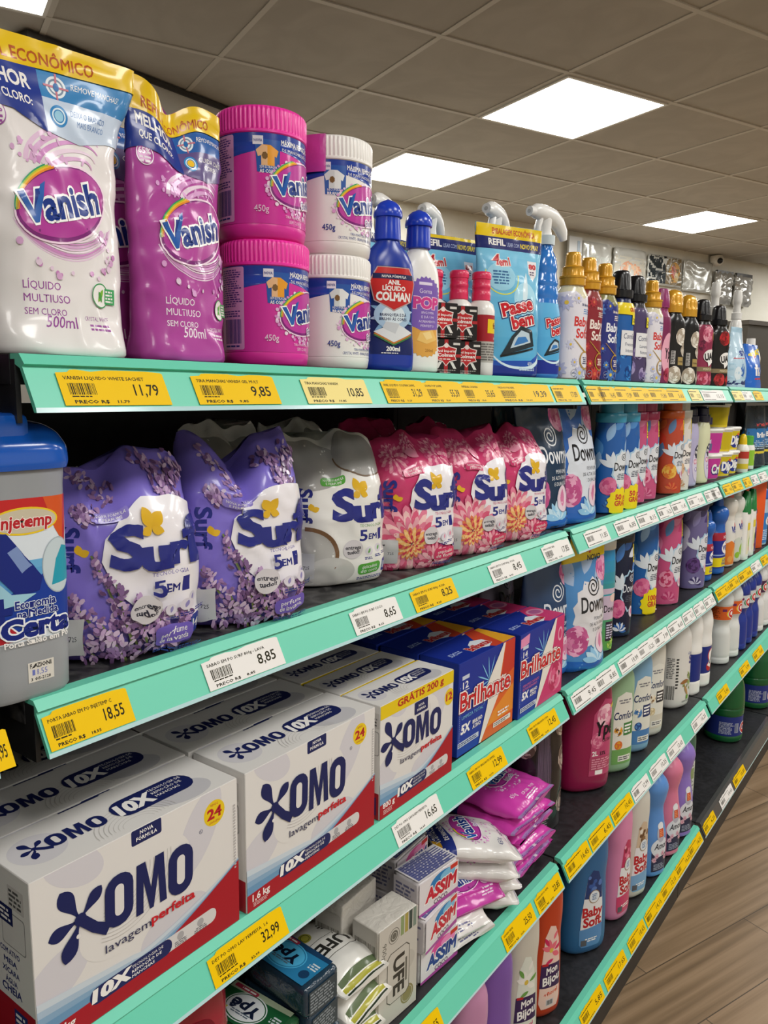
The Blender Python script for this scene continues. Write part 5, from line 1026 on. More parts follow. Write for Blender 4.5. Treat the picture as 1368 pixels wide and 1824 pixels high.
def omo_front(W, H, big):
    a = Art(161); h = W/2
    a.rect(-h+.4, .4, h-.4, H-.4, 'DEDBD8')
    for q in ((-70, 150, 60, 34, -30), (-20, 96, 90, 60, 20), (60, 120, 90, 40, 60), (-90, 60, 70, 40, 30), (30, 40, 80, 46, 10)): a.ell(q[0]*W/218, q[1]*H/155, q[2]*.5, q[3]*.5, 'CFCCD2', rot=q[4])
    a.ell(-10, 92, 62, 40, 'DEDBD8', rot=24)
    for i in range(9): a.arc(-34+i*.8, 118, 30+i*3, 26+i*3.4, 255, 372, .45, 'BDB9B6', rot=-8)
    # blue wave and red foot
    top = lambda u: 20+12*max(0, (u/h+1)/2)**1.0*.3+44*max(0, (u+10*W/218)/(h+10*W/218))**1.25 if u > -10*W/218 else 20+3*((u+h)/(h))
    us = [-h+.4+(W-.8)*i/24 for i in range(25)]
    for j, cc in enumerate(('C9D4DE', 'A9BED2', '86A8C6', '6C97BC')):
        a.poly([(-h+.4, 5)]+[(u, top(u)+(26-j*6)*max(0, 1-(u+h)/W*(1.05+j*.12))**1.15+(2.4-j*.5)) for u in us]+[(h-.4, 5)], cc)
    a.poly([(-h+.4, .4)]+[(u, top(u)) for u in us]+[(h-.4, .4)], 'A81C2A')
    if big:
        omo_logo(a, -44, 51, 75, 48, 1); a.text('lavagem', -45, 56, 7.6, '3A3A5A', w=47, al='L'); a.text('perfeita', 3, 57, 8.4, RED, w=49, al='L', b=.03)
        a.rrect(-15, 140, 17, 154.6, 2, '1B2357'); a.text('NOVA', 1, 148.5, 3.4, WH, w=14, b=.02); a.text('FÓRMULA', 1, 143, 3.4, WH, w=22, b=.02)
        a.ell(79, 131, 13, 13, 'E6C522'); a.text('24', 79, 126, 10, 'B8202C', w=17, b=.04); a.text('RENDE', 79, 138.6, 2.3, 'B8202C', w=9); a.text('LAVAGENS', 79, 121, 2.3, 'B8202C', w=13)
        a.rrect(-62, 17, 78, 32, 7, 'D5D2D2', 1.5); a.rrect(-62, 15.5, 24, 31.5, 7.5, '20285C', 1); a.text('10X', -41, 18.5, 10.5, WH, w=36, b=.06, sh=.15, rot=1)
        for i, tx in enumerate(('TECNOLOGIA DE', 'REMOÇÃO DE', 'MANCHAS')): a.text(tx, -20, 26-i*4.4, 2.7, WH, w=(34, 32, 24)[i], al='L', b=.015*(i > 0), rot=1)
        for x in (34, 58): a.ell(x, 27, 4, 4, 'A9A7AA'); a.lines(x-8, 18, x+8, 23.5, 3, '6A6870', 'C')
        a.text('1,6 kg', -101, 10.5, 7.4, WH, w=25, al='L', b=.02); a.lines(-100, 4, -78, 9, 3, 'D8B4B4'); a.text('R', 62, 118, 2, '1B2357'); a.ring(62, 119, 1.9, .4, '1B2357'); a.lines(103, 60, 105.5, 130, 22, 'B4B0B0')
    else:
        a.rect(-h+.4, 133.5, h-.4, H-.4, 'E3C41C'); a.text('GRÁTIS 200 g', 5, 139.5, 9, 'B02424', w=108, b=.03)
        omo_logo(a, -37, 54, 77, 38, .92); a.text('lavagem', -42, 60, 7, '3A3A5A', w=48, al='L'); a.text('perfeita', 6, 61, 7.6, RED, w=50, al='L', b=.03)
        a.rrect(-11, 116, 20, 133, 2, '1B2357'); a.text('NOVA', 4.5, 125, 3.2, WH, w=13, b=.02); a.text('FÓRMULA', 4.5, 119.5, 3.2, WH, w=20, b=.02)
        a.ell(75, 115, 12, 12, 'E6C522'); a.text('12', 75, 110.5, 9.5, 'B8202C', w=15, b=.04); a.lines(68, 120.5, 82, 122.5, 1, 'B8202C', 'C')
        a.rrect(-48, 16, 74, 31, 7, 'D5D2D2', 2); a.rrect(-48, 15, 20, 31, 7.5, '20285C', 2); a.text('10X', -31, 18, 10, WH, w=32, b=.06, sh=.15, rot=2)
        for i, tx in enumerate(('TECNOLOGIA DE', 'REMOÇÃO DE', 'MANCHAS')): a.text(tx, -12, 26-i*4.4, 2.6, WH, w=(28, 27, 20)[i], al='L', rot=2)
        for x in (34, 56): a.ell(x, 26, 3.6, 3.6, 'A9A7AA'); a.lines(x-8, 17, x+8, 22, 3, '6A6870', 'C')
        a.text('800 g', -79, 13.5, 7, WH, w=25, al='L', b=.02); a.lines(-78, 5, -58, 11.5, 3, 'D8B4B4')
    return a
def omo_top(W, D, big):
    a = Art(162); h = W/2; a.rect(-h+.4, .4, h-.4, D-.4, 'DEDBD8'); a.ell(h*.5, D*.3, h*.32, D*.26, 'C2C0C4', rot=-8); a.ell(-h*.72, D*.5, h*.22, D*.3, 'CFCCD0')
    for i in range(7): a.arc(0, D*.1, 16+i*4, 10+i*4, 0, 180, .5, 'C2BEBA')
    k = W/218; omo_logo(a, -70*k, -16*k, D*.38, 20*k, .46*k); a.rrect(-8*k, D*.28, 80*k, D*.68, D*.19, '1B2357'); a.text('10X', 14*k, D*.36, 17*k, WH, w=36*k, b=.06, sh=.15)
    for i, tx in enumerate(('TECNOLOGIA DE', 'REMOÇÃO DE', 'MANCHAS')): a.text(tx, 36*k, D*.56-i*6.6*k, 4*k, WH, w=(38, 34, 28)[i]*k, al='L')
    if big: a.rect(-38, D-2.6, 4, D-.4, '1B2357')
    else: a.rect(-h+.4, D-2.4, h-.4, D-.4, 'E3C41C')
    return a
def omo_side(D, H):
    a = Art(163); a.rect(-D/2+.4, .4, D/2-.4, H-.4, 'DEDBD8'); a.rect(-D/2+.4, .4, D/2-.4, 36, 'A81C2A'); a.rect(6, 6, 26, 30, '24306E'); a.lines(8, 8, 24, 28, 4, WH)
    a.rrect(6, 122, 30, 142, 1, 'C9C5C2'); a.lines(8, 124, 28, 140, 4, '5A5A5A'); a.rrect(-6, 86, 30, 118, 3, '9A9898'); a.rrect(-5, 87, 29, 117, 3, 'D8D5D2'); a.rect(-20, 106, 12, 122, '1B2357'); a.lines(-18, 108, 10, 120, 3, WH)
    for i, (tx, w_) in enumerate((('COM ATIVO', 30), ('MEIA', 20), ('XÍCARA', 26), ('ÁGUA', 18), ('CHEIA', 30))): a.text(tx, 4, 78-i*9, 4.6+2*(i == 4), '24306E', w=w_, b=.03)
    return a
def carton(name, label, loc, W, D, H, base, faces, rz, grp, cat='washing powder box', tilt=0):
    t = thing(name, label, cat, loc, pi/2+rz, grp); w_, d_ = W/2000, D/2000; h_ = H/1000
    box('carton', -w_, -d_, .0003, w_, d_, h_, CARD(base), t, .0012)
    for nm, me in faces:
        if me: o = bpy.data.objects.new(nm, me); COL.objects.link(o); o.parent = t
    return t
def face_meshes(W, D, H, fr, tp, sd):
    w_, d_, h_ = W/2000, D/2000, H/1000
    return [('front_print', label_mesh(fr, flat((0, -d_, 0), (1, 0, 0), (0, 0, 1)), rough=.42, clip=(-W/2+.6, .8, W/2-.6, H-.6))), ('top_print', label_mesh(tp, flat((0, -d_, h_), (1, 0, 0), (0, 1, 0)), rough=.42, clip=(-W/2+.6, .6, W/2-.6, D-.6))), ('side_print', label_mesh(sd, flat((-w_, 0, 0), (0, -1, 0), (0, 0, 1)), rough=.42, clip=(-D/2+.6, .8, D/2-.6, H-.6)))]
OB = face_meshes(218, 78, 155, omo_front(218, 155, True), omo_top(218, 78, True), omo_side(78, 155))
OS = face_meshes(172, 62, 152, omo_front(172, 152, False), omo_top(172, 62, False), omo_side(62, 152))
gO, gG = 'large white and red powder boxes', 'small white powder boxes with a yellow band'
x0 = -.041
carton('powder_carton', 'large white and red powder box at the lower left, front row nearest', (x0, .096, S3), 218, 78, 155, 'D8D5D2', OB, 0, gO)
carton('powder_carton', 'large white and red powder box, front row, next to the yellow banded box', (x0, .3235, S3), 218, 78, 155, 'D8D5D2', OB, .006, gO)
for r_ in (1, 2):
    nm = ('second', 'third')[r_-1]
    carton('powder_carton', f'large white powder box in the {nm} row behind the lower left one', (x0-.0805*r_, .094+.004*r_, S3), 218, 78, 155, 'D8D5D2', OB, .004, gO)
    carton('powder_carton', f'large white powder box in the {nm} row, left of the yellow edged ones', (x0-.0805*r_, .323-.003*r_, S3), 218, 78, 155, 'D8D5D2', OB, -.004, gO)
x1 = -.033
for r_ in range(3): carton('powder_carton', ('small white powder box with yellow gratis band, in the front row', 'small yellow edged powder box in the second row', 'small yellow edged powder box in the third row')[r_], (x1-.0645*r_, .5285-.002*r_, S3), 172, 62, 152, 'D8D5D2', OS, (0, .01, -.006)[r_], gG)
def br_front(orange):
    a = Art(171); W, H = 172, 146; h = W/2; a.hgrad(-h+.4, .4, h-.4, H-.4, '1C3A9C', '1A2F8E', 4)
    c1, c2 = ('D8602A', 'B8342A') if orange else ('C8346E', 'B02A66')
    pts = [(46, H-.4), (h-.4, H-.4), (h-.4, .4), (-20, .4), (20, 66)]; a.poly(pts, c1)
    if orange: a.poly([(56, H-.4), (h-.4, H-.4), (h-.4, 96), (40, 80)], 'C23A2C'); a.poly([(20, 40), (h-.4, 70), (h-.4, 24), (0, 20)], 'E08A2E')
    else: a.rose(56, 36, 30, ['D85A86', 'E48AA8', 'B82A5C']); a.ell(70, 112, 9, 13, 'E4A8BC'); a.ell(70, 112, 6, 9, 'C8346E')
    for i in range(12): a.petal(4, 96, 40, 2.4, i*30+6, '7FBCE4')
    a.poly([(46, H-1), (52, H-1), (38, 92), (58, 92), (-18, 2), (-24, 2), (0, 60), (2, 80), (-12, 80)], 'E4DED6')
    a.text('Brilhante', -6, 69, 28, '7A1420', w=152, b=.085, rot=-1.5); a.text('Brilhante', -6, 69, 28, 'F2EEEC', w=152, b=.066, rot=-1.5); a.text('Brilhante', -6, 69, 28, 'C8242C', w=152, b=.022, rot=-1.5)
    if orange:
        a.text('LIMPEZA TOTAL', -45, 57, 5, '7FC0E0', w=62); a.text('5X', -64, 34, 13, WH, w=24, b=.05, sh=.15); a.text('BRILHO', -30, 41, 5.6, WH, w=28, b=.03); a.text('ATIVO', -32, 33, 5.6, WH, w=24, b=.03); a.rect(-84, 14, -24, 22, 'C4CCDC'); a.lines(-82, 15, -28, 21, 2, '24306E'); a.lines(34, 26, 74, 36, 2, WH); a.rect(20, 12, 76, 20, 'E4DED6'); a.lines(22, 13, 74, 19, 2, '4A4A5A')
    else:
        a.text('PERFUME E CUIDADO', -42, 52, 4.2, 'D8709C', w=60); a.text('EXTRAORDINÁRIO', -46, 46, 4.2, 'D8709C', w=52); a.text('5X', -62, 30, 12, WH, w=22, b=.05, sh=.15); a.text('BRILHO', -32, 36, 5, WH, w=26, b=.03); a.text('ATIVO', -34, 29, 5, WH, w=22, b=.03); a.rect(-80, 10, -20, 18, 'C4CCDC'); a.lines(-78, 11, -24, 17, 2, '24306E'); a.poly([(-84, 138), (-52, 142), (-54, 126), (-84, 122)], 'E08CB4')
    a.rect(-76, 118, -56, 124, 'C4CCDC'); a.text('12' if orange else '14', -66, 104, 10, WH, w=15, b=.02); a.rect(-75, 101, -57, 102, WH); a.lines(-83, 20, -81.5, 110, 30, '8FA4D4'); return a
def br_top(orange):
    a = Art(172); W, D = 172, 70; h = W/2; a.rect(-h+.4, .4, h-.4, D-.4, '1A2F8E'); a.poly([(24, .4), (h-.4, .4), (h-.4, D-.4), (44, D-.4), (10, 22)], 'C8442A' if orange else 'C8346E')
    if orange: a.poly([(h-40, .4), (h-.4, .4), (h-.4, D-.4), (h-14, D-.4)], 'DFA02A')
    else: a.ell(58, 46, 22, 14, 'D890AC'); a.ell(58, 46, 16, 10, 'A85A8C')
    a.burst(16, 26, 24, 18, 'DDE4EC', 6); a.text('Brilhante', 6, 16, 14, 'B8242C', w=58, b=.05, ol='E8DCD8', ow=.05); a.text('5X', -60, 24, 9, '9FB0DC', w=16, b=.04, sh=.15); a.lines(-50, 24, -34, 34, 2, '9FB0DC'); return a
sdB = Art(173); sdB.rect(-34, .5, 34, 145, '1B3494'); sdB.lines(-26, 20, 26, 120, 20, '6F86C8')
BO = face_meshes(172, 70, 146, br_front(True), br_top(True), sdB); BP = face_meshes(172, 70, 146, br_front(False), br_top(False), sdB)
gB = 'blue powder boxes with red lettering'
for r_ in range(3):
    carton('powder_carton', ('blue and orange powder box with red lettering, in the front row', 'blue and orange powder box in the second row', 'blue and orange powder box in the dim third row')[r_], (-.049-.074*r_, .737-.003*r_, S3), 172, 70, 146, '1B3494', BO, (-.01, .02, 0)[r_], gB)
    carton('powder_carton', ('blue and pink powder box with red lettering, in the front row', 'blue and pink powder box in the second row', 'blue and pink powder box in the dim third row')[r_], (-.043-.074*r_, .9175-.003*r_, S3), 172, 70, 146, '1B3494', BP, (.0, -.02, .01)[r_], gB)
# ---- third shelf, middle bay: pouches and bottles
def lean_r(p): k = max(0, p.z-.16); p.y += k*.15; return p
dpouch('white and blue softener pouch with black script and yellow top band, third shelf', (-.040, 1.150, S3), '4A86C0', 'DAD8DC', '14161E', pi/2-.30, 84, .262, ('R$', 'NOVO'))
dpouch('navy softener pouch with white script behind the blue and pink powder box', (-.075, 1.060, S3), '2A4468', None, 'E2E6EC', pi/2-.30, 85, .258, ('R', 'NOVO'))
dpouch('pale lilac softener pouch lying back in the shadow of the third shelf', (-.19, 1.08, S3), 'A99CB0', None, '3A3A44', pi/2, 86, .25)
dpouch('dim softener pouch deep in the third shelf behind the pink boxes', (-.20, .96, S3+.0), '22304C', None, '8A8A98', pi/2, 87, .252) if False else None
gS3 = 'tall softener bottles on the third shelf'
downy('softener bottle with a green meadow and sky print', (-.050, 1.270, S3), 'green', 'D8D2C8', gS3, 1.16, 1.02)
downy('black and navy softener bottle with pink rose and white script', (-.056, 1.398, S3), 'night', '2A3038', gS3, 1.14, 1.02)
downy('blue softener bottle with a yellow 100ml gratis burst', (-.076, 1.615, S3), 'b100', '2A62B4', gS3, 1.22, 1.18)
downy('pink softener bottle with magenta cap on the third shelf', (-.058, 1.748, S3), 'pink', 'B8305E', gS3, 1.2, 1.18)
downy('violet flowered softener bottle on the third shelf', (-.052, 1.968, S3), 'violet', '3A3058', gS3, 1.18, 1.18)
def cleaner(label, loc, bodyc, art, headc, sc=1, H=1, rz=-.2, bulb=False, grp='cleaner bottles on the third shelf'):
    t = thing('cleaner_bottle', label, 'cleaner bottle', loc, pi/2+rz, grp)
    pr = ((0, .026, .019, 2.6), (.004, .030, .0225, 2.6), (.06, .031, .023, 2.4), (.12, .030, .0225, 2.3), (.15, .024, .02, 2.1), (.165, .0235, .020), (.178, .020, .018)) if not bulb else ((0, .026, .02, 2.6), (.004, .030, .0235, 2.6), (.06, .031, .024, 2.4), (.115, .029, .0235, 2.2), (.14, .0235, .021), (.152, .023, .021), (.168, .030, .026), (.185, .033, .028), (.198, .029, .025), (.208, .015, .014))
    L = Loft([(z*H, rx*sc, ry*sc, *n) for z, rx, ry, *n in pr], ref=.06); L.mesh('body', P(bodyc, .22), t, nt=44, dz=.006); zt = pr[-1][0]*H
    lathe('cap', [(zt-.008, .021*sc if not bulb else .014), (zt-.006, .0225*sc if not bulb else .0155), (zt+.02*H, .019*sc if not bulb else .013), (zt+.034*H, .008), (zt+.036*H, .004)], P(headc, .25), t)
    put_label(art, lambda u, v, h: L.pt(u*sc, v*H, h), t, du=.004, dv=.012, rough=.3); return t
def veja_art(base, low, fruit=None):
    a = Art(181)
    if base == 'blue': a.rect(-60, 20, 60, 128, '20308C'); a.rect(-60, 104, 60, 128, 'A8283C'); a.text('NOVO', 12, 110, 9, 'E8C8D0', w=34, b=.03); a.ell(14, 82, 24, 20, WH); a.text('VEJA', 14, 75, 13, '24328E', w=40, b=.05); a.ell(14, 96, 4, 4, RED); a.rect(-60, 24, 60, 52, 'E8D21A'); a.text('LEVE', 12, 40, 8, '24328E', w=30, b=.04); a.text('PAGUE', 12, 29, 8, '24328E', w=34, b=.04); a.rect(-60, 58, 60, 62, '8FA4D4')
    else:
        a.rect(-60, 8, 60, 140, 'DEDCD6'); a.text('VEJA', 12, 104, 17, '24328E', w=50, b=.05); a.ell(10, 126, 5, 7, RED); a.poly([(-60, 8), (60, 8), (60, 50), (-10, 80), (-60, 60)], low); a.ell(14, 40, 16, 18, fruit); a.ell(-10, 24, 12, 10, fruit); a.text('2X', 14, 70, 8, '24328E', w=14, b=.03)
    return a
cleaner('small blue cleaner bottle squeezed beside the violet flowered bottle', (-.050, 2.085, S3), '2460B4', veja_art('blue', None), '1E54A8', .92, .86, bulb=True)
cleaner('blue cleaner bottle with bulbous neck, red band and yellow offer band', (-.050, 2.205, S3), '2460B4', veja_art('blue', None), '1E54A8', 1.12, 1.0, bulb=True)
cleaner('white cleaner bottle with orange fruit print', (-.052, 2.335, S3), 'DCD8D0', veja_art('w', 'DC7A2E', 'E09A4A'), 'C8503A', 1.05, 1.06, bulb=True)
cleaner('white cleaner bottle with green leaf print', (-.050, 2.425, S3), 'DCDCD6', veja_art('w', 'C9CFC4', '8FBC3C'), 'DCD8D0', 1.0, 1.05, bulb=True)
def duck(label, loc):
    t = thing('toilet_cleaner', label, 'toilet cleaner', loc, pi/2-.2, 'toilet cleaners with green caps'); L = Loft([(0, .022, .018, 3), (.003, .025, .02, 3), (.14, .025, .02, 3), (.16, .024, .02, 2.6)]); L.mesh('body', WPL, t, nt=36, dz=.02)
    bm = bmesh.new(); sweep(bm, [(0, 0, .155), (0, 0, .175), (.006, 0, .195), (.014, 0, .215), (.016, 0, .226)], [.0225, .022, .018, .0125, .010], 18); bm_obj('cap', bm, P('1E7A3E', .25), t, 50)
    a = Art(183); a.rect(-6, 20, 40, 130, 'E2DFC4'); a.rect(-6, 100, 40, 124, 'E0C93A'); a.ell(18, 60, 12, 22, '8FBC3C'); a.ell(18, 38, 10, 10, 'D86A3A'); put_label(a, L.pt, t, du=.006)
duck('white toilet cleaner with a slanted green cap, nearer one', (-.034, 2.475, S3)); duck('white toilet cleaner with a slanted green cap, farther one', (-.036, 2.565, S3))
t = thing('display_board', 'bright orange upright board between the green capped cleaners and the right edge', 'board', (-.05, 2.70, S3), pi/2-.5); box('panel', -.05, -.006, 0, .05, .006, .25, P('E2561C', .4), t, .002)
a = Art(184); a.rect(-50, 10, 50, 110, '6A4A8A'); a.ell(14, 76, 18, 16, '3A2060'); a.rect(-50, 10, 50, 40, '4A3468'); cleaner('clear purple cleaner bottle just before the orange board', (-.045, 2.635, S3), '9A8AB4', a, '3A2A6E', .9, .8)
a = Art(185); a.rect(-50, 10, 50, 120, '3A7CC0'); a.ell(14, 90, 20, 16, WH); a.text('C', 14, 82, 16, RED, w=14, b=.05); a.lines(-20, 20, 44, 60, 6, 'C9DCEC'); cleaner('blue cleaner bottle at the right edge behind the orange board', (-.045, 2.80, S3), 'A9C0D4', a, '2A62B4', 1, 1)
# ================================================================ fourth shelf
S4, S5 = SZ[4], SZ[5]
def big_bottle(label, loc, W, D, H, color, art, capc='E8E6E2', waist=0, rz=-.2, grp=None, rough=.34, cap=True, n=2.5, shoulder=.74, sheen=0, coat=0):
    """large jug like bottle: rounded shoulders, narrow neck, screw cap"""
    t = thing('jug_bottle', label, 'bottle', loc, pi/2+rz, grp); rx, ry = W/2, D/2; q = 1-waist
    L = Loft([(0, rx*.80, ry*.78, n), (.008, rx*.96, ry*.95, n), (.03, rx, ry, n), (H*.22, rx*(1-.2*waist), ry, n), (H*.40, rx*(1-.6*waist), ry*.98, n), (H*.52, rx*q, ry*.96, n), (H*.64, rx*(1-.35*waist), ry*.96, n), (H*shoulder, rx*(.97-.2*waist), ry*.94, 2.4), (H*.84, rx*.70, ry*.74, 2.2), (H*.90, rx*.36, ry*.5, 2), (H*.94, .0155, .0155, 2), (H, .015, .015, 2)], ref=H*.3)
    L.mesh('body', mat(color, rough, 'plastic', coat=coat), t, nt=56, dz=.008)
    if cap: lathe('cap', [(H*.95, .018), (H*.955, .0195), (H*1.06, .018), (H*1.065, .014)], P(capc, .3), t)
    if art: put_label(art, L.pt, t, du=.005, dv=.01, rough=.34)
    return t
# ---- dark red pack and soap packs on the nearest bay
t = thing('softener_pack', 'tall dark red pack under the price rail, left of the green soap', 'pack', (-.085, .165, S4), pi/2-.1)
L = Loft([(0, .062, .045, 4), (.006, .066, .05, 4), (.10, .066, .05, 4), (.20, .065, .048, 4), (.262, .06, .044, 4), (.27, .05, .036, 4)], crumple(201, .003, 14, .0018, 30)); L.mesh('pack_film', FILM('9A1830'), t, nt=80, dz=.006)
a = Art(201); a.text('REZA', 30, 176, 7, 'E0B8B8', w=26); a.ell(10, 196, 26, 20, '7A1226'); a.rose(12, 196, 18, ['5E0E1E', 'A83048', '7A1428']); a.lines(-10, 150, 50, 170, 4, 'C87A84'); put_label(a, L.pt, t, 'front_print', du=.006, rough=.27)
def block(name, label, cat, loc, W, D, H, m, arts, rot, grp=None, bev=.004, amp=.0015, seed=1, film=True):
    """film wrapped block: rounded box with slightly crumpled film; arts = {'top':Art,'front':Art,'end':Art}"""
    t = thing(name, label, cat, loc, rot, grp); bm = bmesh.new(); bm_box(bm, -W/2, -D/2, 0, W/2, D/2, H, 0, bev)
    bmesh.ops.subdivide_edges(bm, edges=[e for e in bm.edges if e.calc_length() > .02], cuts=5, use_grid_fill=True)
    f = crumple(seed, amp, 20, amp*.6, 50)
    for v in bm.verts:
        d = Vector((v.co.x/W, v.co.y/D, (v.co.z-H/2)/H)); 
        if v.co.z > .002: v.co += d.normalized()*abs(f(*v.co))*.7
    bm_obj('wrapper' if film else 'carton', bm, m, t, 60)
    o = amp*1.1+.0003
    for k, a in arts.items():
        if k == 'top': s_ = flat((0, 0, H+o), (1, 0, 0), (0, 1, 0))
        elif k == 'front': s_ = flat((0, -D/2-o, 0), (1, 0, 0), (0, 0, 1))
        elif k == 'end': s_ = flat((W/2+o, 0, 0), (0, 1, 0), (0, 0, 1))
        else: s_ = flat((-W/2-o, 0, 0), (0, -1, 0), (0, 0, 1))
        put_label(a, s_, t, f'{k}_print', rough=.3)
    return t
CW = mat('8A8F94', .12, 'crinkle', coat=.5, alpha=.35)
def ype_art(base, lo, ring='DDE2E4', dark='16203A'):
    a = Art(211); a.rect(-48, -27, 48, 27, base); a.poly([(-48, -27), (48, -27), (48, -16), (-48, -20)], lo); a.ell(6, 1, 30, 22, ring); a.ell(6, 1, 28.5, 20.5, base); a.ell(6, 1, 27, 19, ring); a.text('Ypê', 6, -6, 15, dark, w=42, b=.04, sh=.12); a.lines(-10, 8, 22, 14, 2, '5A6A7A', 'C'); a.petal(26, 10, 14, 6, 50, 'C8C23A'); a.rrect(6, -25, 44, -19, 2, 'A8304A'); a.lines(10, -24, 40, -20, 1, WH); a.ell(-36, 12, 7, 7, lo); a.lines(-44, -10, -30, 2, 3, 'C9D4D8'); return a
yb, yg, yr = ype_art('2A7AA8', '1B3C5E', '4FB0DC', '10182E'), ype_art('1E5A34', 'A9B89A'), ype_art('A8243C', '6A1428')
def ype_side(c): a = Art(212); a.rect(-48, 2, 48, 34, c); a.ell(-16, 18, 22, 13, '2A7AA8' if c[0] == '2' else '3C7A4A'); a.text('Ypê', -16, 12, 12, 'DDE2E4', w=32, b=.04, sh=.12); a.rect(14, 10, 26, 24, '3E7AB0'); a.rect(15.5, 11.5, 24.5, 22.5, 'C9DCE6'); a.lines(14, 3, 46, 9, 2, 'AEB8BE'); a.lines(28, 10, 46, 30, 6, '8A98A4'); return a
def soap(label, loc, kind, rz, top):
    b_, l_ = {'b': ('243A4C', '1E2E3C'), 'g': ('2A5A38', '204A2C'), 'r': ('8A2034', '5A1424')}[kind]
    e = Art(213); e.rect(-24, 2, 24, 34, '3A444A'); e.lines(-22, 4, 22, 32, 7, '8A9298')
    return block('soap_pack', label, 'soap pack', loc, .112, .058, .0395, mat(b_, .16, 'crinkle', coat=.6), dict({'top': {'b': yb, 'g': yg, 'r': yr}[kind]} if top else {}, front=ype_side(b_), end=e, side=e), (0, 0, rz), 'film wrapped soap packs', .005, .0012, hash_(label))
def hash_(s): return sum((i+1)*ord(c) for i, c in enumerate(s)) % 97
# packs lie with their long axis pointing out of the shelf, print upside down to the shopper
UPS = pi
for k in range(4):
    soap(('bottom', 'second', 'third', 'topmost')[k]+' blue soap pack of the stack left of the white soap pouches', (-.074+.003*(k % 2), .362-.003*k, S4+.0412*k), 'b', UPS+(.03, -.04, .02, -.05)[k], k == 3)
for k in range(3):
    soap(('bottom', 'middle', 'topmost')[k]+' green soap pack of the stack left of the blue packs', (-.082, .293, S4+.0412*k+.0), 'g', UPS+(.02, -.03, .04)[k], k == 2)
soap('red soap pack lying between the tall red pack and the green soaps', (-.070, .236, S4+.0), 'r', UPS, False); soap('red soap pack lying on top of another red one beside the green soaps', (-.072, .2355, S4+.0412), 'r', UPS, True)
# ---- white soap flow packs (pouches lying on each other)
def sachet(name, label, cat, loc, W, H, T, m, art, rot, seed, grp, wp=None, amp=.004, back=None):
    t = thing(name, label, cat, loc, rot, grp); h = H/2
    L = Loft([(-h, W*.48, .0012, 2), (-h+.006, W*.49, .0015, 2), (-h+.02, W*.5, T*.36, 2.3), (-h*.5, W*.5, T*.5, 2.6), (h*.5, W*.5, T*.5, 2.6), (h-.02, W*.5, T*.36, 2.3), (h-.006, W*.49, .0015, 2), (h, W*.48, .0012, 2)], crumple(seed, amp, 18, amp*.5, 36), wp, ref=0)
    L.mesh('film', m, t, nt=88, dz=.005); put_label(art, L.pt, t, 'front_print', du=.0045, dv=.0045, clip=(-W*560, -h*1000+1, W*560, h*1000-1), rough=.26, coat=.3, base=6e-4)
    if back: put_label(back, lambda u, v, hh: L.raw(L.theta(u)+pi if True else 0, v)+Vector((0, hh, 0)), t, 'back_print', du=.005, dv=.006, clip=(-W*480, -h*1000+4, W*480, h*1000-4), rough=.3, base=8e-4)
    return t
a = Art(221); a.rect(-80, -90, 80, 90, 'E4E2DC')
for q in ((40, -50, 60, 16, 40), (50, -60, 50, 12, 80), (-50, 60, 50, 14, 220), (50, 50, 40, 12, -40)): a.petal(*q, 'B4C4A4')
a.sprig(30, -80, 56, -30, 40, ['8AA47A', 'B8C8A8', '6E8A60'], 40); a.poly([(-30, -10), (24, -10), (30, -4), (30, 22), (24, 28), (-30, 28), (-36, 22), (-36, -4)], '4A4A44'); a.poly([(-29, -9), (23, -9), (29, -3), (29, 21), (23, 27), (-29, 27), (-35, 21), (-35, -3)], 'E4E2DC')
a.text('UFE', -3, -1, 20, '2A2A28', w=50, b=.03); a.ell(14, -26, 9, 9, 'A8A43A'); a.ring(14, -26, 6, 1, '5A5A20'); a.lines(-40, -40, -14, -24, 3, '4A4A44'); a.rect(-40, 56, 40, 62, '5A6A4A'); a.rect(-40, 63, 40, 70, 'A8A43A'); a.rect(-40, 71, 40, 78, '2E3A2E')
UFM = FILM('DDDBD5', .3)
for k in range(3):
    sachet('soap_pouch', ('bottom', 'middle', 'topmost')[k]+' white soap pouch of the pile beside the tall white soap carton', 'soap pouch', (-.085+.006*(k % 2), .435+.002*k, S4+.021+.040*k), .088, .150, .046, UFM, a, (-pi/2+.06, 0, pi+(-.08, .06, -.05)[k]+pi/2*0+pi/2), 230+k, 'white soap pouches', amp=.003)
def ufe_front():
    a = Art(231); a.rect(-41, .5, 41, 151, 'C4BFB6'); a.ell(20, 24, 14, 14, '8A7E50'); a.ring(20, 24, 11, .8, 'C4BFB6'); a.ell(-22, 60, 16, 14, 'B0ACA2'); a.ell(16, 76, 20, 16, 'B8B3AA'); a.ring(-10, 130, 11, .8, '55524A'); a.ell(-10, 130, 8, 8, '6A675E'); a.ring(-10, 130, 5, .8, 'C4BFB6')
    pts = [(-24, 34), (-17, 28), (17, 28), (24, 34), (24, 100), (17, 106), (-17, 106), (-24, 100)]; a.poly(pts, '4E4A42'); a.poly([(x*.95, 67+(y-67)*.97) for x, y in pts], 'C4BFB6')
    a.text('UFE', -10, 94, 22, '3A3732', w=56, b=.035, rot=-90, al='L'); a.lines(15, 34, 19, 100, 1, '6A675E'); a.text('900g', -34, 128, 8, '5A574E', w=24, rot=-90, al='L')
    for i, c in enumerate(('8A9A6A', 'A89A50', '3E4A46', '7A8A7E')): a.rect(4+i*9, 122, 11+i*9, 151, c)
    return a
us = Art(232); us.rect(-22, 1, 22, 150, 'BCB7AE'); us.bars(-18, 96, 18, 128, '6A675E', 20); us.lines(-18, 40, 18, 90, 12, '8A867C')
UFC = mat('CFCAC1', .3, 'crinkle', coat=.35)
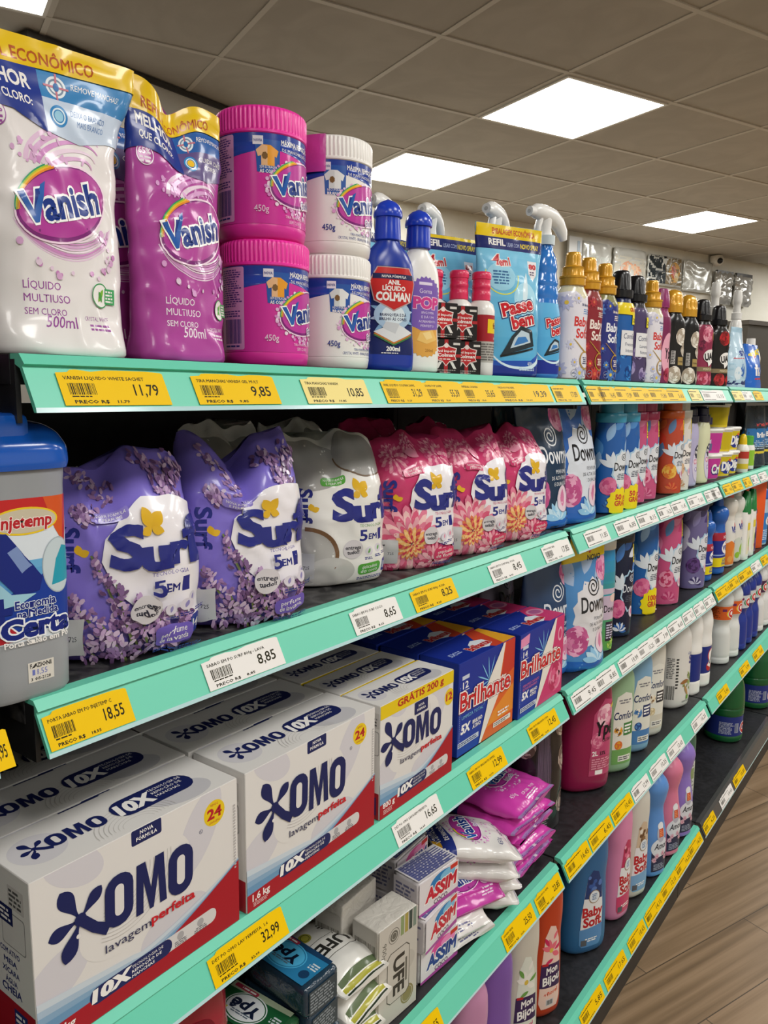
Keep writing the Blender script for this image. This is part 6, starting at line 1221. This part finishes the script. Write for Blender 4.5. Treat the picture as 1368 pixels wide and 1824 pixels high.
block('soap_carton', 'tall white film wrapped soap carton with sideways black lettering', 'soap carton', (-.040, .512, S4), .083, .048, .150, UFC, {'front': ufe_front(), 'side': us}, (0, 0, pi/2-.08), 'white soap cartons', .002, .0008, 5)
for k, (x, y, z, rz, lb) in enumerate(((-.105, .505, 0, .05, 'white soap carton behind the tall lettered one'), (-.165, .50, 0, -.04, 'white soap carton in the third row, deep under the shelf'), (-.16, .60, 0, .03, 'white soap carton deep under the shelf behind the striped soaps'))):
    block('soap_carton', lb, 'soap carton', (x, y, S4+z), .083, .048, .172 if k else .165, UFC, {'side': us}, (0, 0, pi/2+rz), 'white soap cartons', .002, .0008, 7+k)
# ---- five bar soap packs in clear film
def assim_front(c2=0):
    a = Art(241); a.rect(-46, 1, 46, 53, 'DDD8DC'); a.ell(8, 38, 30, 14, '2A7AB8' if not c2 else 'D84A9A'); a.ell(20, 42, 18, 8, '7AB8DC' if not c2 else 'E88AC0'); a.text('ASSIM', 4, 18, 19, 'C4243A' if not c2 else '2A3A8A', w=70, b=.05, sh=.15, ol=WH, ow=.05); a.text('COCO', 4, 6, 7, '5A3A5A', w=32, b=.03); a.rect(26, 44, 44, 51, 'C8342A'); a.poly([(-46, 1), (46, 1), (46, 8), (-46, 5)], 'A84A9A'); return a
at = Art(242); at.rect(-46, -24, 46, 24, 'D5D1D4')
for i in range(9): at.rect(-43, -21+i*4.6, 43, -18.8+i*4.6, '4A4E7E')
at.lines(-43, -20, 43, 22, 9, '6A6E9A')
ae = Art(243); ae.rect(-22, 2, 22, 52, 'C9C3C8'); ae.lines(-18, 8, 18, 46, 6, '6A6A8A')
AC = mat('D9D4D6', .14, 'crinkle', coat=.6)
AF = [assim_front(), assim_front(), assim_front(1)]
for k in range(3):
    block('soap_pack', ('bottom pink and white', 'middle blue and red', 'topmost blue and red')[k]+' five bar soap pack, standing beside the tall white carton', 'soap pack', (-.042+.004*(k == 1), .618+.006*(k == 0), S4+.0562*k), .094, .046, .0545, AC, {'front': AF[2-k], 'top': at, 'side': ae}, (0, 0, pi/2+(-.08, .04, -.10)[k]), 'clear wrapped five bar soaps', .005, .0016, 11+k)
for k in range(3):
    block('soap_pack', ('bottom', 'middle', 'topmost')[k]+' soap pack of the stack in the second row behind the blue and red soaps', 'soap pack', (-.108, .640, S4+.0562*k), .094, .046, .0545, AC, {'front': AF[2], 'top': at, 'side': ae}, (0, 0, pi/2+.03*k), 'clear wrapped five bar soaps', .005, .0016, 17+k)
# ---- stain remover sachets
def van_sachet(base, wh):
    a = Art(251); a.rect(-90, -100, 90, 100, base); a.poly([(-90, 40), (90, 56), (90, 100), (-90, 100)], '26347E'); a.text('MÁXIMA REMOÇÃO', 0, 62, 9, WH, w=86, b=.03); a.text('DE MANCHAS DIFÍCEIS', 2, 50, 6.4, WH, w=84, b=.02); a.ell(-46, 76, 18, 14, 'D8A42A'); a.rect(-90, 86, 90, 100, 'C9A41E')
    bubbles(a, 4, 6, 46, 36, 120, ['D9A2CE', 'C26AB4', 'E8C9E2'], .8, 2.4); vanish_logo(a, 2, 10, 74, 6, small='Oxi Action'); a.text('450g', -34, -46, 8, '3A3A7A' if wh else 'F0D8EA', w=20); a.text('CRYSTAL WHITE', 10, -54, 5, '3A3A7A' if wh else 'F0D8EA', w=50, b=.02); a.lines(-20, -66, 40, -58, 2, '3A3A7A' if wh else 'F0D8EA')
    a.rect(-90, -100, 90, -72, 'A9A6B4' if wh else 'A884BC'); a.lines(-66, -98, 66, -74, 8, '5A5A7E' if wh else '6A4A8E'); a.rect(-10, -99, 6, -73, 'D5D0D8'); return a
vw, vp = van_sachet('DEDBD8', True), van_sachet('CB3FA6', False)
VWM, VPM = FILM('DAD7D4'), FILM('C53AA2')
def bend(k): 
    def f(p): p.y += -k*max(0, -p.z-.02)**2; return p
    return f
def lay(label, loc, wh, rz, tilt, seed, grp, W=.13, H=.168, roll=0, T=.034, bd=0, amp=.005, art=None):
    return sachet('powder_sachet', label, 'powder sachet', loc, W, H, T, VWM if wh else VPM, art or (vw if wh else vp), (-pi/2+tilt, roll, rz), seed, grp, bend(bd) if bd else None, amp)
gP, gW = 'stacked pink stain remover sachets', 'stacked white stain remover sachets'
# pink stack: heads to the back, feet out of the shelf
for k in range(5):
    lay(('bottom', 'second lowest', 'middle', 'second highest', 'topmost')[k]+' pink sachet of the pile beside the black flowered pouches', (-.098+(.0, .006, -.004, .004, .0)[k], .955+(.0, -.012, .0, -.014, -.006)[k], S4+.017+.0285*k), False, pi/2+(.04, -.05, .03, -.06, .05)[k], (.0, .0, .02, .04, .10)[k], 260+k, gP, .150, .160, bd=(0, 1, 1, 2, 2.5)[k])
# white stack: heads towards the near end
for k in range(4):
    lay(('bottom', 'second lowest', 'second highest', 'topmost')[k]+' white sachet of the pile in front of the pink ones', (-.080+.003*k, .805-.004*k, S4+(.018, .0465, .078, .114)[k]), True, pi*.76+(.0, .08, -.06, .04)[k], (.0, .0, .06, .17)[k], 270+k, gW, .125, .15, roll=(0, 0, .02, .05)[k])
sv = Art(252); sv.rect(-70, -70, 70, 70, 'C03CA0'); vanish_logo(sv, -4, 4, 62, 6); sv.rect(-4, 20, 22, 32, 'D9B4D4'); sv.ell(34, -6, 9, 9, 'E6C9E2'); sv.lines(20, -30, 44, -18, 3, 'E8CFE5'); sv.rect(-70, -70, 70, -56, '8A7AA4'); sv.bars(-40, -69, -10, -57, '3A2A5A', 14)
sw = Art(253); sw.rect(-70, -70, 70, 70, 'DEDBD8'); vanish_logo(sw, -22, 6, 50, 6); sw.rect(8, 16, 40, 28, '4A5A9A'); sw.lines(10, -20, 40, 8, 4, '6A6A90'); sw.lines(-30, -40, 30, -28, 3, '6A6A90')
lay('small purple sachet lying in front of the white pile', (-.048, .742, S4+.062), False, pi/2-.35, .38, 281, 'small loose sachets', .115, .085, T=.022, amp=.004, art=sv)
lay('small white sachet with purple oval, under the purple one', (-.050, .705, S4+.036), True, pi/2-.30, .30, 282, 'small loose sachets', .10, .09, T=.022, amp=.004, art=sw)
lay('small plain white sachet lowest at the front rail', (-.045, .712, S4+.014), True, pi/2-.2, .10, 283, 'small loose sachets', .10, .085, T=.02, amp=.004, art=sw)
# ---- black flowered pouches
a = Art(261); a.rect(-90, 0, 90, 280, '19161A')
for x, y, r in ((46, 60, 30), (52, 150, 34), (40, 220, 26), (-70, 90, 26), (-64, 190, 26)): a.rose(x, y, r, ['B8A49A', '8A766E', 'CFC0B4', '6A5850'])
a.rect(-40, 40, 0, 230, '2A2430'); a.bars(-36, 44, -4, 226, '6A5A70', 18); a.lines(-38, 20, 0, 38, 4, '8A8088')
for k, (x, y, lb) in enumerate(((-.085, 1.078, 'black flowered pouch right behind the pink sachet pile, nearest the magenta jug'), (-.21, 1.02, 'black flowered pouch farther back under the rail'))):
    pouch('softener_pouch', lb, 'softener pouch', (x, y, S4), [(0, .050, .03, 3), (.006, .055, .036, 3), (.1, .056, .038, 2.8), (.2, .054, .034, 2.6), (.262, .045, .024, 2.4), (.282, .02, .014, 2)], FILM('19161A'), a, pi/2-.25, 290+k, None, 'black flowered pouches', .003, .006)
# ---- jugs on the fourth shelf
a = Art(271); a.poly([(-6, 40), (62, 40), (62, 206), (30, 214), (2, 180)], 'B8466E'); a.rose(34, 176, 28, ['E4A4B8', 'D27A98', 'F0C4CE']); a.rose(14, 120, 20, ['E08AA4', 'C85A80']); a.petal(48, 190, 20, 8, 30, 'E0C23A'); a.text('Ypê', 32, 132, 30, '16141C', w=52, b=.03, sh=.12); a.text('ULTRA', 40, 116, 7, '3A1A2A', w=28); a.text('2L', 8, 86, 10, WH, w=14, b=.03); a.text('33%', 28, 86, 8, '16141C', w=16, b=.03); a.rect(-6, 52, 62, 82, 'A8405F'); a.lines(0, 54, 58, 80, 5, 'D890A4'); a.rect(10, 42, 30, 52, WH)
big_bottle('magenta two litre jug on the fourth shelf, first in the middle bay', (-.087, 1.305, S4), .128, .10, .30, '8E1246', a, 'C23A6A', 0, -.62, 'jugs on the fourth shelf', .3, n=2.8, shoulder=.80)
def comfort_jug(c2, pic):
    a = Art(272); a.poly([(-26, 24), (34, 24), (34, 160), (24, 190), (4, 196), (-18, 186), (-26, 150)], 'DEDCD2'); a.lines(-14, 168, 22, 180, 2, '7A7A80', 'C'); a.text('Comfort', 5, 132, 17, '24345E', w=62, b=.02, sh=.15); a.rect(2, 92, 34, 122, c2); a.lines(5, 96, 31, 119, 3, WH); a.rose(-12, 104, 13, [pic[0], pic[1], 'E9E2D4']); a.rose(-10, 70, 12, [pic[1], pic[2]]); a.rect(-26, 24, 34, 60, pic[3]); a.rect(-10, 30, 28, 44, 'E4E2DA'); a.lines(-8, 32, 26, 42, 2, '5A5A60'); return a
gJ = 'jugs on the fourth shelf'
big_bottle('pale green jug with a white fruit label on the fourth shelf', (-.062, 1.428, S4), .098, .08, .30, '8FB08C', comfort_jug('3E7A3E', ('6E4A30', 'E0A02A', 'D86A3A', '6EA05A')), 'E4E2DC', .05, -.5, gJ)
big_bottle('pale blue jug with a navy and white label, behind the green jug', (-.062, 1.560, S4), .092, .08, .30, '7AA4C4', comfort_jug('1E2E5E', ('3A6AA4', '5A8AC4', '2A4A8A', '4A7CB4')), 'E4E2DC', .05, -.5, gJ)
big_bottle('cloudy white jug with a cream label, behind the pale blue jug', (-.066, 1.672, S4), .096, .08, .31, 'D2D0C6', comfort_jug('2A2A30', ('8A6A4A', 'E8D8B8', 'C9B48A', 'CFC8B8')), 'E4E2DC', .08, -.5, gJ)
a = Art(273); a.bars(-58, 30, -34, 70, '4A4A4A', 14); a.lines(-58, 90, -36, 150, 12, '6A6A6A'); a.lines(-32, 60, -22, 150, 10, '3A3A3A'); a.text('S', 30, 128, 22, '2A2A7E', w=16, b=.05); a.text('Gran', 26, 154, 8, '3A5AA4', w=26); a.ell(44, 146, 7, 7, 'E0A02A'); a.sprig(10, 62, 26, 100, 40, ['8A9A5A', 'A8B87A', '6A7A40'], 30); a.petal(-16, 76, 34, 12, 10, '9A6A3E'); a.petal(0, 70, 40, 9, -60, 'B08A5A'); a.rect(12, 26, 22, 38, '6A9A3A'); a.lines(-4, 18, 40, 24, 2, '6A6A6A')
big_bottle('white jug with coconut palm print and barcode on the fourth shelf', (-.068, 1.905, S4), .106, .086, .275, 'DAD8D4', a, 'E4E2DC', .04, -.35, gJ, .28)
def slim_white(label, loc, logo):
    t = thing('cleaner_bottle', label, 'cleaner bottle', loc, pi/2-.3, 'white slim bottles with navy labels'); L = Loft([(0, .030, .026, 2.4), (.005, .034, .030, 2.4), (.04, .034, .030, 2.4), (.042, .033, .029, 2.4), (.125, .033, .029, 2.4), (.128, .034, .030, 2.3), (.16, .031, .028, 2.2), (.195, .034, .030, 2.1), (.225, .028, .026, 2), (.25, .0155, .0155), (.262, .0155, .0155)], ref=.08); L.mesh('body', WPL, t, nt=44, dz=.006)
    lathe('cap', [(.252, .018), (.254, .0195), (.285, .0185), (.287, .015)], P('1E2E7E', .3), t); a = Art(274); a.rect(-80, 42, 110, 125, '20307E')
    if logo: a.ell(18, 96, 22, 22, 'B8242C'); a.ell(6, 62, 14, 14, 'B8242C'); a.ell(18, 96, 18, 19, WH); a.stroke([(18, 90), (10, 74), (4, 62)], [30, 14, 18], WH); a.stroke([(22, 108), (14, 86), (6, 70)], 5, '20263C')
    else: a.lines(-50, 46, -30, 120, 14, '8A98C4')
    put_label(a, L.pt, t, du=.005, rough=.3)
slim_white('white slim bottle with a plain navy label on the fourth shelf', (-.054, 2.030, S4), False); slim_white('white slim bottle with a navy label and red outlined letter', (-.050, 2.122, S4), True)
def waisted(label, loc, color, lab, capc, k=1):
    t = thing('bleach_bottle', label, 'bleach bottle', loc, pi/2-.3, 'waisted bleach bottles in the far bay'); L = Loft([(0, .036, .036), (.005, .041, .041), (.02, .041, .041), (.022, .0395, .0395), (.03, .041, .041), (.10, .039, .039), (.13, .033, .033), (.145, .037, .037), (.15, .040, .040), (.195, .040, .040), (.2, .042, .042), (.215, .0415, .0415), (.24, .031, .031), (.26, .016, .016), (.27, .0155, .0155)]); L.mesh('body', P(color, .3), t, nt=44, dz=.005); lathe('cap', [(.262, .018), (.264, .019), (.288, .018), (.289, .014)], P(capc, .3), t)
    a = Art(275); a.rect(-128, 150.5, 128, 194.5, lab); a.ell(10, 170, 24, 15, 'E8C23A' if lab[0] == 'D' else '3A8A5A'); a.ell(13, 171, 22, 14, WH); a.text('Q', 4, 160, 22, 'C8242C', w=20, b=.05, ol=WH, ow=.07); a.text('B', 26, 160, 20, 'C8242C', w=16, b=.05, ol=WH, ow=.07); a.lines(-70, 156, -30, 190, 7, '8A3A1A' if lab[0] == 'D' else '6A7A8A'); a.rect(-26, 178, -14, 186, '6A2A5A'); put_label(a, L.pt, t, du=.005, rough=.32)
waisted('white waisted bleach bottle with an orange label, nearer one', (-.062, 2.372, S4), 'D9DCDA', 'D8622A', '24348E'); waisted('white waisted bleach bottle with an orange label, farther one', (-.055, 2.468, S4), 'D9DCDA', 'D8622A', '24348E')
for k, y in enumerate((2.562, 2.652, 2.742)): waisted(('nearest', 'middle', 'farthest')[k]+' blue waisted bleach bottle of three in the far bay', (-.052, y, S4), '1E348E', 'C9CED2', '1E348E')
waisted('white waisted bleach bottle after the blue ones, by the right edge', (-.052, 2.835, S4), 'DCDCDC', '4A2A4A', 'E4E2DC'); waisted('white waisted bleach bottle cut off by the right edge', (-.052, 2.93, S4), 'DCDCDC', 'C9CED2', 'E4E2DC')
# ================================================================ bottom shelf
gM = 'jugs on the bottom shelf of the nearest bay'; gB5 = 'jugs on the bottom shelf of the middle bay'
def bijou(c1, lt):
    a = Art(281); pts = [(-26, 36), (-20, 22), (18, 22), (26, 40), (24, 110), (20, 170), (8, 200), (-6, 204), (-18, 180), (-24, 110)]; a.poly(pts, lt); a.poly([(-26, 70), (26, 66), (25, 118), (-24, 122)], '3A2450'); a.text('Mon', 2, 100, 14, WH, w=28, b=.03, sh=.15, rot=8); a.text('Bijou', 2, 78, 17, WH, w=42, b=.03, sh=.15, rot=10); a.rect(-22, 117.5, -8, 123, 'B8242C')
    for q in ((-6, 150, 26, 11, 40), (-4, 150, 26, 11, 100), (0, 150, 26, 11, 160), (0, 146, 24, 11, -30), (4, 172, 20, 8, 60)): a.petal(*q, c1[0])
    for q in ((6, 150, 24, 8, 20), (-8, 160, 22, 8, 120), (4, 130, 20, 8, 200)): a.petal(*q, c1[1])
    a.ell(-2, 150, 5, 5, 'D8B84A'); a.text('+floral', 2, 52, 8, c1[2], w=34, b=.02, rot=10); a.rect(-10, 28, 8, 42, 'C9C4C8'); a.bars(-8, 30, 6, 40, '4A4A4A', 9); return a
big_bottle('orange jug with a floral label, last on the bottom shelf of the nearest bay', (-.052, 1.068, S5), .084, .07, .345, 'B83C1A', bijou(('E06A7A', 'C82A5A', 'D8502A'), 'E4C4B8'), 'E4E2DC', .12, -.42, gM, .3)
big_bottle('whitish jug with a floral label on the bottom shelf, left of the orange one', (-.052, .958, S5), .088, .07, .345, 'C9C3B6', bijou(('E8E4DC', '6A9A4A', 'C84A7A'), 'D9DCD0'), 'E4E2DC', .12, -.42, gM, .3)
pl = Art(282); pl.poly([(-22, 30), (22, 30), (24, 90), (14, 112), (-10, 112), (-22, 90)], '5A4A5E'); pl.ell(4, 70, 14, 18, '9A8A96'); pl.text('Lilás', 2, 96, 7, 'E4DCE4', w=24)
big_bottle('purple jug on the bottom shelf, right hand one of two', (-.055, .860, S5), .082, .07, .315, '7A54A4', pl, 'E4E2DC', .06, -.42, gM, .3); big_bottle('purple jug half hidden behind the other purple one on the bottom shelf', (-.135, .90, S5), .082, .07, .315, '7A54A4', None, 'E4E2DC', .06, -.42, gM, .3)
big_bottle('pale pink jug at the bottom edge, left of the purple jugs', (-.055, .770, S5), .082, .07, .300, 'C48AB0', pl, 'E4E2DC', .06, -.42, gM, .3)
def baby_jug(c, pic):
    a = Art(283); pts = [(-30, 30), (-24, 22), (22, 22), (30, 40), (30, 120), (26, 170), (14, 200), (-2, 206), (-16, 190), (-22, 150), (-28, 100)]; a.poly(pts, 'E2E2E4'); a.poly([(-23, 140), (-16, 190), (-2, 206), (14, 200), (26, 170), (28, 134)], pic[0])
    L = [(a.rnd.uniform(-16, 22), a.rnd.uniform(140, 192), a.rnd.uniform(4, 8), a.rnd.uniform(4, 8), 0, a.rnd.choice(pic[1])) for _ in range(16)]; a.ells(L, 10); a.ring(4, 142, 15, 1.6, '8A6A3A'); a.ell(4, 142, 14, 14, 'DCE2E8'); a.lines(-5, 134, 13, 150, 4, '5A7AA4', 'C')
    a.text('Baby', 2, 96, 21, 'B8242C', w=54, b=.04); a.text('Soft', 2, 72, 21, 'B8242C', w=48, b=.04); a.poly([(-31, 66), (30, 72), (30, 40), (22, 22), (-24, 22), (-30, 30)], c); a.lines(-16, 34, 18, 44, 2, WH); a.rect(-26, 26, -12, 40, '5A5A60'); return a
big_bottle('blue jug with red lettering on a white label, largest on the bottom shelf', (-.066, 1.300, S5), .124, .094, .345, '2E6494', baby_jug('5A8CC0', ('2A3C6E', ['3A5A9E', '24305A', '5A7AB8'])), '2E6494', .10, -.5, gB5, .34)
big_bottle('pink jug with red lettering, behind the blue one on the bottom shelf', (-.050, 1.452, S5), .094, .084, .345, 'D684AC', baby_jug('C8406A', ('B8305A', ['D8688A', '8A2040', 'E89AB0'])), 'D684AC', .12, -.15, gB5, .36)
big_bottle('milky white jug with red lettering, behind the pink one', (-.046, 1.562, S5), .094, .084, .345, 'CFCCC2', baby_jug('7AA8D0', ('C9B49A', ['6A4A30', 'E8E0D4', '8A6A4A'])), 'CFCCC2', .12, -.32, gB5, .34)
def amac(label, x, y, color):
    t = thing('softener_bottle', label, 'softener bottle', (x, y, S5), pi/2-.38, 'hourglass softener bottles on the bottom shelf')
    L = Loft([(0, .034, .030, 2.4), (.006, .041, .036, 2.4), (.05, .042, .037, 2.4), (.11, .040, .036, 2.3), (.15, .033, .031, 2.2), (.185, .029, .028, 2.1), (.215, .036, .033, 2.1), (.24, .041, .036, 2.1), (.256, .036, .033, 2), (.275, .021, .021), (.282, .0165, .0165), (.292, .016, .016)], ref=.08); L.mesh('body', P(color, .28), t, nt=48, dz=.006)
    lathe('cap', [(.280, .0185), (.282, .0205), (.318, .019), (.320, .015)], P('1E1E2A', .3), t)
    a = Art(284); a.poly([(-26, 18), (26, 18), (28, 70), (20, 80), (-22, 80), (-28, 70)], '2E3450'); a.ell(0, 84, 30, 26, 'D9DEE6'); a.ell(0, 122, 15, 24, 'B4B4C2'); a.ell(0, 142, 13, 10, 'E2E4E8'); a.rect(-8, 112, 10, 134, 'C8502E'); a.lines(-6, 114, 8, 132, 4, 'E89A6A'); a.text('Amor', 2, 80, 16, '1E2230', w=46, b=.02, sh=.15)
    for x, y in ((-12, 62), (8, 66), (-20, 52), (16, 54)): daisy(a, x, y, 8, 'D8B0C0', 'C87A94')
    a.lines(-20, 22, 20, 40, 4, '9AA4B8'); put_label(a, L.pt, t, du=.005, dv=.008, rough=.32)
amac('light blue hourglass softener bottle with dark label on the bottom shelf', -.030, 1.680, '5A8ED0'); amac('pink hourglass softener bottle with dark label on the bottom shelf', -.028, 1.800, 'D87A98'); amac('lilac hourglass softener bottle with dark label on the bottom shelf', -.028, 1.918, '8C74C4')
a = Art(285); a.rect(-40, 30, 40, 150, 'C9CEC4'); a.lines(-34, 40, 36, 140, 16, '6A7A6E'); a.rect(-10, 96, 30, 130, '8A9A6A')
big_bottle('dark grey green jug with a pale label at the end of the middle bay', (-.085, 2.075, S5), .105, .10, .30, '3E6A58', a, '2A4A3E', 0, -.4, 'green jugs on the bottom shelf', .3, n=3, shoulder=.82)
def green_jug(label, x, y):
    t = thing('jug_bottle', label, 'bottle', (x, y, S5), pi/2-.35, 'green jugs on the bottom shelf'); L = Loft([(z*1.16, r_*1.04, q_*1.04) for z, r_, q_ in [(0, .055, .055), (.006, .063, .063), (.02, .064, .064), (.022, .0625, .0625), (.088, .0625, .0625), (.09, .064, .064), (.108, .064, .064), (.110, .0625, .0625), (.114, .064, .064), (.17, .060, .060), (.215, .043, .043), (.245, .022, .022), (.26, .0165, .0165), (.275, .016, .016)]]); L.mesh('body', P('125A30', .26), t, nt=56, dz=.006); lathe('cap', [(.312, .0195), (.314, .021), (.344, .02), (.346, .016)], P('0E4A28', .3), t)
    a = Art(286); a.rect(-200, 27, 200, 100, '24347E'); a.text('Q', 20, 40, 32, 'C8242C', w=30, b=.05, ol=WH, ow=.07); a.text('B', 52, 40, 30, 'C8242C', w=24, b=.05, ol=WH, ow=.07); a.ell(46, 56, 8, 20, '4AA45A'); a.lines(-80, 34, -26, 80, 9, 'B4BCD0'); a.rect(-24, 40, -8, 76, 'A8B0C4'); a.bars(-22, 42, -10, 74, '4A5478', 8); put_label(a, L.pt, t, du=.006, rough=.34)
green_jug('dark green round jug with a navy label on the black railed bottom shelf', -.088, 2.685); green_jug('dark green round jug cut by the right edge on the bottom shelf', -.075, 3.09)
